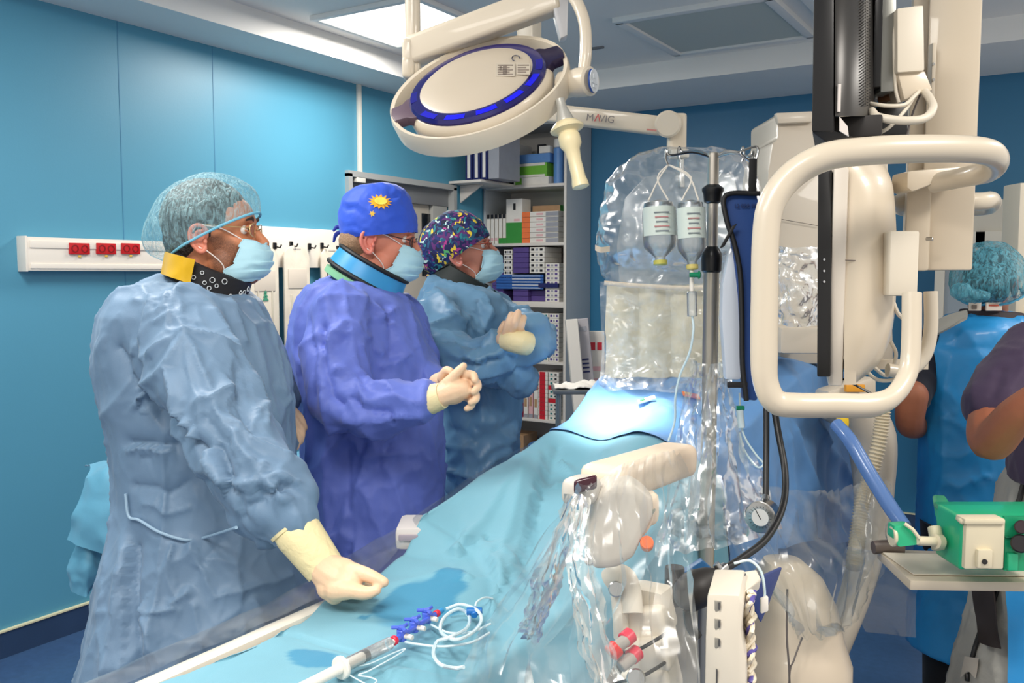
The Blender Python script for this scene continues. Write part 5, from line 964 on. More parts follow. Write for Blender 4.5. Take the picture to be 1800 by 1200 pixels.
# ================================================================ SURGICAL LAMP AND SHIELD ARM
m_lw = mat('lamp_white', (208, 196, 176), .35, coat=.2); m_lw2 = mat('lamp_plate', (182, 170, 152), .42)
LC = P(835, 137, 2.05); rv = (LC-CAM).normalized(); nL = (-rv*.60+(RT*-.322+UP*.947)*.80).normalized(); uL = (RT*math.cos(math.radians(18.8))+UP*math.sin(math.radians(18.8))); uL = (uL-nL*uL.dot(nL)).normalized(); vL = nL.cross(uL)
t = thing('surgical_lamp', 'round white surgical lamp with glowing blue ring seen from above', 'surgical lamp')
MB().lathe([(0, .003), (.07, .0025), (.128, 0), (.1345, -.004), (.1345, -.012)], LC, nL, 64).build('top_plate', m_lw2, t)
MB().lathe([(.1345, -.004), (.139, -.003), (.158, -.006), (.164, -.013), (.164, -.022), (.13, -.022)], LC, nL, 64).build('light_ring', mat('ring_indigo', (18, 10, 84), .2, emit=(10, 6, 120), estr=.05, coat=.4), t)
MB().lathe([(.15, -.016), (.166, -.018), (.172, -.026), (.175, -.040), (.170, -.078), (.15, -.088), (.0, -.088)], LC, nL, 64).build('housing', m_lw, t)
rg_ = MB(); n = 72; R0 = []
for (r, h) in ((.203, -.018), (.212, -.016), (.215, -.03), (.212, -.064), (.204, -.066), (.201, -.04)): R0.append([LC+nL*h+(uL*math.cos(2*math.pi*k/n)+vL*math.sin(2*math.pi*k/n))*r for k in range(n)])
vs = [v for r in R0 for v in r]; fs = [(i*n+k, i*n+(k+1) % n, ((i+1) % 6)*n+(k+1) % n, ((i+1) % 6)*n+k) for i in range(6) for k in range(n)]
rg_.add(vs, fs).build('handle_ring', m_lw, t, sharp=50)
m_ind = mat('wing_dark', (26, 16, 52), .3)
for s_, mm in ((1, m_ind), (-1, mat('wing_taupe', (92, 74, 86), .35))):
    poly = []
    for (r, an) in ((.150, -20), (.172, -15), (.180, -10), (.207, -8), (.210, 0), (.207, 9), (.180, 12), (.172, 17), (.150, 22), (.147, 0)):
        a = math.radians(an)+(0 if s_ > 0 else math.pi); poly.append(LC+nL*-.012+(uL*math.cos(a)+vL*math.sin(a))*r)
    MB().prism(poly, nL*-.022, bev=.002).build('ring_wing', mm, t)
for an, br_ in ((-148, .8), (-120, 1.0), (-92, 1.0), (-66, 1.0), (-40, .9), (-15, .45), (170, .35)):
    r1 = []; r2 = []
    for k in range(7): a = math.radians(an-9+3*k); r1.append(LC+nL*-.0035+(uL*math.cos(a)+vL*math.sin(a))*.142); r2.append(LC+nL*-.0048+(uL*math.cos(a)+vL*math.sin(a))*.158)
    MB().loft([r1, r2], caps=False, closed=False).build('led_window', mat('led_%d' % int(br_*100), (10, 6, 110), .3, emit=(8, 8, 255), estr=.75*br_**3), t)
lb = MB(); C0 = LC+nL*.003
def onplate(x, y): # plate coordinates from image
    r = ray(x, y); return CAM+r*((C0-CAM).dot(nL)/r.dot(nL))
pa = onplate(889, 121); X = (onplate(930, 122)-onplate(889, 122)).normalized(); Y = nL.cross(X)
m_lab = mat('label_print', (120, 108, 98), .6)
def plq(x0, y0, x1, y1, m_, nm='label_print', h=.0008): return MB().prism([onplate(x0, y0), onplate(x1, y0), onplate(x1, y1), onplate(x0, y1)], nL*h).build(nm, m_, t)
for (x0, y0, x1, y1) in ((872, 112, 905, 134), (908, 112, 932, 131)): plq(x0, y0, x1, y1, mat('label_pale', (176, 166, 150), .6), 'rating_label', .0004)
for k in range(5): plq(875, 114+4*k, 902-(k % 2)*6, 116+4*k, m_lab)
for k in range(4): plq(910, 114+4*k, 930-(k % 2)*5, 116+4*k, m_lab)
plq(884, 114, 891, 132, m_lab); plq(878, 116, 882, 124, m_lab)
cg = MB(); cg.tube([onplate(907+7*math.cos(a), 103-5*math.sin(a))+nL*.001 for a in [math.radians(x) for x in range(0, 260, 20)]], .0012, 6); cg.build('logo_arc', mat('logo_navy', (30, 34, 60), .5), t)
# pivot block, yoke tube, badge
def pc(x, y, d): return P(x, y, d)
MB().cyl(pc(985, 150, 2.04), pc(1032, 143, 2.00), .030, 24).build('pivot_hub', m_lw, t)
MB().cyl(pc(1012, 146, 2.02), pc(1040, 142, 1.99), .0325, 28).build('hub_cap', m_lw, t)
bd = MB().lathe([(0, .004), (.024, .004), (.026, 0), (.0, -.002)], pc(1041, 142, 1.985), (RT*.9-FH*.45), 28).build('badge', mat('badge_blue', (36, 70, 140), .4), t)
MB().lathe([(.022, .0045), (.0255, .0055), (.0255, .0045), (.022, .0040)], pc(1041, 142, 1.985), (RT*.9-FH*.45), 28).build('badge_ring', mat('badge_white', (226, 232, 236), .4), bd)
bx_ = RT*.9-FH*.45; by_ = ZZ; bs = ZZ.cross(bx_).normalized(); qb = pc(1041, 142, 1.985)+bx_*.005
for (u, v, a_, b_) in ((0, -.004, .030, .004), (0, -.012, .012, .006), (0, .010, .010, .010)): MB().box(qb+bs*u+ZZ*v, (a_, .002, b_), bs, None, ZZ).build('badge_mark', mat('badge_white', (226, 232, 236), .4), bd)
MB().tube([pc(1026, 128, 2.01), pc(1030, 90, 2.01), pc(1028, 45, 2.02), pc(1018, 12, 2.04), pc(1000, -18, 2.08), pc(975, -60, 2.12)], .0135, 16, smooth=5).build('yoke_tube', m_lw, t)
ho = t
ps = P(726, 100, 2.25); MB().cyl((ps.x, ps.y, P(726, 135, 2.25).z), (ps.x, ps.y, ZU), .019, 20).build('post', m_lw, ho)
q0, q1 = P(722, 92, 2.25), P(985, -6, 2.12); bx = (q1-q0).normalized(); MB().box((q0+q1)/2, ((q1-q0).length, .055, .068), bx, None, (ZZ-bx*bx.z), bev=.012, seg=3).build('spring_arm', m_lw, ho)
pbox(706, 66, 728, 132, 2.22, .06, bev=.012, seg=3).build('arm_joint', m_lw, ho)
pbox(706, 98, 724, 135, 2.22, .05, bev=.01, seg=3).build('joint_cap', m_lw, ho)
MB().prism([P(962, -30, 2.1), P(1000, -30, 2.1), P(998, 62, 2.1), P(985, 68, 2.1)], FH*.05, bev=.006).build('yoke_bracket', mat('bracket_grey', (190, 190, 192), .4), ho)
hd = t
m_hdl = mat('handle_cream', (238, 222, 178), .4, coat=.15); ha, hb = P(988, 190, 1.95), P(1021, 328, 1.93); hx = (hb-ha).normalized(); L_ = (hb-ha).length
MB().lathe([(.010, -.02), (.011, .0), (.020, .028), (.020, .032)], ha, hx, 24).build('cone', mat('cone_grey', (186, 184, 176), .35, metal=.3), hd)
MB().lathe([(.018, .030), (.026, .034), (.037, .046), (.036, .050), (.022, .056), (.020, .060)], ha, hx, 32).build('guard', m_hdl, hd)
MB().lathe([(.020, .058), (.024, .064), (.024, .084), (.017, .096), (.0145, .12), (.0155, L_-.02), (.018, L_-.008), (.0185, L_), (.015, L_+.002)], ha, hx, 28).build('grip', m_hdl, hd)
# shield arm with lettering
sa = thing('shield_arm', 'white jointed ceiling arm with a maker name holding the bagged shield', 'shield arm')
q0, q1 = P(930, 195, 2.82), P(1165, 222, 2.75); bx = (q1-q0).normalized()
MB().box((q0+q1)/2, ((q1-q0).length, .045, .056), bx, None, (ZZ-bx*bx.z), bev=.010, seg=3).build('beam', m_lw, sa)
MB().cyl(P(1174, 218, 2.70), P(1176, 218, 2.79), .040, 30).build('joint_disc', m_lw, sa)
pbox(1176, 198, 1208, 268, 2.73, .05, bev=.012, seg=3).build('elbow', m_lw, sa); pbox(1181, 262, 1212, 276, 2.72, .06, bev=.004).build('coupling', m_cream, sa)
MB().cyl(P(1196, 270, 2.75), P(1198, 330, 2.75), .010, 14).build('drop_rod', m_metal, sa)
tq = P(1029, 209, 2.785); X = (P(1070, 213, 2.77)-tq).normalized(); Yv = (ZZ-X*X.z).normalized()
o1 = text3d('maker_name', 'M  VIG', .030, tq-FH*.028, X, Yv, mat('print_grey', (120, 112, 110), .5), sa, .0006); o2 = text3d('maker_letter', '\u039b', .030, tq-FH*.028+X*.0255, X, Yv, mat('print_redgrey', (190, 60, 60), .5), sa, .0006)
MB().box(P(1143, 231, 2.74)-FH*.028, (.03, .001, .005), X, None, Yv).build('small_print', mat('print_rose', (180, 110, 100), .5), sa)
MB().box((q0.x, q0.y, (q0.z+ZU)/2+.02), (.06, .06, ZU-q0.z), bev=.01).build('ceiling_column', m_lw, sa)
# bagged shield
m_bag = film('bag_film', haze=.11, gloss=.38, scale=12, bump=1.0, dist=.014)
bg_ = thing('bagged_shield', 'radiation shield wrapped in a crumpled clear plastic bag', 'shield')
MB().prism([P(1090, 500, 2.75), P(1085, 430, 2.75), P(1098, 350, 2.75), P(1135, 310, 2.75), P(1200, 300, 2.75), P(1290, 305, 2.75), P(1310, 400, 2.75), P(1300, 500, 2.75)], FH*.012, bev=.003).build('acrylic_pane', film('acrylic', haze=.10, gloss=.4, scale=2, bump=.02), bg_)
rings = []
out = [(262, 1150, 1262), (275, 1118, 1300), (295, 1085, 1325), (325, 1066, 1335), (360, 1055, 1337), (400, 1050, 1336), (440, 1048, 1332), (475, 1058, 1322), (500, 1066, 1306)]
for (y, xl, xr) in out:
    c = P((xl+xr)/2, y, 2.74); a = (xr-xl)/2*2.74/F; hd_ = .05+.05*math.sin(math.pi*min(1, (y-262)/150)/2)-.05*(y > 460); rings.append([c+RT*a*math.copysign(abs(math.cos(q))**.7, math.cos(q))+FH*hd_*math.sin(q) for q in [2*math.pi*k/28 for k in range(28)]])
mb = MB(); cols = list(zip(*rings)); cc = [crom(list(c), 8)[0] for c in cols]; rr = [list(r) for r in zip(*cc)]; rr = [crom(r, 5, None, True)[0] for r in rr]
mb.loft(rr, caps=True); V = np.array(mb.v); c0 = V.mean(0); D = V-c0; D /= np.linalg.norm(D, axis=1)[:, None]; V = noise_relief(V, D, .010, 9, 3); V = noise_relief(V, D, .006, 22, 5)
mesh_np('plastic_bag', V, mb.f, m_bag, bg_)
tp = MB().tube([P(1062, 497, 2.68), P(1120, 502, 2.67), P(1200, 506, 2.67), P(1285, 503, 2.68)], .007, 8, smooth=4, flat=.5).build('tape_band', mat('tape_cream', (226, 210, 186), .4), bg_)
sheet([[P(1046, 430, 2.66), P(1056, 434, 2.65), P(1072, 432, 2.66)], [P(1046, 440, 2.66), P(1056, 444, 2.65), P(1072, 442, 2.66)]], 4, 4).build('tape_piece', mat('tape_cream', (226, 210, 186), .4), bg_)
cu = thing('lead_curtain', 'cream quilted lead curtain hanging from the bagged shield', 'curtain')
m_qu = cloth('curtain_cream', (216, 206, 178), .5, .3, scale=12)
for k in range(4):
    x0 = 1066+56*k; sheet([[P(x0+2, 500, 2.72), P(x0+29, 500, 2.71), P(x0+55, 500, 2.72)], [P(x0+1, 580, 2.72), P(x0+28, 582, 2.70), P(x0+55, 580, 2.72)], [P(x0, 662, 2.72), P(x0+28, 664, 2.705), P(x0+55, 662, 2.72)]], 8, 14, amp=.003, scale=14, seed=k, thick=.012).build('curtain_panel', m_qu, cu)
fq = sheet([[P(1054, 495, 2.66), P(1110, 497, 2.62), P(1180, 497, 2.62), P(1300, 495, 2.66)], [P(1056, 560, 2.64), P(1120, 562, 2.63), P(1200, 565, 2.63), P(1298, 560, 2.64)], [P(1058, 630, 2.65), P(1120, 630, 2.62), P(1200, 628, 2.63), P(1290, 625, 2.65)], [P(1050, 690, 2.64), P(1115, 685, 2.58), P(1200, 690, 2.58), P(1285, 680, 2.62)]], 14, 14, amp=.004, scale=14, seed=4, amp2=.002, scale2=30).build('curtain_film', film('quilt_film', haze=.13, gloss=.25, scale=20, bump=1.0, dist=.02)); tag(fq, 'shiny clear film over the cream lead curtain', 'plastic film')
# ---------------------------------------------------------------- drip pole
iv = thing('drip_pole', 'steel drip pole with four hooks and black collars', 'drip stand')
pt = P(1254, 268, 2.0); px_, py_ = pt.x, pt.y
def IV(z): return Vector((px_, py_, z))
zt1 = P(1254, 268, 2.0).z; zc1 = P(1252, 340, 2.0).z; zc2 = P(1250, 455, 2.0).z
MB().cyl(IV(zc2), IV(zt1), .0125, 20).build('inner_tube', mat('pole_chrome', (196, 190, 180), .3, metal=.75), iv); MB().cyl(IV(.06), IV(zc2), .0175, 24).build('outer_tube', mat('steel_tube', (176, 170, 158), .3, metal=.7), iv)
MB().lathe([(.013, -.022), (.019, -.018), (.021, .0), (.024, .006), (.024, .012), (.014, .02)], IV(zc1), ZZ, 24).build('collar', m_blk, iv)
MB().lathe([(.018, -.03), (.022, -.026), (.023, .0), (.022, .012), (.017, .022), (.013, .028)], IV(zc2), ZZ, 24).build('collar', m_blk, iv)
for k in range(5): a = 2*math.pi*k/5+.4; MB().tube([IV(.09), IV(.09)+Vector((math.cos(a)*.12, math.sin(a)*.12, -.01)), IV(.04)+Vector((math.cos(a)*.24, math.sin(a)*.24, 0))], .012, 10, smooth=3).build('base_leg', m_steel, iv)
def hook(x, y, d, xe, ye):
    q = P(x, y, d); MB().tube([IV(zt1-.012), P((xe+x)/2, (ye+y)/2-4, (2.0+d)/2), P(x, y-3, d), P(x+(6 if x > 1254 else -6), y-12, d), P(x+(8 if x > 1254 else -8), y+2, d), P(x+(4 if x > 1254 else -4), y+14, d)], .0028, 8, smooth=5).build('hook', m_metal, iv)
hook(1178, 276, 1.97, 1254, 268); hook(1200, 270, 2.10, 1254, 268); hook(1318, 278, 1.96, 1254, 268); hook(1300, 270, 2.1, 1254, 268)
MB().tube([P(1320, 285, 1.95), P(1302, 270, 1.95), P(1312, 262, 1.95), P(1330, 258, 1.95), P(1332, 270, 1.95), P(1325, 288, 1.95)], .0026, 8, smooth=5).build('hook', m_metal, iv)
m_btl = film('bottle_film', haze=.16, gloss=.55, scale=4, bump=.15); m_liq = mat('bottle_label', (210, 222, 214), .5)
def bottle(x0, x1, y0, y1, d, lab, rot, capcol, capm):
    t = thing('infusion_bottle', lab, 'bottle', 'infusion bottles on the drip pole'); c = P((x0+x1)/2, y0, d); b = P((x0+x1)/2+4, y1, d); A = (b-c).normalized(); L = (b-c).length; w_ = (x1-x0)/2*d/F
    MB().lathe([(w_*.3, 0), (w_*.85, .006), (w_, .03), (w_, L*.62), (w_*.95, L*.72), (w_*.5, L*.84), (w_*.32, L*.88), (w_*.32, L*.93)], c, A, 28).build('bottle_body', m_btl, t)
    MB().lathe([(w_*.32, L*.92), (w_*.42, L*.925), (w_*.42, L*.985), (w_*.34, L), (.001, L)], c, A, 20).build('cap', capm, t)
    rr = []; X = (RT-A*RT.dot(A)).normalized(); Yb = A.cross(X)
    for h in (L*.12, L*.56):
        rr.append([c+A*h+(X*math.cos(a)+Yb*math.sin(a))*(w_+.0015) for a in [math.radians(q) for q in range(200, 345, 12)]] if Yb.dot(FH) > 0 else [c+A*h+(X*math.cos(a)+Yb*math.sin(a))*(w_+.0015) for a in [math.radians(q) for q in range(20, 165, 12)]])
    lb_ = MB().loft(rr, caps=False, closed=False).build('label', m_liq, t)
    for k in range(5): MB().box(c+A*(L*(.2+.07*k))-FH*(w_+.002), (w_*(.9-.1*(k % 3)), .002, .0025), X, None, A).build('print_line', mat('print_pinkish', (190, 130, 130), .6) if k % 2 else mat('print_greyish', (120, 130, 136), .6), lb_)
    MB().tube([c+X*w_*.6, c-A*.05, P(1175, 290, d), c-A*.05+X*.004, c-X*w_*.6], .002, 6, smooth=4).build('hanging_strap', m_wp, t)
bottle(1128, 1186, 352, 466, 2.02, 'left clear infusion bottle with yellow cap hanging on the pole', 0, None, mat('cap_olive', (196, 190, 90), .4))
bottle(1188, 1238, 352, 474, 1.95, 'right clear infusion bottle with printed label beside the pole', 0, None, mat('cap_gold', (206, 190, 110), .4))
dc = thing('drip_line', 'drip chamber with green clamp and clear line running down to the drape', 'drip line')
MB().cyl(P(1216, 512, 1.95), P(1217, 556, 1.95), .011, 18).build('drip_chamber', film('chamber', haze=.18, gloss=.6, scale=3, bump=.02), dc); MB().cyl(P(1216, 474, 1.95), P(1216, 512, 1.95), .005, 12).build('spike', m_wp, dc)
g_ = MB().cyl(P(1212, 483, 1.93), P(1228, 483, 1.93), .0055, 12); g_.lathe([(.003, 0), (.009, .002), (.009, .004), (.003, .008)], P(1226, 483, 1.93), RT, 12); g_.build('green_clamp', mat('clamp_green', (10, 130, 90), .35), dc)
MB().tube([P(1217, 556, 1.95), P(1219, 580, 1.95), P(1212, 620, 1.97), P(1195, 660, 2.0), P(1187, 700, 2.02), P(1186, 740, 2.04), P(1175, 775, 2.05)], .0026, 8, smooth=6).build('line', m_line, dc)
l2 = thing('pressure_line', 'thin clear line with green tap hanging in front of the blue drape', 'drip line')
MB().tube([P(1300, 690, 2.0), P(1302, 740, 1.99), P(1310, 770, 1.98), P(1330, 800, 1.97), P(1342, 815, 1.97), P(1330, 820, 1.97), P(1308, 790, 1.98), P(1300, 760, 1.98)], .0022, 8, smooth=6).build('line', m_line, l2)
MB().cyl(P(1294, 717, 1.98), P(1308, 717, 1.98), .0055, 12).build('green_tap', mat('clamp_green', (10, 130, 90), .35), l2)
MB().cyl(P(1300, 720, 1.98), P(1303, 752, 1.98), .008, 14).build('chamber', m_line, l2)
# ---------------------------------------------------------------- pressure cuff, hose, gauge, bulb
pcf = thing('pressure_cuff', 'blue pressure infusion cuff with black piping hanging from the pole hook', 'pressure cuff')
m_cuffb = cloth('cuff_blue', (30, 66, 128), .6, .15, scale=16); m_pip = mat('piping_black', (14, 14, 18), .6)
oc = [(1274, 342), (1330, 338), (1345, 400), (1345, 560), (1332, 705), (1306, 702), (1302, 600), (1298, 520), (1286, 420), (1276, 385)]
MB().prism([P(x, y, 1.90) for x, y in oc], FH*.022, bev=.006).build('cuff_body', m_cuffb, pcf)
MB().tube([P(1335, 340, 1.89), P(1276, 343, 1.89), P(1277, 385, 1.885), P(1290, 425, 1.885), P(1301, 480, 1.885), P(1304, 560, 1.885), P(1305, 640, 1.885), P(1312, 704, 1.885)], .0055, 10, smooth=5).build('piping', m_pip, pcf)
MB().prism([P(x, y, 1.905) for x, y in ((1290, 430), (1300, 480), (1303, 560), (1304, 668), (1276, 668), (1268, 560), (1270, 500), (1280, 450))], FH*.03, bev=.008).build('bag_pocket', mat('pocket_white', (196, 204, 216), .35, coat=.3), pcf)
MB().box(P(1323, 310, 1.90), (.017, .006, .075), RT, None, ZZ, bev=.002).build('strap', m_pip, pcf)
MB().box(P(1280, 415, 1.88), (.012, .006, .055), RT+UP*.5, None, UP+RT*.55, bev=.002).build('side_strap', m_pip, pcf); MB().box(P(1296, 676, 1.885), (.042, .008, .012), RT, None, ZZ, bev=.002).build('bottom_strap', m_pip, pcf)
text3d('cuff_print', '12 000 PM', .012, P(1290, 362, 1.895), RT, ZZ, mat('print_darkblue', (16, 36, 84), .6), pcf, .0005)
hz = thing('inflation_set', 'black rubber hose, bulb and round steel pressure gauge of the cuff', 'inflation bulb')
m_rub = mat('rubber_black', (16, 16, 18), .42)
MB().tube([P(1347, 700, 1.86), P(1347, 780, 1.84), P(1346, 880, 1.80)], .0062, 12, smooth=4).build('gauge_hose', m_rub, hz)
MB().tube([P(1358, 700, 1.86), P(1368, 760, 1.84), P(1380, 830, 1.80), P(1376, 890, 1.74), P(1348, 945, 1.66), P(1305, 980, 1.58), P(1270, 1002, 1.52)], .0068, 12, smooth=6).build('bulb_hose', m_rub, hz)
gA = (-FH*.8-RT*.55).normalized(); gc = P(1341, 906, 1.76)
gg = MB().lathe([(.027, -.022), (.030, -.018), (.030, .012), (.0315, .016), (.027, .018), (.0, .014)], gc, gA, 36).build('gauge_case', m_metal, hz)
gf = MB().lathe([(0, .0165), (.026, .0165), (.026, .0155), (0, .0155)], gc, gA, 32).build('gauge_dial', mat('dial_white', (214, 214, 210), .4), gg)
ux = gA.cross(ZZ).normalized(); tk = MB()
for k in range(20): a = 2*math.pi*k/20; v = ux*math.cos(a)+ZZ*math.sin(a); tk.box(gc+gA*.0170+v*.021, (.005, .0008, .0008), v, gA.cross(v), gA)
tk.box(gc+gA*.0172+ux*.004+ZZ*.006, (.022, .0012, .001), (ux*.6+ZZ), None, gA); tk.build('dial_marks', m_blk, hz)
MB().cyl(P(1346, 872, 1.79), P(1344, 890, 1.77), .008, 12).build('gauge_neck', m_metal, hz)
bb_ = MB(); b0, b1 = P(1268, 1000, 1.50), P(1194, 1058, 1.44); bxx = (b1-b0); L = bxx.length
bb_.lathe([(.007, .0), (.009, L*.12), (.020, L*.28), (.029, L*.5), (.031, L*.66), (.027, L*.84), (.014, L*.97), (.004, L)], b0, bxx, 26).build('bulb', mat('bulb_rubber', (34, 30, 28), .5), hz)
MB().cyl(P(1274, 996, 1.51), P(1262, 1006, 1.49), .0085, 14).build('valve', m_metal, hz); MB().cyl(P(1258, 990, 1.49), P(1266, 1000, 1.49), .006, 12).build('valve_screw', m_metal, hz)
kb = thing('clamp_knob', 'black ribbed knob beside the rubber bulb', 'knob')
MB().lathe([(.014, 0), (.0165, .004), (.0165, .06), (.0155, .064), (.0, .064)], P(1185, 1062, 1.50), ZZ, 24).build('knob_body', m_blk, kb); MB().tube([P(1210, 1072, 1.45), P(1214, 1100, 1.45), P(1226, 1120, 1.45)], .009, 10, smooth=3).build('clamp_stem', m_blk, kb)
sc2 = MB().prism([P(1195, 1010, 1.62), P(1235, 985, 1.62), P(1252, 1000, 1.62), P(1250, 1050, 1.62), P(1200, 1060, 1.62)], FH*.02, bev=.003).build('blue_folder', mat('folder_blue', (36, 92, 140), .4)); tag(sc2, 'dark blue flat case behind the rubber bulb', 'case')
# ================================================================ CONTROL BOX, PEDESTAL, C-ARM
cb = thing('injector_console', 'cream console box with three grey square keys at the bottom of the picture', 'console')
cy = math.radians(12)
MB().prism([P(1243, 1044, 1.26), P(1300, 1046, 1.24), P(1308, 1060, 1.24), P(1303, 1110, 1.24), P(1312, 1160, 1.24), P(1312, 1330, 1.24), P(1236, 1330, 1.26), P(1240, 1120, 1.26)], FH*.11+RT*.035, bev=.005).build('console_body', m_cream, cb)
MB().prism([P(1262, 1036, 1.31), P(1282, 1008, 1.36), P(1330, 1000, 1.38), P(1338, 1018, 1.36), P(1306, 1042, 1.27)], -ZZ*.02+FH*.01, bev=.003).build('sloped_top', m_cream, cb)
MB().prism([P(1266, 1034, 1.30), P(1280, 1014, 1.34), P(1312, 1014, 1.34), P(1298, 1036, 1.29)], ZZ*.006, bev=.001).build('dark_display', mat('display_dark', (40, 42, 46), .15), cb)
for y in (1065, 1097, 1130):
    k = pbox(1257, y-9, 1272, y+9, 1.252, .006, bev=.001).build('key', mat('key_grey', (150, 146, 136), .5), cb); pbox(1263, y-6, 1266, y+6, 1.249, .003, bev=0).build('key_mark', mat('key_mark', (80, 80, 80), .5), k)
for k in range(1): pbox(1259, 1176, 1261, 1215, 1.252, .003, bev=0).build('side_print', mat('key_mark', (80, 80, 80), .5), cb)
MB().box(P(1290, 1700, 1.36), (.05, .05, .5), bev=.01).build('support_column', m_cream, cb)
cw = thing('cable_bundle', 'tangled cream and purple cables beside the console', 'cable')
rnd = random.Random(3)
for k in range(5):
    pts = [P(1318+6*math.sin(j*1.9+k)+rnd.uniform(-4, 4), 1040+14*j+rnd.uniform(-4, 4), 1.27+.02*math.cos(j*1.9+k)+.006*k) for j in range(13)]
    MB().tube(pts, .0035, 8, smooth=5).build('cable', [mat('cable_cream', (226, 214, 190), .4), mat('cable_purple', (84, 74, 150), .4)][0 if k != 1 else 1], cw)
cm_ = thing('clip_lead', 'white connector plug on a loop of line above the console', 'connector')
MB().tube([P(1290, 990, 1.38), P(1318, 985, 1.38), P(1338, 1005, 1.38), P(1344, 1040, 1.38), P(1342, 1058, 1.37)], .0022, 8, smooth=5).build('lead', m_line, cm_); MB().box(P(1343, 1062, 1.36), (.012, .01, .022), RT+UP*.4, None, UP, bev=.002).build('plug', m_wp, cm_)
nv = MB().prism([P(1322, 1022, 1.42), P(1375, 998, 1.5), P(1352, 1060, 1.46), P(1338, 1095, 1.42), P(1325, 1070, 1.42)], FH*.01, bev=.002).build('navy_pouch', cloth('pouch_navy', (30, 50, 110), .6, .3)); tag(nv, 'dark navy fabric flap behind the console box', 'pouch')
m_ped = mat('pedestal_cream', (206, 190, 168), .35, coat=.2, var=.02)
pd_ = thing('floor_pedestal', 'rounded cream floor pedestal under the hanging grey film', 'pedestal')
rings = []
for (y, xl, xr, hd_) in ((985, 1345, 1410, .05), (1010, 1336, 1440, .10), (1050, 1326, 1458, .14), (1095, 1316, 1466, .16), (1116, 1310, 1472, .17), (1136, 1302, 1477, .19), (1160, 1298, 1477, .19), (1220, 1297, 1472, .19), (1400, 1300, 1462, .19), (1640, 1300, 1462, .19)):
    c = P((xl+xr)/2, y, 2.15); c.z = max(c.z, .005); a = (xr-xl)/2*2.15/F; rings.append([c+RT*a*math.copysign(abs(math.cos(q))**.75, math.cos(q))+FH*hd_*math.copysign(abs(math.sin(q))**.75, math.sin(q)) for q in [2*math.pi*k/36 for k in range(36)]])
MB().loft(rings).build('pedestal_body', m_ped, pd_, sharp=50)
for (a_, b_) in (((1384, 1035), (1388, 1200)), ((1410, 1120), (1387, 1200))): MB().tube([P(*a_, 1.95), P((a_[0]+b_[0])/2-3, (a_[1]+b_[1])/2, 1.93), P(*b_, 1.92), P(b_[0], 1400, 1.92)], .0022, 6, smooth=4).build('thin_cable', mat('cable_grey', (96, 88, 84), .5), pd_)
# C-arm body
ca = thing('c_arm', 'large white x-ray C-arm behind the bagged shield and drapes', 'x-ray machine')
m_ca = mat('carm_white', (210, 198, 180), .38, coat=.15)
MB().prism([P(x, y, 3.0) for x, y in ((1366, 203), (1372, 197), (1440, 196), (1560, 196), (1572, 640), (1376, 640), (1348, 560), (1341, 400), (1350, 300), (1358, 250), (1366, 245))], FH*.34, bev=.012).build('detector_housing', m_ca, ca)
MB().prism([P(x, y, 2.97) for x, y in ((1364, 198), (1430, 195), (1430, 214), (1368, 217))], FH*.03, bev=.006).build('top_lip', m_ca, ca)
MB().tube([P(1372, 385, 2.985), P(1440, 397, 2.985)], .0012, 6).build('panel_seam', mat('seam', (120, 110, 100), .6), ca)
pbox(1372, 575, 1455, 622, 2.7, .3, bev=.012).build('detector_plate', m_ca, ca)
cv = sheet([[P(1366, 432, 2.68), P(1400, 436, 2.62), P(1470, 430, 2.68)], [P(1366, 500, 2.64), P(1402, 505, 2.6), P(1470, 500, 2.66)], [P(1368, 568, 2.66), P(1404, 574, 2.62), P(1470, 566, 2.68)]], 12, 14, amp=.010, scale=16, seed=2, amp2=.006, scale2=36).build('detector_cover', film('cover_film', haze=.22, gloss=.4, scale=18, bump=1.0)); tag(cv, 'crumpled clear cover over the X-ray detector inside the frame loop', 'plastic film')
# lower arc
arc = [((1462, 700, 2.85), .07), ((1500, 720, 2.85), .08), ((1530, 770, 2.85), .075), ((1536, 850, 2.85), .06), ((1530, 940, 2.8), .05), ((1508, 1030, 2.75), .045), ((1480, 1110, 2.7), .04), ((1440, 1200, 2.7), .04)]
cpts, crs = crom([P(*a) for a, _ in arc], 5, [r for _, r in arc]); MB().tube(cpts, crs, 20, flat=1.4).build('arc', m_ca, ca)
MB().box(P(1485, 690, 2.7), (.15, .12, .06), RT+UP*.3, None, UP, bev=.012).build('tube_housing', m_ca, ca); MB().box(P(1502, 682, 2.62), (.055, .02, .022), RT, None, UP, bev=.003).build('orange_plate', mat('plate_orange', (236, 160, 40), .5), ca)
MB().ball(P(1481, 742, 2.6), (.018, .012, .03)).build('yellow_knob', mat('knob_yellow', (240, 200, 40), .4), ca)
chs = thing('corrugated_hose', 'pale corrugated cable hose curving down the C-arm', 'hose')
hp = crom([P(1554, 700, 2.6), P(1548, 760, 2.6), P(1532, 830, 2.6), P(1516, 880, 2.58), P(1508, 940, 2.55), P(1500, 1000, 2.5)], 22)[0]
MB().tube(hp, [.020+.0035*(1 if k % 2 else -1) for k in range(len(hp))], 14).build('ribbed_tube', mat('hose_pale', (218, 206, 180), .5), chs)
fl = sheet([[P(1508, 820, 2.5), P(1535, 830, 2.45), P(1560, 850, 2.5)], [P(1500, 920, 2.45), P(1530, 930, 2.4), P(1572, 930, 2.45)], [P(1480, 1010, 2.4), P(1515, 1020, 2.35), P(1545, 1010, 2.4)], [P(1465, 1100, 2.3), P(1480, 1108, 2.28), P(1492, 1100, 2.3)]], 10, 12, amp=.012, scale=14, amp2=.004, scale2=40).build('arc_film', m_film3); tag(fl, 'grey clear film wrapped down the lower arc of the C-arm', 'plastic film')
bh = thing('breathing_hose', 'translucent blue breathing hose running from the drape to the green ventilator', 'hose')
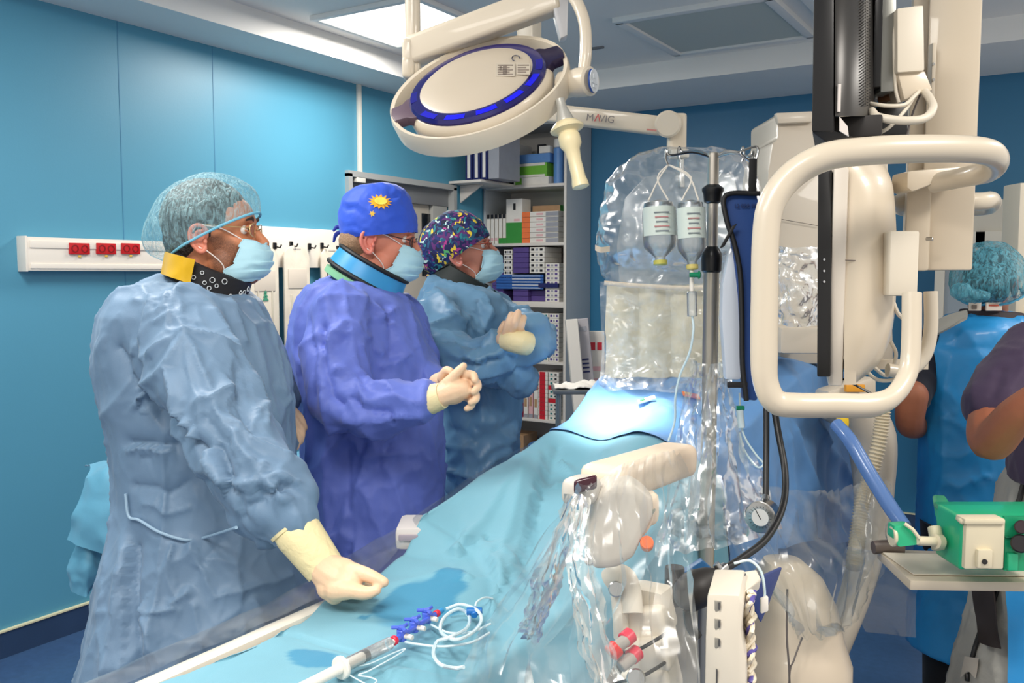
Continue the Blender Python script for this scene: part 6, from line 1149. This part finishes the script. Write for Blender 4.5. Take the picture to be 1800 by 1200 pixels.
MB().tube([P(1470, 745, 2.3), P(1495, 775, 2.25), P(1530, 835, 2.2), P(1568, 895, 2.14), P(1590, 925, 2.1)], [.017, .018, .018, .018, .016], 18, smooth=5).build('hose_tube', mat('hose_blue', (110, 150, 214), .25, coat=.5, trans=.25), bh)
# ================================================================ MONITOR RIG
mr = thing('monitor_rig', 'white ceiling hung monitor rig with big rounded guard handles', 'monitor rig')
m_rig = mat('rig_white', (208, 194, 172), .36, coat=.2, var=.015); m_edge = mat('rig_edge', (216, 206, 188), .4)
pbox(1632, -140, 1716, 474, 1.92, .05, bev=.006, yaw=-22).build('column', m_rig, mr)
pbox(1594, 300, 1634, 476, 1.925, .10, bev=.008, yaw=-20).build('column_side', m_rig, mr); pbox(1604, -140, 1634, 300, 1.95, .06, bev=.004, yaw=-20).build('column_back', m_rig, mr)
MB().prism([P(1595, 300, 1.84), P(1712, 290, 1.84), P(1712, 318, 1.84), P(1640, 324, 1.84), P(1604, 338, 1.84), P(1594, 330, 1.84)], FH*.08, bev=.008).build('column_collar', m_rig, mr)
pbox(1638, 76, 1645, 176, 1.90, .02, bev=.002).build('slot_strip', mat('strip_taupe', (196, 184, 164), .5), mr)
for y in (112, 140): MB().cyl(P(1641, y, 1.90), P(1641, y, 1.89), .003, 10).build('strip_screw', m_metal, mr)
MB().prism([P(x, y, 1.72) for x, y in ((1577, 14), (1624, 8), (1626, 124), (1577, 128))], FH*.10+RT*.01, bev=.005).build('cable_box', m_edge, mr)
MB().prism([P(x, y, 1.73) for x, y in ((1578, 128), (1626, 124), (1640, 158), (1590, 176))], FH*.08, bev=.004).build('cable_box_foot', m_rig, mr)
# upper monitor
um = thing('upper_monitor', 'black flat monitor seen edge on at the top of the rig', 'monitor')
m_mb = mat('monitor_black', (14, 14, 16), .35); m_mg = mat('monitor_grey', (52, 50, 48), .32, metal=.3)
MB().prism([P(1432, -140, 1.60), P(1466, -140, 1.60), P(1466, 232, 1.60), P(1427, 232, 1.60)], RD(1440)*.42+RT*.02, bev=.004).build('bezel', m_mb, um)
MB().prism([P(1427, 232, 1.60), P(1466, 230, 1.60), P(1500, 240, 1.62), P(1450, 248, 1.62)], RD(1470)*.36, bev=.002).build('bezel_bottom', mat('bezel_charcoal', (34, 34, 36), .5), um)  # bezel bottom in plain dark grey
rr = []
for y in (-140, 204):
    rr.append([P(x, y+dy, d) for x, d, dy in ((1468, 1.60, 0), (1478, 1.60, 0), (1500, 1.62, 0), (1524, 1.66, 0), (1536, 1.74, 0), (1540, 1.9, 0), (1468, 1.98, 0))])
MB().loft(rr).build('rear_cover', m_mg, um, sharp=70)
pbox(1538, -140, 1552, 150, 1.72, .2, bev=.003, yaw=-20).build('vesa_block', m_mb, um); MB().prism([P(x, y, 1.74) for x, y in ((1549, -140), (1578, -140), (1574, 160), (1548, 162))], FH*.08, bev=.003).build('grey_rail', mat('rail_bluegrey', (128, 128, 122), .3, metal=.5), um)
for c_ in range(4):
    for r_ in range(34): pass
pbox(1468, 203, 1548, 240, 1.66, .2, bev=.004, yaw=-20).build('underside', mat('under_dark', (40, 36, 34), .5), um)
vv = MB()
for c_ in range(5):
    for r_ in range(40):
        y = -20+5.2*r_; vv.cyl(P(1513+4.0*c_, y+(c_ % 2)*2.6, 1.640+.006*c_), P(1513+4.0*c_, y+(c_ % 2)*2.6, 1.6375+.006*c_), .0011, 6)
vo_ = vv.build('vent_holes', m_mb, um); vo_['kind'] = 'stuff'
pbox(1473, 148, 1478, 196, 1.595, .004, bev=0).build('side_label', mat('label_white', (214, 206, 200), .5), um)
MB().prism([P(1476, 205, 1.60), P(1490, 222, 1.60), P(1492, 240, 1.60), P(1476, 230, 1.60)], FH*.003).build('rating_label', mat('label_white', (214, 206, 200), .5), um)
cbn = thing('cable_loops', 'loops of white cables under the black upper monitor', 'cable')
for pts, r in (([(1532, 195, 1.68), (1545, 206, 1.66), (1590, 212, 1.64), (1625, 208, 1.64), (1640, 190, 1.66), (1634, 172, 1.70), (1624, 160, 1.74)], .0078), ([(1530, 182, 1.70), (1560, 186, 1.68), (1590, 184, 1.68), (1606, 170, 1.70), (1618, 158, 1.74)], .0038), ([(1520, 236, 1.68), (1536, 220, 1.68), (1544, 200, 1.70)], .0034), ([(1532, 238, 1.70), (1560, 226, 1.68), (1590, 195, 1.68), (1610, 165, 1.72)], .0034), ([(1594, 238, 1.72), (1604, 200, 1.72), (1618, 165, 1.74)], .002), ([(1578, 18, 1.75), (1572, 60, 1.74), (1574, 150, 1.74), (1580, 180, 1.74)], .0035)):
    MB().tube([P(*p) for p in pts], r, 10, smooth=6).build('cable', m_edge if r > .0021 else mat('cable_grey', (96, 88, 84), .5), cbn)
mb_ = thing('mount_bracket', 'dark metal mounting bracket behind the white cable loops', 'bracket')
pbox(1545, 186, 1596, 236, 1.84, .06, bev=.003).build('bracket_plate', m_mb, mb_); MB().box(P(1568, 170, 1.80), (.05, .03, .02), bev=.002).build('copper_block', mat('copper', (120, 80, 50), .35, metal=.7), mb_); pbox(1520, 206, 1548, 240, 1.78, .05, bev=.003).build('steel_tab', m_steel, mb_)
# lower monitor
lm_ = thing('lower_monitor', 'white backed monitor with black front edge inside the guard handle', 'monitor')
MB().prism([P(x, y, 1.66) for x, y in ((1438, 296), (1462, 296), (1460, 662), (1436, 662))], RD(1446)*.40+RT*.02, bev=.003).build('bezel', m_mb, lm_)
pbox(1461, 294, 1486, 680, 1.662, .38, bev=.006, yaw=-18).build('frame_strip', mat('strip_white', (214, 204, 190), .4), lm_)
rr = []
for (y, xr, dd) in ((290, 1556, .03), (330, 1570, .0), (420, 1576, -.01), (520, 1575, -.01), (590, 1566, .0), (640, 1544, .02), (676, 1500, .05)):
    rr.append([P(1484, y, 1.665), P(1505, y, 1.655+dd*.3), P((1505+xr)/2, y, 1.66+dd), P(xr-6, y, 1.70+dd), P(xr, y, 1.76+dd), P(xr-12, y, 1.98), P(1484, y, 2.04)])
cols = list(zip(*rr)); cc = [crom(list(c), 4)[0] for c in cols]; MB().loft([list(r) for r in zip(*cc)]).build('rear_shell', m_rig, lm_, sharp=50)
MB().tube([P(1486, 457, 1.654), P(1530, 459, 1.652), P(1572, 458, 1.69)], .0011, 6).build('shell_seam', mat('seam', (120, 110, 100), .6), lm_)
for y in (456, 476, 495): MB().cyl(P(1449, y, 1.662), P(1449, y, 1.657), .0022, 10).build('led', mat('led_white', (200, 200, 200), .4), lm_)
# guard handles
m_hd = mat('guard_white', (204, 192, 172), .33, coat=.3)
A_ = [(1640, 322, 1.86), (1690, 312, 1.80), (1735, 300, 1.72), (1750, 284, 1.64), (1738, 268, 1.57), (1690, 262, 1.53), (1600, 262, 1.50), (1520, 266, 1.49), (1450, 276, 1.49), (1392, 308, 1.50), (1356, 358, 1.50), (1346, 420, 1.50), (1344, 520, 1.50), (1343, 620, 1.50), (1346, 672, 1.50), (1364, 706, 1.50), (1402, 712, 1.50), (1460, 712, 1.51), (1530, 712, 1.52), (1572, 694, 1.54), (1596, 654, 1.56), (1602, 600, 1.57), (1603, 515, 1.58)]
rs = [.020]*2+[.023]*4+[.0235]*4+[.0225]*4+[.021]*5+[.0165]*4
MB().tube([P(*a) for a in A_], rs, 20, smooth=6).build('guard_handle', m_hd, mr)
for (x, y) in ((1553, 263), (1557, 263)):
    pass
MB().tube([P(1636, 512, 1.8), P(1636, 580, 1.8), P(1625, 625, 1.8), P(1596, 652, 1.8), P(1560, 650, 1.8)], .0135, 14, smooth=5).build('inner_handle', m_hd, mr)
MB().tube([P(1630, 362, 2.1), P(1600, 366, 2.1), P(1582, 362, 2.05), P(1586, 356, 2.0), P(1650, 354, 1.99), P(1720, 354, 1.99), P(1742, 352, 2.04), P(1738, 362, 2.12), P(1700, 366, 2.16)], .020, 14, smooth=5).build('rear_handle', m_hd, mr)
pbox(1565, 406, 1614, 520, 1.62, .06, yaw=-8, bev=.005).build('junction_box', m_edge, mr)
MB().box(P(1545, 640, 1.9), (.02, .2, .02), FH, None, ZZ).build('lower_link', m_rig, mr)
for k, pts in enumerate(([(1568, 525, 1.74), (1578, 550, 1.74), (1588, 560, 1.75)], [(1520, 650, 1.84), (1545, 668, 1.82), (1580, 664, 1.82), (1600, 640, 1.82)], [(1530, 640, 1.86), (1560, 660, 1.86), (1575, 625, 1.86), (1566, 600, 1.86)])): MB().tube([P(*p) for p in pts], .004, 8, smooth=5).build('signal_cable', m_edge, mr)
MB().tube([P(1482, 666, 1.70), P(1510, 680, 1.68), P(1540, 696, 1.66)], .0022, 6, smooth=3).build('black_cord', m_blk, mr)
MB().cyl(P(1628, 420, 1.90), P(1640, 420, 1.89), .004, 10).build('latch', m_metal, mr)
# ================================================================ TRAY AND VENTILATOR
tr = thing('ventilator_tray', 'cream instrument tray with dark corner bumper carrying the green ventilator', 'tray')
za = P(1700, 1020, 1.95).z
def tz(x, y, z=None): return onz(x, y, za if z is None else z)
tpoly = [tz(1541, 965), tz(1600, 966), tz(1900, 975), tz(1900, 1024), tz(1600, 1020)]
MB().prism(tpoly, -ZZ*.022, bev=.004).build('tray_top', m_rig, tr)
MB().prism([tz(1552, 972, za+.002), tz(1900, 982, za+.002), tz(1900, 1014, za+.002), tz(1606, 1010, za+.002)], ZZ*.002).build('tray_mat', mat('tray_inlay', (226, 216, 198), .45), tr)
MB().tube([tz(1535, 962, za+.012), tz(1560, 960, za+.014), tz(1590, 962, za+.014)], .016, 14, smooth=3, flat=.8).build('corner_bumper', mat('bumper_taupe', (96, 84, 78), .5), tr)
MB().box(tz(1900, 1100, .5), (.05, .05, 1.0), bev=.01).build('tray_post', m_rig, tr)
for x in (1620, 1745): MB().box(tz(x, 1026, za-.03), (.02, .02, .02), RT, bev=.004).build('bracket_stub', m_steel, tr)
vt = thing('ventilator', 'green and cream portable ventilator standing on the tray', 'ventilator')
m_gr = mat('vent_green', (32, 178, 126), .35, coat=.2); m_vc = mat('vent_cream', (226, 214, 184), .4)
D_ = 1.88
MB().prism([P(1641, 890, D_+.22), P(1652, 934, D_+.1), P(1690, 996, D_+.02), P(1690, 926, D_), P(1668, 893, D_+.16)], FH*.12+RT*.05, bev=.006).build('green_flank', m_gr, vt)
pbox(1688, 908, 1850, 1003, D_, .11, bev=.008, seg=3).build('green_case', m_gr, vt)
MB().prism([P(1641, 890, D_+.22), P(1668, 912, D_+.06), P(1692, 925, D_-.004), P(1850, 925, D_-.004), P(1850, 890, D_+.22)], ZZ*.012, bev=.003).build('green_lid', m_gr, vt)
pf = pbox(1697, 916, 1766, 1001, D_-.012, .03, bev=.004).build('cream_panel', m_vc, vt)
pbox(1696, 912, 1768, 922, D_-.022, .04, bev=.004).build('panel_lip', m_vc, pf)
pbox(1719, 966, 1745, 999, D_-.020, .02, bev=.003).build('latch_block', m_vc, pf); MB().cyl(P(1731, 987, D_-.018), P(1731, 987, D_-.024), .0055, 14).build('latch_socket', m_blk, pf)
cp_ = MB().prism([P(1766, 908, D_-.006), P(1850, 908, D_-.006), P(1850, 1003, D_-.006), P(1766, 1003, D_-.006)], FH*.01).build('control_recess', mat('green_dark', (22, 150, 104), .4), vt)
MB().cyl(P(1796, 926, D_-.01), P(1796, 926, D_-.03), .014, 20).build('control_knob', mat('knob_brown', (50, 34, 40), .35), vt); MB().cyl(P(1794, 955, D_-.01), P(1794, 955, D_-.03), .019, 22).build('control_knob', mat('knob_black', (30, 26, 30), .3), vt)
pbox(1773, 973, 1790, 1003, D_-.016, .01, bev=.002).build('side_tab', m_gr, vt); pbox(1768, 943, 1850, 945, D_-.012, .01, bev=0).build('divider', mat('green_line', (20, 120, 84), .5), vt)
MB().tube([P(1850, 898, D_+.10), P(1720, 898, D_+.10), P(1684, 896, D_+.12), P(1676, 902, D_+.08), P(1688, 914, D_), P(1694, 918, D_-.01)], .0055, 10, smooth=4).build('carry_handle', m_vc, vt)
MB().prism([P(1658, 918, D_+.09), P(1666, 920, D_+.07), P(1668, 972, D_+.07), P(1660, 962, D_+.09)], FH*.02-RT*.004, bev=.002).build('side_label', mat('label_mint', (190, 232, 212), .5), vt)
MB().lathe([(.008, 0), (.010, .004), (.010, .05), (.016, .052), (.016, .068), (.008, .075)], P(1612, 950, D_+.03), (P(1660, 952, D_+.06)-P(1612, 950, D_+.03)), 16).build('inlet_stub', m_vc, vt)
MB().cyl(P(1642, 925, D_+.08), P(1650, 966, D_+.06), .014, 18).build('valve_body', mat('valve_cream', (214, 206, 176), .4), vt)
gc_ = thing('hose_connector', 'green elbow connector joining the blue hose to the ventilator', 'connector')
MB().prism([P(1572, 924, D_+.04), P(1600, 922, D_+.04), P(1618, 945, D_+.03), P(1616, 958, D_+.03), P(1580, 962, D_+.03), P(1570, 945, D_+.04)], FH*.035, bev=.005).build('elbow_body', m_gr, gc_)
MB().cyl(P(1572, 942, D_+.055), P(1566, 942, D_+.055), .022, 20).build('end_cap', m_vc, gc_); MB().tube([P(1590, 920, D_+.035), P(1604, 930, D_+.028), P(1616, 946, D_+.026)], .004, 8).build('cream_edge', m_vc, gc_)

# ================================================================ PERSON 4: blue apron, seen from behind
t4 = thing('person', 'person seen from behind in bright blue lead apron and aqua hairnet', 'person')
m_ap = mat('apron_blue', (44, 156, 226), .42, coat=.1, bump=.25, bscale=6, var=.03); m_apg = mat('apron_grey', (168, 166, 158), .6, bump=.4, bscale=14); m_tee = cloth('tee_black', (26, 28, 42), .75, .2); m_trs = cloth('trouser_black', (20, 20, 24), .8, .2)
sk4 = SKIN('skin_brown', (176, 112, 84)); EARC['skin_brown'] = (180, 110, 86)
f4 = Frame(P(1738, 505, 3.0), yaw=62, pitch=4, sc_=.93)
head(t4, f4, sk4, neck=[f4(-.03, 0, -.03), P(1742, 550, 3.0), P(1740, 590, 3.0)]); hair(t4, f4, (30, 26, 26))
net4 = hairnet_mat('hairnet_teal', (92, 168, 188), .5, 80, (1, 1, .2))
cap(t4, f4, 'hairnet', net4, (.105, .02), (-.125, -.06), .105, .185, bulge=1.2, pleat=.10, npl=36, sag=.28, squ=2.4, band=(mat('net_band_teal', (70, 160, 196), .6), .004), relief=.004, seed=4, cols=144)
kn = MB(); kn.ball(P(1712, 520, 2.84), (.05, .03, .022)); kn.ball(P(1690, 512, 2.84), (.035, .03, .028)); V, Nn, Fc = remesh(kn, .006, 3); V = noise_relief(V, Nn, .006, 40, 3); mesh_np('net_gather', V, Fc, net4, t4)
cr4 = collar(t4, P(1742, 556, 3.0)-ZZ*.03, RT, .085, .08, .05, 4, mat('collar_dark', (50, 40, 46), .6), .012, flare=.02, name='thyroid_collar')
for (x0, x1) in ((1704, 1724), (1732, 1764)): pbox(x0, 531, x1, 546, 2.885, .006, bev=.002, yaw=(1734-(x0+x1)/2)*-.8).build('collar_label', mat('label_offwhite', (236, 222, 206), .5), t4)
pbox(1738, 535, 1756, 538, 2.88, .004, bev=0).build('label_print', mat('print_red', (200, 80, 50), .5), t4); pbox(1709, 536, 1717, 543, 2.88, .004, bev=0).build('label_print', m_lab, t4)
F4 = [([(1660, 600), (1720, 610), (1780, 600)], -.006, .02), ([(1650, 740), (1700, 760), (1740, 750)], .008, .012), ([(1640, 800), (1680, 810), (1700, 800)], .006, .012), ([(1650, 850), (1700, 850), (1730, 830)], .008, .012), ([(1660, 690), (1680, 720), (1660, 760)], .006, .012), ([(1640, 880), (1700, 890)], .006, .014)]
gown('lead_apron', [(548, 1702, 1778, .07), (556, 1668, 1792, .11), (575, 1640, 1808, .14), (610, 1622, 1822, .15), (660, 1617, 1828, .155), (740, 1620, 1826, .15), (820, 1622, 1824, .15), (900, 1620, 1826, .16), (1000, 1612, 1828, .17), (1080, 1606, 1834, .18), (1140, 1604, 1836, .18)], [], .010, m_ap, t4, F4, nrand=30, seed=5, amp=.004, relief=.003, rscale=10, dc=3.0, smooth=4)
gown('tee_shirt', [(556, 1690, 1790, .08), (575, 1648, 1800, .13), (620, 1632, 1812, .135), (720, 1632, 1812, .13)], [[(1640, 600, 3.0, .055), (1618, 660, 2.97, .056), (1606, 700, 2.92, .055)], [(1830, 600, 2.98, .06), (1850, 680, 2.93, .06)]], .010, m_tee, t4, [], nrand=20, seed=6, amp=.003, relief=.002, dc=3.0, smooth=4)
sheet([[P(1650, 566, 2.9), P(1672, 556, 2.88), P(1700, 548, 2.87)], [P(1645, 580, 2.87), P(1670, 570, 2.85), P(1700, 560, 2.85)], [P(1642, 592, 2.865), P(1665, 580, 2.845), P(1690, 566, 2.84)]], 5, 5, thick=.01).build('shoulder_panel', m_apg, t4)
limb('arm', [[(1604, 695, 2.90, .050), (1599, 735, 2.93, .046), (1606, 748, 2.99, .044), (1650, 742, 3.2, .034)]], .006, sk4, t4, 4)
for s_ in (-1, 1): q = P(1712+s_*45, 1100, 3.0); q.z = 0; MB().tube([q+ZZ*.75, q+ZZ*.4, q+ZZ*.08], [.10, .08, .07], 16, smooth=4).build('trouser_leg', m_trs, t4); MB().ball(q+ZZ*.04+FH*.05, (.05, .13, .045), RT, FH).build('shoe', m_blk, t4)
# ================================================================ PERSON 5: dark top, grey blue apron, at the right edge
t5 = thing('person', 'person at the right edge in dark plum top and grey blue lead apron', 'person')
m_plum = cloth('top_plum', (66, 52, 78), .75, .2); sk5 = SKIN('skin_warm', (170, 104, 76)); EARC['skin_warm'] = (176, 104, 80)
D5 = 2.35
f5 = Frame(P(1905, 455, D5), yaw=70, pitch=10, sc_=.95); head(t5, f5, sk5, neck=[f5(-.03, 0, -.03), P(1905, 530, D5), P(1905, 570, D5)]); hair(t5, f5, (34, 30, 30))
gown('top', [(548, 1870, 1940, .08), (562, 1822, 1990, .12), (590, 1790, 2020, .15), (650, 1785, 2030, .16), (760, 1790, 2030, .16), (850, 1790, 2030, .16)], [[(1815, 615, D5-.06, .072), (1775, 665, D5-.11, .074), (1742, 712, D5-.15, .070)]], .009, m_plum, t5, [([(1800, 600), (1780, 680), (1770, 730)], .008, .015), ([(1760, 640), (1740, 690)], -.005, .012)], nrand=30, seed=9, amp=.004, relief=.002, dc=D5, smooth=4)
limb('arm', [[(1755, 690, D5-.13, .050), (1738, 750, D5-.19, .050), (1745, 775, D5-.22, .048), (1785, 730, D5-.30, .042), (1835, 690, D5-.36, .034)], [(1835, 690, D5-.36, .034), (1860, 676, D5-.38, .03)]], .005, sk5, t5, 4)
gown('apron_side', [(820, 1788, 2060, .15), (880, 1760, 2070, .17), (1000, 1740, 2080, .19), (1100, 1712, 2080, .21), (1160, 1690, 2080, .22), (1230, 1676, 2080, .23), (1330, 1668, 2080, .24)], [], .010, m_apg, t5, [], nrand=60, seed=11, guide=(1, .5, 0), amp=.006, relief=.004, rscale=14, dc=D5+.05, smooth=4)
tr_ = MB(); tr_.tube(surf_path([(1796, 830), (1780, 890), (1760, 980), (1745, 1035), (1730, 1080), (1712, 1130), (1700, 1165), (1694, 1190)], .004), .0065, 8, smooth=3); tr_.build('black_piping', m_blk, t5)
V_, N_ = SURF['V'], SURF['N']
def surf_patch(name, pts, m_, off, th=.006):
    q = [surf(V_, N_, *p) for p in pts]; vs = [Vector(V_[i]+N_[i]*off) for i in q]; return vs
bl_ = sheet([[Vector(V_[surf(V_, N_, x, y)]+N_[surf(V_, N_, x, y)]*.010) for x in (1768+(y-1030)*.0, 1800, 1840)] for y in (1000, 1050, 1100, 1160, 1230)], 5, 5, amp=.002, scale=12, thick=.006).build('blue_panel', m_ap, t5)
sheet([[Vector(V_[surf(V_, N_, x, y)]+N_[surf(V_, N_, x, y)]*.022) for x in (1716+(y-1030)*.10, 1734+(y-1030)*.1, 1750+(y-1030)*.1)] for y in (1020, 1060, 1100, 1133)], 4, 4, thick=.005).build('black_strap', mat('strap_dark', (36, 26, 24), .6), t5)
pl_ = P(1662, 1150, 2.0)
sheet([[Vector(V_[surf(V_, N_, x, y)]+N_[surf(V_, N_, x, y)]*.008) for x in (x0, x0+10, x0+22)] for (x0, y) in ((1694, 1150), (1692, 1170), (1690, 1185))], 3, 3, thick=.003).build('apron_logo', mat('logo_pale', (190, 182, 170), .5), t5)
MB().tube([P(1790, 1240, D5), P(1790, 1500, D5), P(1790, 1560, D5)], .1, 16).build('trouser_leg', m_trs, t5)
# blue draped cart behind man 1
ct_ = thing('draped_trolley', 'small steel trolley behind the man in the hairnet', 'trolley')
c0 = P(350, 860, 2.95)
MB().box(c0-ZZ*.02, (.54, .4, .03), RT, bev=.006).build('trolley_top', m_steel, ct_)
for sx in (-.24, .24):
    for sy in (-.16, .16): q = c0+RT*sx+FH*sy; MB().cyl((q.x, q.y, 0), (q.x, q.y, c0.z-.03), .012, 10).build('leg', m_steel, ct_)
def drp(rows, nm, lab, sd): 
    o = sheet(rows, 10, 10, amp=.010, scale=8, seed=sd, amp2=.002, scale2=30, thick=-.003).build(nm, cloth('trolley_drape', (92, 156, 184), .5, .25, scale=9)); tag(o, lab, 'drape'); return o
drp([[P(150, 822, 3.1), P(200, 815, 3.1), P(320, 815, 3.1), P(400, 815, 3.1)], [P(160, 826, 2.85), P(200, 818, 2.8), P(300, 822, 2.8), P(400, 822, 2.8)], [P(138, 880, 2.78), P(190, 885, 2.74), P(300, 890, 2.74), P(400, 890, 2.74)], [P(118, 948, 2.78), P(190, 976, 2.72), P(300, 980, 2.74), P(400, 980, 2.74)]], 'trolley_drape', 'light blue drape with square folds over the trolley behind the hairnet man', 4)
drp([[P(130, 955, 2.80), P(150, 962, 2.78), P(180, 972, 2.80)], [P(122, 1000, 2.80), P(150, 1005, 2.76), P(175, 1010, 2.80)], [P(128, 1035, 2.80), P(150, 1050, 2.77), P(160, 1030, 2.80)]], 'gathered_sleeve', 'gathered end of pale blue cloth hanging under the trolley drape', 6)
drp([[P(505, 800, 2.9), P(530, 792, 2.9), P(560, 800, 2.9)], [P(505, 830, 2.85), P(530, 825, 2.82), P(560, 830, 2.85)], [P(505, 900, 2.85), P(530, 905, 2.82), P(560, 900, 2.85)]], 'bundled_drape', 'piece of light blue drape seen between the two nearest gowns', 8)
# ================================================================ origins at each thing's base
bpy.context.view_layer.update()
for o in list(sc.objects):
    if o.parent is None and o.type in ('EMPTY', 'MESH') and (o.type == 'EMPTY' or o.location.length == 0):
        pts = []
        def coll(q):
            if q.type == 'MESH' and len(q.data.vertices):
                n = len(q.data.vertices); a = np.empty(n*3, dtype=np.float32); q.data.vertices.foreach_get('co', a); a = a.reshape(-1, 3); pts.append(a.min(0)); pts.append(a.max(0))
            for c in q.children: coll(c)
        coll(o)
        if not pts: continue
        a = np.array(pts); lo, hi = a.min(0), a.max(0); c = Vector(((lo[0]+hi[0])/2, (lo[1]+hi[1])/2, lo[2]))
        if o.type == 'MESH': o.data.transform(Matrix.Translation(-c)); 
        for ch in o.children: ch.location = -c if o.type == 'EMPTY' else Vector((-c.x, -c.y, -c.z))
        o.location = c
        if '_t' in o: del o['_t']
